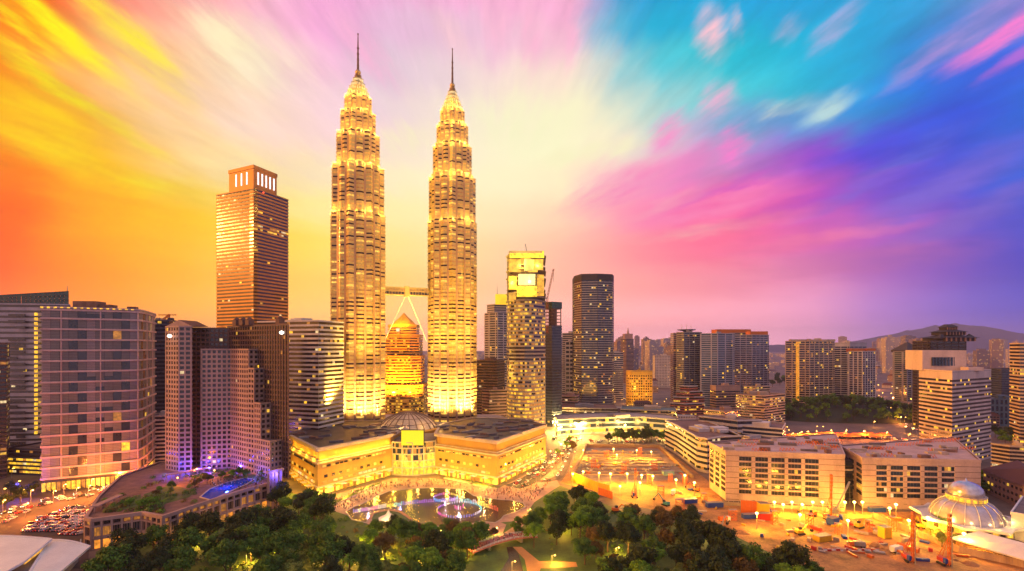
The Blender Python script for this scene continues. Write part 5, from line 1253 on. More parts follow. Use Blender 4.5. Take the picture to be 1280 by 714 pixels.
# the trees' feet lie below their crowns in the view
scatter([(110, 740), (150, 712), (215, 682), (300, 662), (350, 650), (385, 650), (420, 664), (430, 700), (440, 740)], 44, ['deep', 'deep2', 'dark', 'dark2', 'deep'], .85, 1.25, 'in the park below the hotel terrace', 'in the park below the hotel terrace', 6.5)
scatter([(330, 640), (350, 630), (372, 628), (400, 640), (415, 652), (380, 660), (340, 655)], 8, ['deep', 'dark', 'fresh'], .8, 1.1, 'at the corner of the left mall wing', 'at the corner of the left mall wing', 6)
scatter([(340, 700), (360, 685), (440, 690), (470, 700), (480, 735), (330, 735)], 20, ['pale', 'pale', 'pale', 'palm'], .9, 1.3, 'in the park front left of the lake', 'in the park front left of the lake', 4.2)
scatter([(440, 690), (450, 668), (500, 672), (560, 672), (600, 676), (605, 690), (580, 714), (570, 740), (440, 740)], 44, ['deep', 'dark2', 'russet', 'pale', 'fresh', 'deep'], .7, 1.05, 'in the park between lake and viewer', 'in the park between lake and viewer', 4.6, avoid=[LAKEP])
scatter([(545, 668), (560, 660), (600, 664), (620, 674), (600, 690), (560, 684)], 7, ['deep', 'dark2', 'russet'], .5, .7, 'on the near shore of the lake', 'on the near shore of the lake', 5, avoid=[LAKEP])
scatter([(655, 668), (668, 648), (690, 632), (706, 624), (740, 636), (760, 660), (740, 684), (690, 690), (664, 686)], 22, ['fresh', 'fresh', 'deep', 'dark2'], .75, 1.1, 'in the park grove right of the lake', 'in the park grove right of the lake', 6.2)
scatter([(740, 640), (790, 652), (860, 660), (900, 682), (960, 712), (1000, 730), (900, 760), (780, 750), (730, 720), (730, 680)], 42, ['dark', 'dark2', 'deep2', 'dark', 'russet'], .85, 1.2, 'in the dark park grove before the construction site', 'in the dark park grove before the construction site', 6.3)
scatter([(725, 725), (760, 714), (830, 716), (900, 720), (1000, 722), (1030, 740), (900, 770), (720, 770)], 24, ['fresh', 'pale', 'deep', 'pale'], .75, 1.05, 'at the front edge of the right park grove', 'at the front edge of the right park grove', 5.2)
scatter([(640, 660), (655, 650), (664, 655), (660, 672), (646, 672)], 5, ['dark2', 'deep'], .35, .5, 'beside the bridge end', 'beside the bridge end', 4)
scatter([(760, 556), (850, 558), (852, 549), (770, 547)], 20, ['dark', 'dark2', 'deep'], .75, 1.05, 'in the street row before the conference hall', 'in the street row before the conference hall', 7)
scatter([(690, 570), (716, 552), (720, 560), (705, 580)], 6, ['fresh', 'russet'], .5, .75, 'beside the loop road', 'beside the loop road', 6)
# wooded hill
HC = G(1062, 525)
mb = MB(); prof_ = [(1.0, 0), (.86, 5), (.62, 12), (.34, 18), (.05, 20)]
hx, hy = wx(1056, 720), 720
i0 = len(mb.v)
for r, z in prof_: mb.v += [(hx + 128 * r * math.cos(2 * PI * k / 28), hy + 62 * r * math.sin(2 * PI * k / 28), z) for k in range(28)]
for a in range(4):
    for k in range(28): j = (k + 1) % 28; mb.f.append((a * 28 + k, a * 28 + j, (a + 1) * 28 + j, (a + 1) * 28 + k)); mb.m.append(0)
struct('wooded_hill', mb, M_wall('forest_floor', (.03, .04, .012), streak=False))
got = []; wood = MB(); wr_ = random.Random(31)
for _ in range(4000):
    if len(got) >= 120: break
    a, r = wr_.uniform(0, 2 * PI), math.sqrt(wr_.random()) * .98
    x, y = hx + 128 * r * math.cos(a), hy + 62 * r * math.sin(a)
    if any((x - q[0]) ** 2 + (y - q[1]) ** 2 < 90 for q in got): continue
    got.append((x, y)); z = max(0, 20 * (1 - r ** 1.6)) - 1; H_, R_c = wr_.uniform(13, 19), wr_.uniform(6, 9); mi = wr_.randrange(3)
    wood.tube((x, y, z), (x, y, z + H_ * .6), .4, .25, 3, 5)
    lob = [(Vector((x + wr_.uniform(-.6, .6) * R_c, y + wr_.uniform(-.6, .6) * R_c, z + H_ * wr_.uniform(.4, .85))), R_c * wr_.uniform(.3, .5)) for _q in range(7)]
    for _q in range(420):
        c, rr = wr_.choice(lob); d = Vector((wr_.gauss(0, 1), wr_.gauss(0, 1), wr_.gauss(.3, .8))).normalized(); p = c + d * rr * wr_.random() ** .35; s_ = wr_.uniform(.6, 1.1)
        u = (d + Vector((wr_.uniform(-.8, .8), wr_.uniform(-.8, .8), wr_.uniform(-.3, .9)))).normalized().orthogonal().normalized() * s_; v = d.cross(u).normalized() * s_; wood.face([p - u, p - v * .6, p + u, p + v * .7], mi)
o = wood.build('woodland', [LEAFM[0], LEAFM[2], LEAFM[1], BARK]); o['kind'] = 'stuff'
scatter([(1226, 606), (1240, 598), (1246, 610), (1232, 622)], 5, ['deep', 'fresh'], .5, .7, 'beside the domed hall and the long house', 'beside the domed hall and the long house', 5)
scatter([(1155, 672), (1175, 660), (1190, 672), (1200, 684), (1180, 690)], 8, ['fresh', 'palm', 'pale'], .5, .8, 'in front of the domed hall', 'in front of the domed hall', 4)
scatter([(1240, 545), (1290, 548), (1290, 562), (1245, 556)], 7, ['dark', 'deep'], .8, 1.0, 'before the teal block near the edge', 'before the teal block near the edge', 7)
scatter([(965, 485), (982, 485), (985, 475), (955, 472)], 8, ['dark', 'deep'], 1.0, 1.3, 'between the orange capped tower and brown grid tower', 'between the two apartment groups', 9)
scatter([(0, 640), (40, 622), (55, 612), (0, 612)], 6, ['dark2', 'dark'], .55, .8, 'along the avenue by the parking block', 'along the avenue by the parking block', 7)

# low planting under the park trees
und = MB(); ur = random.Random(91)
PARK = gp((120, 740), (125, 694), (205, 656), (345, 616), (400, 632), (440, 652), (480, 664), (560, 668), (625, 668), (640, 690), (700, 640), (760, 640), (900, 668), (1000, 694), (1040, 740))
KEEP = [LAKEP, gp((608, 670), (660, 640), (690, 690), (740, 700), (740, 730), (600, 760), (620, 690))]
px0_, px1_, py0_, py1_ = min(p[0] for p in PARK), max(p[0] for p in PARK), min(p[1] for p in PARK), max(p[1] for p in PARK)
cnt = 0
while cnt < 620:
    c = (ur.uniform(px0_, px1_), ur.uniform(py0_, py1_))
    if not inside(c, PARK) or any(inside(c, q) for q in KEEP): continue
    cnt += 1; R0 = ur.uniform(.7, 2.2); mi = ur.randrange(4)
    for _q in range(34):
        d = Vector((ur.gauss(0, 1), ur.gauss(0, 1), abs(ur.gauss(0, .7)))).normalized(); p = Vector((*c, .1)) + d * R0 * ur.uniform(.6, 1.1); s_ = R0 * ur.uniform(.16, .3); u = (d + Vector((ur.uniform(-.8, .8), ur.uniform(-.8, .8), ur.uniform(-.4, .8)))).normalized().orthogonal().normalized() * s_; v = d.cross(u).normalized() * s_; und.face([p - u, p - v * .6, p + u, p + v * .7], mi)
o = und.build('undergrowth', [LEAFM[0], LEAFM[1], LEAFM[3], LEAFM[4]]); o['kind'] = 'stuff'

# ------------------------------------------------------------------ hotel terrace
TZ = 15.5
tpts = [G(114, 690, 0), G(150, 683, 0), G(178, 676, 0), G(203, 668, 0)]
tfront = [A(106, 250), A(114, 247.5), A(177, 258), A(203, 252), A(240, 268), A(275, 284), A(309, 301), A(335, 313), A(350, 318)]
tpoly = ccw(tfront + [A(352, 330), A(300, 372), A(200, 372), A(150, 330), A(122, 285)])
TW = M_wall('terrace_granite', (.44, .27, .21)); cx = sum(p[0] for p in tpoly) / len(tpoly); cy_ = sum(p[1] for p in tpoly) / len(tpoly)
ter = thing('hotel_terrace', 'pink granite podium with glowing arcade and planted roof terrace at the hotel foot', 'podium', (cx, cy_, 0))
mb = MB(); mb.prism(offset(tpoly, -1.0), 0, TZ, 0, 1)
for (z0_, z1_, o_) in ((5.2, 6.2, .3), (6.2, 6.9, .0), (11.6, 12.3, .25), (TZ - .8, TZ + 1.0, .35)): mb.ring(tpoly, -1.2, o_, z0_, z1_, 0)
rows_t = []
for i in range(len(tfront) - 1):
    p, q = Vector(tfront[i]), Vector(tfront[i + 1]); l = (q - p).length; d = (q - p) / l; nr = Vector((d.y, -d.x)); rot = math.atan2(d.y, d.x); n_ = max(1, round(l / 4.6))
    for k in range(n_ + 1):
        c = p + d * (l * k / n_) - nr * .4; mb.box((c.x, c.y, TZ / 2), (.95, 1.4, TZ - .3), 0, rot)
    for k in range(n_):
        c = p + d * (l * (k + .5) / n_) - nr * .85; rows_t.append((c, l / n_ - 1.0, rot))
mb.build('wall', [TW, R_BROWN], ter)
for (c, w_, rot) in rows_t:
    m2 = MB(); m2.box((c.x, c.y, 2.8), (w_, .4, 4.6), 0, rot); m2.build('arcade_opening', [RNG.choice([M_emit('arcade_glow', (1, .32, .03), .9, var=.7, scale=.3) if 'arcade_glow' not in bpy.data.materials else bpy.data.materials['arcade_glow'], LITS[1], G_BROWN])], ter)
    m2 = MB(); m2.box((c.x, c.y, 9.2), (w_, .4, 4.4), 0, rot)
    for k in (-1, 0, 1): m2.box((c.x + math.cos(rot) * w_ * k / 3 + math.sin(rot) * .2, c.y + math.sin(rot) * w_ * k / 3 - math.cos(rot) * .2, 9.2), (.16, .3, 4.4), 1, rot)
    m2.build('window', [RNG.choice([G_BROWN, G_BROWN, LITS[1], G_GREY]), TW], ter)
    m2 = MB(); m2.box((c.x, c.y, 13.4), (w_ * .8, .4, 1.4), 0, rot); m2.build('window', [RNG.choice([G_BROWN, LITS[1]])], ter)
POOLW, t, b = new_mat('pool_water'); b.inputs['Base Color'].default_value = (.01, .06, .30, 1); b.inputs['Roughness'].default_value = .08
b.inputs['Emission Color'].default_value = (.02, .06, .8, 1); b.inputs['Emission Strength'].default_value = .06
mb = MB(); pp = [G(x, y, TZ) for x, y in ((250, 622), (262, 612), (282, 604), (306, 598), (318, 600), (308, 606), (290, 614), (264, 626))]; mb.face([(x, y, TZ + .25) for x, y in ccw(pp)]); pool = mb.build('pool', [POOLW], ter)
mb = MB(); P = [Vector((*p, TZ + .3)) for p in pp]
for i in range(len(P)): mb.beam(P[i], P[(i + 1) % len(P)], .8, 0, .4)
mb.build('pool_kerb', [W_CREAM], pool)
lamp('pool_light', (*G(284, 610, TZ), TZ + 3.5), 5000, (.05, .10, 1.0), size=1); lamp('pool_light', (*G(320, 598, TZ), TZ + 3), 5000, (.08, .08, 1.0), size=1)
lamp('added_hotel_blue_light', (*G(248, 592, TZ), TZ + 4), 6000, (.08, .05, 1.0), size=1)  # added lamp, stands in for blue lens reflections on the hotel
for (px, py) in ((246, 594), (268, 596), (222, 606)):
    c = G(px, py, TZ); o = thing('terrace_lamp', 'orange globe lamp on the hotel terrace among the planting', 'lamp', (*c, TZ), group='globe lamps on the hotel terrace')
    mb = MB(); mb.tube((*c, TZ), (*c, TZ + 4), .12, .1); mb.build('pole', [M_STEEL], o); mb = MB(); mb.lathe((*c, TZ + 4.4), [(.1, -.5), (.5, 0), (.1, .5)], 0, 8); mb.build('lamp_head', [BULB], o)
    lamp('terrace_light', (c[0], c[1] - .6, TZ + 5.2), 5200, (1, .25, .03), size=.5)
scatter([(162, 638), (196, 630), (205, 634), (186, 641)], 10, ['deep', 'palm', 'fresh'], .35, .55, 'on the front corner of the hotel terrace', 'on the front corner of the hotel terrace', 3.2, TZ)
scatter([(190, 618), (240, 604), (300, 594), (330, 596), (300, 604), (240, 612), (205, 626)], 20, ['deep', 'fresh', 'palm', 'russet', 'pale'], .32, .6, 'along the hotel terrace garden', 'along the hotel terrace garden', 3.6, TZ)
for pts_ in (((128, 642), (176, 634), (176, 618), (148, 628)), ((180, 636), (204, 632), (236, 612), (214, 606), (180, 618)), ((206, 630), (236, 622), (246, 614), (240, 610)), ((300, 596), (330, 592), (326, 602), (310, 606))):
    mb = MB(); pp = [G(x, y, TZ) for x, y in pts_]; mb.face([(x, y, TZ + .12) for x, y in ccw(pp)]); mb.build('roof_lawn', [GRASS], ter)
shr = MB(); hr = random.Random(77)
for _ in range(150):
    px, py = hr.choice(((hr.uniform(124, 200), hr.uniform(616, 641)), (hr.uniform(180, 250), hr.uniform(594, 632)), (hr.uniform(240, 335), hr.uniform(588, 600)), (hr.uniform(120, 204), hr.uniform(636, 642))))
    c = G(px, py, TZ)
    if not inside(c, offset(tpoly, -2)) or inside(c, [G(x, y, TZ) for x, y in ((246, 624), (262, 608), (320, 596), (322, 602), (266, 630))]): continue
    R0 = hr.uniform(.9, 2.3); mi = hr.randrange(4)
    for _q in range(60):
        d = Vector((hr.gauss(0, 1), hr.gauss(0, 1), abs(hr.gauss(0, .9)))).normalized(); p = Vector((*c, TZ + .2)) + d * R0 * hr.uniform(.6, 1.1); s_ = R0 * hr.uniform(.14, .26); u = (d + Vector((hr.uniform(-.8, .8), hr.uniform(-.8, .8), hr.uniform(-.4, .8)))).normalized().orthogonal().normalized() * s_; v = d.cross(u).normalized() * s_; shr.face([p - u, p - v * .6, p + u, p + v * .7], mi)
o = shr.build('shrubbery', [LEAFM[0], LEAFM[1], LEAFM[3], LEAFM[4]], ter); o['kind'] = 'stuff'
for (x0, y0, x1, y1) in ((208, 600, 232, 596), (118, 641, 150, 626), (232, 596, 262, 590)):
    mb = MB(); a, c = G(x0, y0, TZ), G(x1, y1, TZ); mb.beam((*a, TZ + 3.4), (*c, TZ + 3.4), 3.4, 0, .5)
    for k in range(5): p = Vector(a).lerp(Vector(c), k / 4); mb.beam((p.x, p.y, TZ), (p.x, p.y, TZ + 3.2), .35)
    mb.build('pergola', [TW], ter)
# pillars at the mall end
pv = thing('garden_gateway', 'pink stone gateway with pillars between hotel terrace and left mall wing', 'gateway', (*A(343, 314), 0))
mb = MB()
for k in range(4):
    a = A(336 + k * 5, 310 + k * 2); mb.box((a[0], a[1], 12), (1.6, 1.6, 24), 0, .3)
mb.build('pillar', [TW], pv); mb = MB(); a, c = A(334, 309), A(354, 318); mb.beam((*a, 24.3), (*c, 24.3), 2.4, 0, 1.6); mb.build('beam', [TW], pv)

# ------------------------------------------------------------------ white curved roof in the corner
wr = thing('shell_roof', 'curved white shell roof over a hall in the lower corner of the park', 'roof', (*A(40, 225), 0))
ROOFW = M_wall('white_roof_membrane', (.82, .80, .70), rough=.5, var=.12, streak=False)
# the visible back rim runs from the left edge to a point at the right; two overlapping leaves with a lit gap
def leaf(name, corners, rise, m):
    """corners: front-left, front-right, back-right, back-left (x, y, z); bulging sheet with a rim"""
    mb = MB(); NU, NV = 16, 10; a, b_, c_, d_ = [Vector(p) for p in corners]; g_ = []
    for j in range(NV + 1):
        v = j / NV; row = []
        for i in range(NU + 1):
            u = i / NU; p = (a * (1 - u) + b_ * u) * (1 - v) + (d_ * (1 - u) + c_ * u) * v; p.z += rise * math.sin(PI * min(1, max(0, u * .9 + .05))) * (.45 + .55 * v); row.append(p)
        g_.append(row)
    for j in range(NV):
        for i in range(NU): mb.face([g_[j][i], g_[j][i + 1], g_[j + 1][i + 1], g_[j + 1][i]])
    rim = g_[0] + [g_[j][NU] for j in range(NV + 1)] + g_[NV][::-1] + [g_[j][0] for j in range(NV, -1, -1)]
    for p, q in zip(rim, rim[1:]):
        if (q - p).length > .01: mb.beam(p, q, .8, 1, 1.0)
    return mb.build(name, [m, M_WHITEP], wr)
def P3(px, py, z): return (*G(px, py, z), z)
leaf('roof_shell', (P3(-60, 760, 9), P3(28, 704, 12), P3(64, 675, 13), P3(-70, 674, 13)), 1.6, ROOFW)
leaf('roof_shell', (P3(22, 740, 8.5), P3(72, 718, 8.5), P3(112, 684, 9.5), P3(62, 676, 11)), 1.2, ROOFW)
mb = MB(); a, c = Vector(P3(30, 703, 10.2)), Vector(P3(60, 680, 11)); mb.beam(a, c, .4, 0, 2.0); mb.build('glazed_strip', [M_emit('roof_gap_glow', (1, .45, .05), .9, var=.6)], wr)
mb = MB(); pp = [G(-70, 760), G(60, 745), G(98, 702), G(60, 690), G(-70, 690)]; mb.prism(ccw(pp), 0, 7.5, 0); mb.build('wall', [W_GREY], wr)
mb = MB()
for k in range(7):
    c = G(72 + k * 4.5, 728 - k * 5.5); mb.beam((*c, 0), (c[0] + .8, c[1], 8.5), .35)
mb.build('strut', [M_WHITEP], wr)

# ------------------------------------------------------------------ lake fountain, bridge, pavilion, crowd
JETC = [M_emit(n_, c, 1.0, var=.25) for n_, c in (('jet_white', (.8, .75, 1)), ('jet_violet', (.45, .12, 1)), ('jet_blue', (.06, .10, 1)), ('jet_magenta', (1, .08, .6)), ('jet_cyan', (.08, .7, .9)), ('jet_yellow', (1, .75, .1)), ('jet_red', (1, .10, .05)))]  # lamp light on the water is put in as the jets' own glow
def fountain(label, pts, h, cols):
    c0 = pts[len(pts) // 2]; root = thing('fountain', label, 'fountain', (*c0, .2))
    for i, p in enumerate(pts):
        mi = cols[min(len(cols) - 1, int(i / len(pts) * len(cols)))]; hh = h * RNG.uniform(.6, 1.0)
        mb = MB(); mb.lathe((*p, .2), [(.24, 0), (.16, hh * .6), (.30, hh * .9), (.08, hh)], 0, 6); mb.build('water_jet', [JETC[mi]], root)
    return root
fl = [G(442 + 120 * f, 641.5 - 14.5 * math.sin(f * 1.45)) for f in [k / 54 for k in range(55)]]
fountain('long curved row of violet and blue lit water jets across the lake', fl, 2.6, [2, 1, 3, 0, 5, 4, 2, 2, 1, 1, 2, 2])
fl = [G(562 + 60 * f, 627 + 12.5 * f * f) for f in [k / 30 for k in range(31)]]
fountain('row of cyan to red lit water jets on the right half of the lake', fl, 3.4, [1, 0, 4, 4, 0, 5, 5, 6, 6])
def ringpts(px, py, rx_, n): c = G(px, py); return [(c[0] + rx_ * math.cos(2 * PI * k / n + .5), c[1] + rx_ * math.sin(2 * PI * k / n + .5)) for k in range(n)]
fountain('smaller ring of rainbow lit water jets at the far side of the lake', ringpts(557, 623, 8.2, 36), 1.6, [5, 3, 1, 2, 4, 0, 0, 4])
fountain('larger ring of rainbow lit water jets before the near shore of the lake', ringpts(574, 638, 14.2, 54), 1.6, [4, 0, 0, 1, 5, 3, 2, 2, 0, 4])
fountain('white plume of water inside the larger jet ring', [(G(573, 637)[0] + RNG.uniform(-3, 3), G(573, 637)[1] + RNG.uniform(-3, 3)) for _ in range(7)], 2.6, [3, 3, 0])
for (px, py, c) in ((557, 623, (.8, .5, 1)), (574, 636, (1, .75, .8)), (500, 629, (.2, .2, 1)), (605, 630, (1, .4, .2)), (460, 637, (.6, .3, 1))): lamp('fountain_light', (*G(px, py), 4), 2600, c, size=.15)
# foot bridge
fb = thing('foot_bridge', 'pinkish red footbridge with railings over the stream below the lake', 'bridge', (*G(627, 682), 0))
a, c = Vector((*G(588, 692), 1.2)), Vector((*G(668, 672), 1.2)); mb = MB(); n_ = 16
def bz(f): return a.lerp(c, f) + Vector((0, 0, 2.2 * math.sin(PI * f)))
for k in range(n_): mb.beam(bz(k / n_), bz((k + 1) / n_), 6.5, 0, .6)
mb.build('deck', [M_wall('red_bridge_deck', (.50, .17, .13), streak=False)], fb)
d = (c - a).normalized(); nr = Vector((d.y, -d.x, 0)).normalized() * 3.1
for s_ in (-1, 1):
    mb = MB()
    for k in range(n_):
        p, q = bz(k / n_) + nr * s_, bz((k + 1) / n_) + nr * s_; up = Vector((0, 0, 1.2)); mb.beam(p + up, q + up, .18); mb.beam(p + up * .55, q + up * .55, .12); mb.beam(p, p + up, .16)
    mb.build('railing', [M_WHITEP], fb)
mb = MB()
for f in (.25, .75): p = bz(f); mb.box((p.x, p.y, p.z / 2 - .4), (1.2, 5, p.z), 0, math.atan2(d.y, d.x))
mb.build('pier', [W_CONC], fb)
# white tent pavilion
px_ = G(485.5, 654); pav = thing('tent_pavilion', 'small white peaked tent pavilion on the near shore of the lake', 'pavilion', (*px_, 0))
mb = MB(); mb.lathe((*px_, 3.2), [(6, 0), (3.2, 1.0), (1.3, 2.4), (.25, 4.4)], 0, 8); mb.build('canopy', [M_wall('white_canvas', (.8, .76, .7), var=.06)], pav)
mb = MB()
for k in range(8): a_ = 2 * PI * k / 8; mb.tube((px_[0] + 5.6 * math.cos(a_), px_[1] + 5.6 * math.sin(a_), 0), (px_[0] + 5.6 * math.cos(a_), px_[1] + 5.6 * math.sin(a_), 3.3), .12, .12)
mb.build('post', [M_WHITEP], pav); lamp('pavilion_light', (px_[0], px_[1] - 8, 5), 2600, (1, .6, .2))
# crowd on the plaza and bridge
CLO = [M_wall(n_, c) for n_, c in (('cloth_white', (.6, .55, .5)), ('cloth_dark', (.05, .04, .05)), ('cloth_red', (.4, .06, .04)), ('cloth_tan', (.35, .2, .1)))]
SKIN = M_wall('skin', (.32, .18, .11))
cmb_ = MB()
def person_at(x, y, z, h, mi):
    cmb_.box((x - .1, y, z + h * .24), (.15, .17, h * .48), 1); cmb_.box((x + .1, y, z + h * .24), (.15, .17, h * .48), 1); cmb_.lathe((x, y, z + h * .47), [(.17, 0), (.24, h * .27), (.21, h * .34), (.07, h * .38)], mi, 6); cmb_.lathe((x, y, z + h * .85), [(.06, 0), (.11, .1), (.09, .2), (.03, .24)], 4, 6)
PZ = gp((400, 632), (440, 614), (492, 600), (543, 600), (622, 613), (660, 606), (690, 600), (668, 626), (656, 640), (600, 622), (560, 608), (490, 611), (440, 640)); cnt = 0
while cnt < 450:
    x, y = RNG.uniform(min(p[0] for p in PZ), max(p[0] for p in PZ)), RNG.uniform(min(p[1] for p in PZ), max(p[1] for p in PZ))
    if inside((x, y), PZ) and not inside((x, y), LAKEP): person_at(x, y, .12, RNG.uniform(1.5, 1.85), RNG.randrange(4)); cnt += 1
for k in range(60): p = bz(RNG.random()) + nr * RNG.uniform(-.8, .8); person_at(p.x, p.y, p.z + .3, 1.7, RNG.randrange(4))
for k in range(70): c_ = G(RNG.uniform(262, 330), RNG.uniform(600, 612), TZ); person_at(c_[0], c_[1], TZ + .1, 1.7, RNG.randrange(4))
o = cmb_.build('crowd', CLO + [SKIN]); o['kind'] = 'stuff'
# planters beside the plaza
for i, ((x0, y0), (x1, y1)) in enumerate((((446, 617), (475, 606)), ((556, 598), (588, 604)), ((592, 606), (622, 612)), ((420, 630), (445, 619)))):
    a, c = G(x0, y0), G(x1, y1); o = thing('hedge_planter', ('left', 'middle', 'right', 'leftmost')[i] + ' long stone planter with clipped hedge along the mall plaza', 'planter', (*a, 0))
    mb = MB(); mb.beam((*a, .5), (*c, .5), 3, 0, 1.0); mb.build('planter_box', [M_LEDGE], o); mb = MB(); n_ = 40
    for k in range(260):
        f = RNG.random(); p = Vector((*a, 1.0)).lerp(Vector((*c, 1.0)), f) + Vector((RNG.uniform(-1.2, 1.2), RNG.uniform(-1.2, 1.2), RNG.uniform(0, 1.0))); s_ = .35; u = Vector((RNG.gauss(0, 1), RNG.gauss(0, 1), RNG.gauss(0, 1))).normalized(); v = u.orthogonal() * s_; u = u * s_; mb.face([p - u, p - v, p + u, p + v])
    mb.build('hedge', [LEAFM[3]], o); lamp('planter_light', ((a[0] + c[0]) / 2, (a[1] + c[1]) / 2 - 3, 4), 3500, (1, .6, .1))

# ------------------------------------------------------------------ vehicles
PAINTS = {'white': M_wall('white_car_paint', (.65, .63, .62), rough=.3, var=.05), 'silver': M_wall('silver_car_paint', (.38, .38, .39), rough=.3, metal=.6, var=.05), 'dark': M_wall('dark_car_paint', (.04, .04, .05), rough=.25), 'red': M_wall('red_car_paint', (.4, .03, .02), rough=.3)}
TAIL = M_emit('tail_lamp', (1, .03, .01), 5, var=0); HEAD = M_emit('head_lamp', (1, .85, .6), 9, var=0)
def car_mesh(paint, van=False):
    mb = MB(); L_, Wd = 4.4, 1.8; hh = 1.9 if van else 1.45
    prof = [(-2.2, .35), (-2.2, .85), (-1.9, .98), (-1.45, hh - .05), (-.2 if not van else -1.0, hh), (.55 if not van else 1.1, hh - .06), (1.2 if not van else 1.7, .98), (2.1, .78), (2.2, .35)]
    n = len(prof); i = len(mb.v)
    for s_ in (-1, 1):
        for x, z in prof: mb.v.append((x, s_ * (Wd / 2 - (.18 if z > 1 else 0)), z))
    for k in range(n):
        j = (k + 1) % n; gl = k in (2, 5); mb.f.append((i + k, i + j, i + n + j, i + n + k)); mb.m.append(1 if gl else 0)
    mb.f += [tuple(range(i + n - 1, i - 1, -1)), tuple(range(i + n, i + 2 * n))]; mb.m += [0, 0]
    for s_ in (-1, 1):
        y = s_ * (Wd / 2 - .08); mb.face([(-1.55, y + s_ * .02, 1.0), (1.0, y + s_ * .02, 1.0), (.5, y - s_ * .08, hh - .1), (-1.3, y - s_ * .08, hh - .1)], 1)
        for x in (-1.35, 1.35): mb.tube((x, s_ * .95, .33), (x, s_ * .70, .33), .33, .33, 2, 10)
        mb.box((-2.2, s_ * .68, .75), (.08, .34, .2), 3); mb.box((2.18, s_ * .66, .68), (.1, .34, .18), 4)
    me = mb.mesh('car', [paint, G_NAVY, M_BLACK, TAIL, HEAD]); return me
CARS = {(k, v): car_mesh(p, v) for k, p in PAINTS.items() for v in (False, True)}
def put_car(x, y, rz, where, group, z=.2, colours=('white', 'silver', 'dark', 'red', 'white')):
    k = RNG.choice(colours); v = RNG.random() < .25; o = bpy.data.objects.new('van' if v else 'car', CARS[(k, v)]); COL.objects.link(o); o.location = (x, y, z); o.rotation_euler = (0, 0, rz)
    return tag(o, f'{k} {"van" if v else "car"} {where}', 'van' if v else 'car', f'{k} {"vans" if v else "cars"} {group}')
# open car park beside the avenue
pk = gp((30, 664), (50, 648), (92, 634), (120, 640), (112, 660), (100, 670)); sheet('car_park_ground', pk, .12, ASPH)
for r in range(9):
    for k in range(26):
        f, g_ = (k + .5) / 26, (r + .5) / 9; c = G(28 + 92 * f, 634 + 36 * g_)
        if inside(c, pk) and RNG.random() < .85: put_car(c[0], c[1], .9 + RNG.uniform(-.06, .06), 'parked in the open car park beside the avenue', 'parked beside the avenue')
def traffic(P, n, off, where, group, rev=False):
    ds = [0]; 
    for i in range(len(P) - 1): ds.append(ds[-1] + (P[i + 1] - P[i]).length)
    for k in range(n):
        t_ = ds[-1] * (k + RNG.uniform(.2, .8)) / n
        for i in range(len(P) - 1):
            if ds[i + 1] >= t_:
                f = (t_ - ds[i]) / (ds[i + 1] - ds[i]); p = P[i].lerp(P[i + 1], f); d = (P[i + 1] - P[i]).normalized(); q = p + Vector((-d.y, d.x)) * off
                put_car(q.x, q.y, math.atan2(d.y, d.x) + (PI if rev else 0), where, group); break
AV = [Vector(G(*p)) for p in ((-20, 660), (40, 632), (110, 618), (160, 606), (196, 590))]
for o_, rv in ((-6, False), (-2, False), (3, True), (7, True)): traffic(AV, 13, o_, 'in the avenue traffic below the louvred office', 'in the avenue traffic', rv)
for o_, rv in ((-5, False), (-1.5, False), (2, True), (5.5, True)): traffic(STP, 11, o_, 'on the street past the right mall wing', 'on the street past the mall', rv)
traffic(LPP, 16, 1.5, 'on the loop road by the plaza', 'on the loop road', True)
for o_, rv in ((-8, False), (-4.5, False), (-1, False), (3, True), (7, True)): traffic(RRP, 14, o_, 'on the busy street behind the wooded hill', 'on the busy street by the hill', rv)
for o_, rv in ((-4, False), (3, True)): traffic(BRP, 16, o_, 'on the street before the conference hall', 'on the street before the conference hall', rv)
for o_, rv in ((-5, False), (4, True)): traffic(RSP, 18, o_, 'on the street at the foot of the wooded hill', 'on the street at the foot of the hill', rv)

# ------------------------------------------------------------------ street lamps
def street_lamp(x, y, h, where, group, P=6000, color=(1, .42, .06), bulb=BULB, r=.55, light=True):
    o = thing('street_lamp', f'slim street lamp with orange head {where}', 'street lamp', (x, y, 0), group=group); mb = MB(); mb.tube((x, y, 0), (x, y, h), .14, .09, 0, 6); mb.beam((x, y, h), (x + 1.4, y, h + .2), .12); mb.build('pole', [M_STEEL], o)
    mb = MB(); mb.lathe((x + 1.4, y, h + .1), [(.1, -r * .5), (r, 0), (.15, r * .5)], 0, 8); mb.build('lamp_head', [bulb], o)
    if light: lamp('street_light', (x + 1.4, y, h - .8), P, color, size=.4)
def lamps_along(PT, n, off, where, group, **kw):
    ds = [0]
    for i in range(len(PT) - 1): ds.append(ds[-1] + (PT[i + 1] - PT[i]).length)
    for k in range(n):
        t_ = ds[-1] * (k + .5) / n
        for i in range(len(PT) - 1):
            if ds[i + 1] >= t_:
                f = (t_ - ds[i]) / max(.01, ds[i + 1] - ds[i]); p = PT[i].lerp(PT[i + 1], f); d = (PT[i + 1] - PT[i]).normalized(); q = p + Vector((-d.y, d.x)) * off; street_lamp(q.x, q.y, 9, where, group, **kw); break
lamps_along(AV, 8, 6, 'along the far kerb of the avenue', 'lamps along the avenue', P=19000, color=(1, .30, .04)); lamps_along(AV, 5, -12, 'along the car park side of the avenue', 'lamps along the car park', P=26000, color=(1, .22, .03))
lamps_along(STP, 8, -9, 'on the street beside the right mall wing', 'lamps beside the right mall wing', P=16000, color=(1, .36, .05)); lamps_along(LPP, 5, 6, 'around the loop road by the plaza', 'lamps around the loop road', P=12000, color=(1, .34, .05))
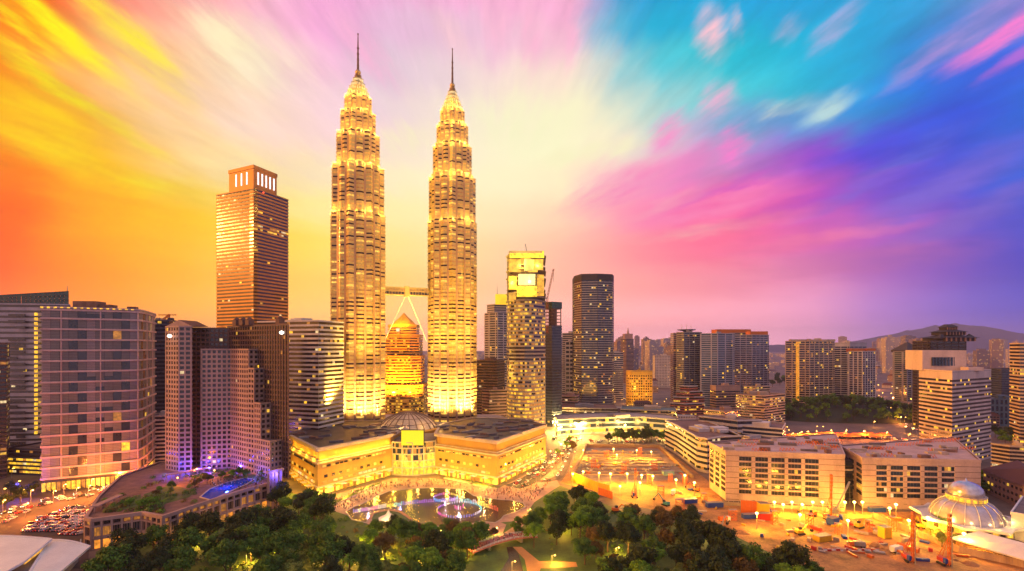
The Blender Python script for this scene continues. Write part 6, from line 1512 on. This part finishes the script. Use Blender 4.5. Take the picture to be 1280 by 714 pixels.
lamps_along(RRP, 9, 13, 'on the busy street behind the wooded hill', 'lamps on the busy street', P=34000, color=(1, .28, .04)); lamps_along(BRP, 7, 9, 'before the conference hall', 'lamps before the conference hall', P=34000, color=(1, .58, .1)); lamps_along(RSP, 7, -12, 'along the street at the foot of the wooded hill', 'lamps at the foot of the hill', P=22000, color=(1, .25, .04))
for (px, py) in ((247, 676), (308, 698), (394, 684), (407, 684), (360, 688), (440, 690), (452, 690), (527, 690), (574, 690), (478, 694), (548, 668), (690, 700), (868, 664), (660, 640), (700, 660), (770, 690), (640, 708), (618, 664)):
    c = G(px, py + 6); street_lamp(c[0], c[1], 4.5, 'standing among the park trees', 'lamps among the park trees', P=8500, color=(1, .52, .06), r=.5)
for (px, py) in ((430, 632), (466, 616), (520, 604), (572, 606), (610, 616), (640, 618), (664, 622), (486, 648)):
    c = G(px, py); street_lamp(c[0], c[1], 6, 'on the paved lake plaza', 'lamps on the lake plaza', P=3000, color=(1, .42, .08), r=.3, bulb=LITS[3])
for (px, py, z_) in ((210, 592, 20), (232, 590, 20), (262, 590, 19), (300, 588, 19), (344, 600, 22), (178, 606, 6)): lamp('added_blue_light', (*G(px, py, z_ - 3), z_), 7000, (.07, .06, 1.0), size=.8)  # blue lamps added in place of lens streaks on the facades
lamp('tree_blue_light', (*G(22, 622), 10), 16000, (.12, .05, 1.0), size=1)
for (px, py, P) in ((700, 534, 60000), (716, 540, 70000), (734, 530, 60000), (752, 540, 50000), (700, 548, 40000), (780, 545, 40000), (708, 528, 70000), (724, 545, 70000), (742, 537, 70000), (690, 540, 60000)): 
    c = G(px, py); street_lamp(c[0], c[1], 13, 'lighting the forecourt beside the conference hall', 'tall forecourt lamps', P=P * 3.2, color=(1, .60, .13), bulb=BULB_W, r=1.2)
for i in range(26):
    c = (wx(tr_.uniform(700, 1290), 1), 0); Y = 640 * (1 + 1.6 * tr_.random()); px = tr_.choice((tr_.uniform(700, 850), tr_.uniform(930, 1290), tr_.uniform(1090, 1290)))
    street_lamp(wx(px, Y), Y, 12, 'among the roofs of the middle distance', 'lamps of the middle distance', r=1.4, light=i % 3 == 0, P=40000, color=(1, .3, .04))

for i in range(70):
    px, py = tr_.choice(((tr_.uniform(640, 720), tr_.uniform(552, 606)), (tr_.uniform(690, 850), tr_.uniform(536, 556)), (tr_.uniform(700, 850), tr_.uniform(500, 520)), (tr_.uniform(0, 200), tr_.uniform(596, 640)), (tr_.uniform(940, 1150), tr_.uniform(540, 552)), (tr_.uniform(1090, 1290), tr_.uniform(470, 540))))
    c = G(px, py); street_lamp(c[0], c[1], 8, 'among the glowing streets round the towers', 'small lamps in the glowing streets', r=.8, light=i % 2 == 0, P=7000, color=(1, .38, .05))
# ------------------------------------------------------------------ construction site
sheet('site_soil', gp((700, 604), (712, 588), (724, 556), (826, 558), (884, 600), (905, 629), (1056, 638), (1080, 640), (1226, 640), (1300, 700), (1300, 780), (1080, 780), (1030, 716), (960, 690), (880, 652), (800, 634), (760, 618)), .08, SOIL)
sheet('pit_slab', gp((716, 600), (734, 560), (822, 561), (862, 597), (800, 604)), .14, CONCF)
pw_ = M_wall('pit_concrete', (.30, .20, .14))
for i, (a, c, h) in enumerate((((714, 600), (733, 558), 3.0), ((733, 558), (824, 559), 2.6), ((824, 559), (866, 598), 3.0))):
    a, c = G(*a), G(*c); mb = MB(); mb.beam((*a, h / 2), (*c, h / 2), 1.6, 0, h)
    n_ = int(math.hypot(c[0] - a[0], c[1] - a[1]) / 6)
    for k in range(n_): p = Vector(a).lerp(Vector(c), k / n_); mb.box((p.x, p.y - 1, h / 2), (.8, 1.2, h + .6), 0)
    tag(mb.build('pit_wall', [pw_]), ('left', 'far', 'right')[i] + ' concrete retaining wall of the excavated slab', 'wall')
sr = random.Random(12)
for k in range(9):
    f = (k + .5) / 9; a, c = G(726 + 2 * f, 596 - 32 * f), G(846 - 26 * f, 596 - 32 * f); mb = MB(); mb.beam((*a, .6), (*c, .6), 1.2 if k % 2 else .8, 0, 1.0)
    o = mb.build('ground_beam', [M_wall('beam_concrete', (.34, .24, .17)) if k == 0 else bpy.data.materials['beam_concrete']]); tag(o, 'long concrete ground beam laid across the excavated slab', 'beam', 'ground beams on the slab')
def mat_stack(px, py, kind, w, d, h, m, rot, label, group):
    c = G(px, py); o = MB()
    n_ = 5
    for q in range(n_): o.box((c[0], c[1], .2 + h * (q + .5) / n_), (w * (1 - .04 * (q % 2)), d * (1 - .06 * (q % 3)), h / n_ * .8), 0, rot + .03 * (q % 2))
    return tag(o.build(kind, [m]), label, 'building material', group)
for k in range(80):
    f, g_ = sr.random(), sr.random(); px, py = 728 + 8 * g_ + (122 - 30 * (1 - f)) * g_ * 1.0 , 564 + 30 * f
    mat_stack(px, py, 'timber_stack', sr.uniform(2, 6), sr.uniform(1, 2.4), sr.uniform(.6, 1.8), sr.choice((M_YEL, M_ORSTEEL, R_PALE, M_STEEL, W_CREAM)), sr.uniform(0, 3), 'stack of building material on the excavated slab', 'material stacks on the slab')
SITE = gp((800, 612), (880, 606), (905, 634), (1070, 644), (1140, 650), (1180, 690), (1240, 706), (1090, 706), (960, 684), (880, 648))
for k in range(230):
    px, py = sr.uniform(800, 1240), sr.uniform(612, 706); 
    if inside(G(px, py), SITE): mat_stack(px, py, 'timber_stack', sr.uniform(1.5, 7), sr.uniform(.8, 2.2), sr.uniform(.5, 2.0), sr.choice((M_YEL, M_ORSTEEL, M_ORSTEEL, R_PALE, M_STEEL, W_CREAM, M_REDP, M_BLUEP)), sr.uniform(0, 3), 'stack of building material on the orange site soil', 'material stacks on the site soil')
# ribbed hoardings
def hoarding(name, label, pts, h, m, post=3.0):
    root = thing(name, label, 'fence', (*pts[0], 0)); mb = MB()
    for i in range(len(pts) - 1):
        p, q = Vector(pts[i]), Vector(pts[i + 1]); l = (q - p).length; n_ = max(1, int(l / .9)); d = (q - p) / l; nr = Vector((d.y, -d.x))
        for k in range(n_):
            a, c = p + d * (l * k / n_), p + d * (l * (k + .96) / n_); o_ = nr * (.12 if k % 2 else 0); mb.beam((a.x + o_.x, a.y + o_.y, h / 2), (c.x + o_.x, c.y + o_.y, h / 2), .12, 0, h)
    mb.build('panel', [m], root)
    for i in range(len(pts) - 1):
        p, q = Vector(pts[i]), Vector(pts[i + 1]); n_ = max(1, int((q - p).length / post))
        for k in range(n_ + 1): c = p.lerp(q, k / n_); mb = MB(); mb.box((c.x, c.y + .25, h / 2 + .2), (.3, .3, h + .4)); mb.build('post', [M_STEEL], root)
    return root
hoarding('site_hoarding', 'yellow lit ribbed hoarding at the near side of the excavated slab', [G(714, 601), G(748, 616), G(762, 620)], 7.5, M_YEL)
hoarding('site_hoarding', 'lower orange ribbed hoarding stepping on from the yellow one', [G(748, 618), G(766, 624)], 5.0, M_ORSTEEL)
hoarding('site_hoarding', 'tall orange hoarding panel before the left panelled block', [G(926, 641), G(949, 643)], 8.0, M_ORSTEEL)
hoarding('site_hoarding', 'long pale panel fence running beside the domed hall', [G(1092, 648), G(1140, 668), G(1200, 692), G(1290, 712)], 3.6, M_wall('pale_fence_panel', (.5, .34, .2)))
hoarding('site_hoarding', 'thin grey hoarding along the foot of the left panelled block', [G(905, 632), G(1056, 640)], 2.6, W_CONC)
# red and white barriers
for k in range(14):
    c = G(1026 + k * 5.4, 688 + (k % 3) * .5); mb = MB(); mb.box((c[0], c[1], .55), (1.9, .5, .9), k % 2); mb.box((c[0], c[1], 1.1), (1.7, .3, .25), 1 - k % 2); mb.box((c[0], c[1], .08), (1.9, .9, .16), k % 2)
    tag(mb.build('barrier', [M_REDP, M_WHITEP]), ('red' if k % 2 == 0 else 'white') + ' plastic barrier in the row across the site soil', 'barrier', ('red' if k % 2 == 0 else 'white') + ' barriers across the site')
# containers and huts
def container(px, py, sz, m, label, rot=.2, kind='container'):
    c = G(px, py); o = thing(kind, label, 'container', (*c, 0)); w, d, h = sz; mb = MB(); mb.box((c[0], c[1], .2 + h / 2), (w, d, h), 0, rot)
    for k in range(int(w / .6)):
        x = -w / 2 + .3 + k * .6
        for s_ in (-1, 1): mb.box((c[0] + x * math.cos(rot) - s_ * (d / 2 + .05) * math.sin(rot) * 1, c[1] + x * math.sin(rot) + s_ * (d / 2 + .05) * math.cos(rot), .2 + h / 2), (.28, .14, h * .92), 0, rot)
    mb.build('body', [m], o); mb = MB(); mb.box((c[0], c[1], .25 + h), (w * 1.02, d * 1.04, .12), 0, rot); mb.build('roof', [M_STEEL], o)
    mb = MB(); x = w / 2 + .05; mb.box((c[0] + x * math.cos(rot), c[1] + x * math.sin(rot), .2 + h * .48), (.1, d * .8, h * .85), 0, rot); mb.build('door', [M_STEEL], o); return o
container(835, 594, (9, 4, 3.4), M_wall('pale_blue_paint', (.25, .42, .5)), 'pale blue site container at the corner of the excavated slab')
container(862, 629, (10, 3, 2.8), M_BLUEP, 'blue container on the soil left of the orange hoarding'); container(893, 634, (11, 3, 3), M_BLUEP, 'long blue container nearest the panelled block corner', .1)
container(937, 648, (9, 3, 2.6), M_BLUEP, 'blue container at the foot of the orange hoarding', .1); container(954, 645, (6, 4, 8), M_YEL, 'stacked yellow container right of the orange hoarding', 0); container(956, 650, (8, 3, 4), M_REDP, 'red container below the stacked yellow one', 0)
container(1041, 656, (6, 4, 4.2), M_BLUEP, 'blue cabin by the piling rig mast', .4); container(1096, 640, (10, 3, 2.8), M_BLUEP, 'blue container by the right panelled block', .1); container(1028, 676, (9, 4, 3), M_YEL, 'yellow cabin amid the site soil', .3); container(1106, 672, (5, 4, 6), M_YEL, 'upright yellow silo box beside the fence', .2)
# piling rigs
def piling_rig(px, py, h, label, m=M_ORSTEEL, lean=0.0):
    x, y = G(px, py); o = thing('piling_rig', label, 'piling rig', (x, y, 0))
    for s_ in (-1, 1): mb = MB(); mb.box((x + s_ * 1.6, y, .55), (.7, 4.2, .9)); mb.tube((x + s_ * 2.05, y - 1.7, .55), (x + s_ * 1.15, y - 1.7, .55), .45, .45, 0, 10); mb.tube((x + s_ * 2.05, y + 1.7, .55), (x + s_ * 1.15, y + 1.7, .55), .45, .45, 0, 10); mb.build('track', [M_BLACK], o)
    mb = MB(); mb.box((x, y + .8, 2.4), (2.4, 3.8, 1.7)); mb.box((x + .9, y + 3.2, 2.2), (1.2, 1.1, 2.0)); mb.build('engine_house', [M_REDP], o)
    mb = MB(); mb.box((x - 1.0, y - 1.9, 2.7), (1.2, 1.5, 2.2)); mb.build('cab', [M_BLUEP], o)
    mb = MB(); lattice(mb, (x, y - 3.0, 1.0), (x + lean, y - 3.0, h), 1.0, int(h / 2.4), 0, .17); mb.box((x + lean, y - 3, h + .8), (1.2, 1.2, 1.2)); mb.build('mast', [m], o)
    mb = MB(); mb.tube((x, y - 4.2, .3), (x + lean, y - 4.2, h * .8), .2, .2); mb.build('drill_rod', [M_STEEL], o)
    mb = MB(); mb.beam((x + 1, y + 2, 3.4), (x + lean, y - 2.6, h * .62), .2); mb.beam((x - 1, y + 2, 3.4), (x + lean, y - 2.6, h * .62), .2); mb.build('back_stay', [m], o)
piling_rig(793, 622, 20, 'orange piling rig in front of the excavated slab'); piling_rig(1035, 650, 27, 'tall orange piling rig before the bright wall of the left panelled block'); piling_rig(1135, 702, 24, 'orange piling rig left of the pair near the domed hall'); piling_rig(1180, 706, 24, 'orange piling rig right of the pair beside the long fence')
# excavators and crawler cranes
def excavator(px, py, rz, label, m, boom=1.0):
    x, y = G(px, py); o = thing('excavator', label, 'excavator', (x, y, 0)); ca_, sa_ = math.cos(rz), math.sin(rz)
    def T(a, b_, z): return (x + a * ca_ - b_ * sa_, y + a * sa_ + b_ * ca_, z)
    for s_ in (-1, 1): mb = MB(); p = T(0, s_ * 1.3, .55); mb.box(p, (4.4, .7, .9), 0, rz); mb.build('track', [M_BLACK], o)
    mb = MB(); mb.box(T(-.5, 0, 1.8), (3.6, 2.7, 1.3), 0, rz); mb.box(T(-1.8, 0, 2.0), (1.2, 2.6, 1.7), 0, rz); mb.build('body', [m], o)
    mb = MB(); mb.box(T(.7, .7, 2.9), (1.6, 1.1, 1.6), 0, rz); mb.build('cab', [G_NAVY], o)
    mb = MB(); mb.beam(T(1, -.3, 2), T(4.5 * boom, -.3, 5.2 * boom), .55); mb.beam(T(4.5 * boom, -.3, 5.2 * boom), T(7.2 * boom, -.3, 2.4), .42); mb.build('boom', [m], o)
    mb = MB(); mb.prism([T(6.8 * boom, -.9, 0)[:2], T(8.0 * boom, -.9, 0)[:2], T(7.8 * boom, .3, 0)[:2], T(6.8 * boom, .3, 0)[:2]], 1.2, 2.4, 0, bottom=True); mb.build('bucket', [M_BLACK], o)
excavator(832, 632, 2.2, 'teal excavator with raised boom at the edge of the park grove', M_wall('teal_paint', (.05, .25, .26)), 1.3); excavator(900, 664, .8, 'dark excavator reaching up on the soil behind the grove', M_STEEL, 1.4)
excavator(1000, 668, .2, 'yellow excavator in the middle of the site', M_YEL); excavator(1015, 645, 2.8, 'orange excavator below the floodlit wall', M_ORSTEEL); excavator(1074, 660, .4, 'yellow excavator near the right panelled block', M_YEL); excavator(870, 614, 2.5, 'orange excavator near the ribbon windowed office', M_ORSTEEL); excavator(1150, 660, 1.2, 'yellow excavator by the fence bend', M_YEL)
excavator(770, 640, .3, 'orange excavator by the orange ribbed hoarding', M_ORSTEEL, .9)
# trucks
def truck(px, py, rz, label, m, m2):
    x, y = G(px, py); o = thing('truck', label, 'truck', (x, y, 0)); ca_, sa_ = math.cos(rz), math.sin(rz)
    def T(a, b_, z): return (x + a * ca_ - b_ * sa_, y + a * sa_ + b_ * ca_, z)
    mb = MB(); mb.box(T(2.9, 0, 1.7), (1.9, 2.3, 2.2), 0, rz); mb.box(T(3.87, 0, 2.2), (.1, 2.0, .9), 1, rz); mb.build('cab', [m, G_NAVY], o)
    mb = MB(); mb.box(T(-.8, 0, 2.1), (5.2, 2.4, 2.2), 0, rz); mb.box(T(-.8, 0, .85), (6.4, 1.1, .3), 0, rz); mb.build('load_bed', [m2], o)
    for a in (-2.6, -1.4, 2.8):
        for s_ in (-1, 1): mb = MB(); mb.tube(T(a, s_ * 1.2, .5), T(a, s_ * .8, .5), .5, .5, 0, 10); mb.build('wheel', [M_BLACK], o)
truck(905, 652, .3, 'white tipper truck waiting on the soil by the blue containers', M_WHITEP, M_ORSTEEL); truck(980, 690, .1, 'red tipper truck on the haul road by the barriers', M_REDP, M_YEL); truck(1072, 684, 2.9, 'orange tipper truck behind the barriers', M_ORSTEEL, M_STEEL); truck(842, 618, 1.0, 'yellow truck facing the excavated slab', M_YEL, M_WHITEP); truck(1120, 690, .4, 'white truck beside the long fence', M_WHITEP, M_WHITEP)
crawl = luffing_crane('crawler_crane', 'thin dark crawler crane leaning over the floodlit wall of the site', (*G(1046, 648), 2), (*G(1046, 648), 6), (*A(1062, 303), 20), .5, M_STEEL)
luffing_crane('tower_crane', 'distant tower crane behind the dark slate tower on the left', (*A(205, 560), 20), (*A(205, 560), 138), (*A(212, 560), 143))
hx_ = A(205, 560); cr_ = thing('tower_crane', 'flat jib tower crane standing beyond the gap left of the hotel', 'crane', (*A(211, 640), 0)); mb = MB(); c = A(211, 640); lattice(mb, (*c, 100), (*c, 148), 2, 12); mb.build('mast', [M_ORSTEEL], cr_); mb = MB(); lattice(mb, (c[0] - 14, c[1], 148), (c[0] + 10, c[1], 148), 1.3, 10); mb.build('jib', [M_ORSTEEL], cr_)
# site floodlights
def flood(px, py, h, P, where, group, r=1.0):
    x, y = G(px, py); o = thing('floodlight_mast', f'site floodlight on a thin mast {where}', 'floodlight', (x, y, 0), group=group); mb = MB(); mb.tube((x, y, 0), (x, y, h), .18, .1, 0, 6); mb.build('mast', [M_STEEL], o)
    mb = MB(); mb.lathe((x, y, h + .4), [(.1, -r * .7), (r * .8, -r * .3), (r * .8, r * .3), (.1, r * .7)], 0, 10); mb.build('lamp_head', [BULB_W], o); lamp('site_light', (x, y - 1.2, h - .8), P * .8, (1, .45, .03), size=.6)
for px in (968, 979, 990, 1003, 1016, 1028, 1056, 1068, 1078): flood(px, 643.5, 6 if px % 2 else 7.5, 15000, 'in the bright row before the panelled blocks', 'floodlights before the panelled blocks')
for (px, py) in ((716, 606), (729, 603), (749, 605), (763, 606), (784, 606), (802, 608), (816, 609)): flood(px, py, 8, 26000, 'along the near side of the excavated slab', 'floodlights at the near side of the slab')
for (px, py) in ((729, 574), (767, 572), (771, 580), (796, 574), (814, 576)): flood(px, py, 8, 34000, 'standing on the excavated slab', 'floodlights on the slab', .8)
for (px, py) in ((845, 616), (856, 610), (868, 620), (1112, 655), (1136, 672), (1160, 668), (1120, 650), (1205, 690), (1000, 664), (946, 662), (1060, 672), (800, 620), (775, 625)): flood(px, py, 9, 24000, 'scattered over the orange site soil', 'floodlights over the site soil')

# ------------------------------------------------------------------ domed hall at the right
dc = A(1207.5, 272); dh = thing('domed_hall', 'white ribbed domed hall with star shaped eaves and yellow lit walls', 'hall', (*dc, 0))
DOMEM = M_wall('dome_tile', (.50, .46, .52), rough=.25, streak=False, scale=.5, metal=.6); 
oct_ = [(dc[0] + 20 * math.cos(PI / 8 + k * PI / 4), dc[1] + 20 * math.sin(PI / 8 + k * PI / 4)) for k in range(8)]
mb = MB(); mb.prism(oct_, 0, 7.5, 0); mb.ring(oct_, -1, .4, 3.4, 3.9, 0); mb.build('wall', [M_wall('hall_cream', (.6, .46, .25))], dh)
mb = MB()
star_ = []
for k in range(16):
    r = 24.5 if k % 2 == 0 else 20.5; star_.append((dc[0] + r * math.cos(k * PI / 8), dc[1] + r * math.sin(k * PI / 8)))
mb.prism(star_, 7.55, 8.3, 0, bottom=True); mb.ring(star_, -1.2, .3, 8.28, 9.0, 0); mb.build('star_eaves', [M_WHITEP], dh)
mb = MB(); mb.lathe((*dc, 8.3), [(16.0, 0), (15.4, 3), (13.9, 6), (11.6, 8.6), (9.0, 10.2)], 0, 32); mb.build('skirt_dome', [DOMEM], dh, smooth=True)
for k in range(16):
    a = 2 * PI * k / 16; mb = MB(); pr = [(16.2, 0), (15.6, 3), (14.1, 6), (11.8, 8.7), (9.1, 10.3)]
    for (r0_, z0_), (r1_, z1_) in zip(pr, pr[1:]): mb.beam((dc[0] + r0_ * math.cos(a), dc[1] + r0_ * math.sin(a), 8.3 + z0_), (dc[0] + r1_ * math.cos(a), dc[1] + r1_ * math.sin(a), 8.3 + z1_), .24)
    mb.build('rib', [M_WHITEP], dh)
mb = MB(); mb.lathe((*dc, 18.4), [(8.6, 0), (8.6, 2.6), (9.1, 3.0)], 0, 24); dr = mb.build('drum', [W_CREAM], dh)
for k in range(20): a = 2 * PI * k / 20; mb = MB(); mb.box((dc[0] + 8.65 * math.cos(a), dc[1] + 8.65 * math.sin(a), 19.8), (.3, 1.6, 1.7), 0, a); mb.build('drum_window', [LITS[3]], dr)
mb = MB(); mb.lathe((*dc, 21.4), [(7.7, 0), (7.9, 1.8), (7.3, 4.0), (5.7, 6.0), (3.2, 7.3), (.6, 7.9), (.15, 9.4)], 0, 28); mb.build('top_dome', [M_wall('silver_dome', (.56, .54, .60), rough=.22, streak=False, scale=.6, metal=.7)], dh, smooth=True)
for k in range(8):
    if True:
        p, q = Vector(oct_[k]), Vector(oct_[(k + 1) % 8]); d = (q - p).normalized(); rot = math.atan2(d.y, d.x); nr = Vector((d.y, -d.x))
        for i in range(4): c = p.lerp(q, (i + .5) / 4) + nr * .1; mb = MB(); mb.box((c.x, c.y, 5.4), (2.6, .4, 2.6), 0, rot); mb.build('window', [LITS[3] if i % 2 else G_BROWN], dh)
for k in range(5): a = -PI / 2 + (k - 2) * .6; lamp('hall_light', (dc[0] + 28 * math.cos(a), dc[1] + 28 * math.sin(a), 4), 3000, (1, .55, .08)); lamp('hall_dome_light', (dc[0] + 18.2 * math.cos(a), dc[1] + 18.2 * math.sin(a), 10.5), 500, (1, .62, .15))
cw_ = thing('canopy_wing', 'white sloping canopy wing stretching from the domed hall to the picture edge', 'canopy', (*G(1250, 690), 0))
q = [(*G(1186, 672, 6), 6), (*G(1282, 700, 5), 5), (*G(1300, 684, 9), 9), (*G(1224, 664, 8), 8)]
mb = MB(); mb.face(q); mb.face([(x, y, z - .6) for x, y, z in reversed(q)])
for i in range(4): a, c = q[i], q[(i + 1) % 4]; mb.face([(a[0], a[1], a[2] - .6), (c[0], c[1], c[2] - .6), c, a])
mb.build('roof', [M_wall('white_canopy', (.78, .72, .66), var=.08)], cw_)
mb = MB(); pp = [G(1194, 676), G(1282, 704), G(1300, 694), G(1230, 672)]; mb.prism(ccw(pp), 0, 4.2, 0)
mb.build('wall', [W_BROWN], cw_)
P, Q = Vector(G(1194, 676)), Vector(G(1282, 704))
for k in range(8): c = P.lerp(Q, (k + .5) / 8); d = (Q - P).normalized(); mb = MB(); mb.box((c.x + d.y * .1, c.y - d.x * .1, 2.2), (2.6, .3, 2.6), 0, math.atan2(d.y, d.x)); mb.build('window', [G_NAVY], cw_)
wl = thing('white_wall_block', 'blank white wall block at the lower right picture edge', 'building', (*G(1285, 684), 0)); mb = MB(); pp = [A(1264, 258), A(1300, 250), A(1320, 275), A(1278, 285)]; mb.prism(ccw(pp), 0, 16, 0); mb.ring(ccw(pp), -.4, .3, 15, 16.6, 0); mb.build('wall', [M_WHITEP], wl); mb = MB(); mb.prism(offset(ccw(pp), -.6), 16.05, 16.3, 0); mb.build('roof', [R_GREY], wl)
lamp('wall_light', (*A(1262, 248), 8), 4500, (1, .75, .45))

# soil heaps and rebar mats
for k in range(22):
    px, py = sr.uniform(850, 1230), sr.uniform(650, 708); c = G(px, py)
    if not inside(c, SITE): continue
    mb = MB(); R0 = sr.uniform(1.5, 4.5); i0 = len(mb.v); n_ = 14
    for r, z in ((1, 0), (.75, .3), (.45, .62), (.15, .8)): mb.v += [(c[0] + R0 * r * math.cos(2 * PI * q / n_) * sr.uniform(.85, 1.15), c[1] + R0 * r * math.sin(2 * PI * q / n_) * sr.uniform(.85, 1.15), .08 + z * R0 * .55) for q in range(n_)]
    for a in range(3):
        for q in range(n_): j = (q + 1) % n_; mb.f.append((a * n_ + q, a * n_ + j, (a + 1) * n_ + j, (a + 1) * n_ + q)); mb.m.append(0)
    mb.f.append(tuple(range(3 * n_, 4 * n_))); mb.m.append(0)
    tag(mb.build('soil_heap', [SOIL]), 'heap of dug laterite soil on the construction site', 'heap', 'soil heaps on the site')
# market tents on the street behind the blocks
for k in range(12):
    c = G(990 + k * 10.5 + sr.uniform(-2, 2), 547.5 + sr.uniform(-1.5, 1.5)); o = thing('market_tent', 'orange market tent in the row at the foot of the wooded hill', 'tent', (*c, 0), group='market tents at the foot of the hill')
    mb = MB(); w_ = sr.uniform(6, 9); e = [(c[0] - w_, c[1] - 5, 3.2), (c[0] + w_, c[1] - 5, 3.2), (c[0] + w_, c[1] + 5, 3.2), (c[0] - w_, c[1] + 5, 3.2)]; r0_, r1_ = (c[0] - w_ * .8, c[1], 6), (c[0] + w_ * .8, c[1], 6)
    mb.face([e[0], e[1], r1_, r0_]); mb.face([e[2], e[3], r0_, r1_]); mb.face([e[1], e[2], r1_]); mb.face([e[3], e[0], r0_]); mb.build('canopy', [W_ORANGE], o)
    mb = MB()
    for p in e: mb.beam((p[0], p[1], 0), p, .3)
    mb.build('post', [M_STEEL], o); lamp('tent_light', (c[0], c[1] - 8, 5), 9000, (1, .2, .03), size=.5) if k % 2 else None

for k, (px, py) in enumerate(((812, 606), (838, 602), (856, 606), (826, 622), (850, 640), (880, 628), (916, 650), (968, 656), (1012, 660), (1048, 668), (1086, 664), (1116, 664), (758, 572), (800, 570), (780, 590), (742, 586), (818, 588))):
    c = G(px, py); o = thing('scaffold_tower', 'rusty scaffold tower standing among the lamps of the construction site', 'scaffold', (*c, 0), group='scaffold towers on the site'); h = sr.uniform(6.2, 10); w_ = sr.uniform(2, 5); mb = MB(); mb.box((c[0], c[1], .1), (w_ + .2, 2.2, .15))
    for a in range(int(h / 2)):
        z = a * 2.0
        for dx_s in (-1, 1):
            for dy_s in (-1, 1): mb.beam((c[0] + dx_s * w_ / 2, c[1] + dy_s, z), (c[0] + dx_s * w_ / 2, c[1] + dy_s, z + 2), .2)
        for dy_s in (-1, 1): mb.beam((c[0] - w_ / 2, c[1] + dy_s, z + 2), (c[0] + w_ / 2, c[1] + dy_s, z + 2), .18); mb.beam((c[0] - w_ / 2, c[1] + dy_s, z), (c[0] + w_ / 2, c[1] + dy_s, z + 2), .14)
    mb.build('frame', [M_ORSTEEL], o); mb = MB(); mb.box((c[0], c[1], .25 + 2 * int(h / 2)), (w_ + .4, 2.3, .2)); mb.build('platform', [R_PALE], o)
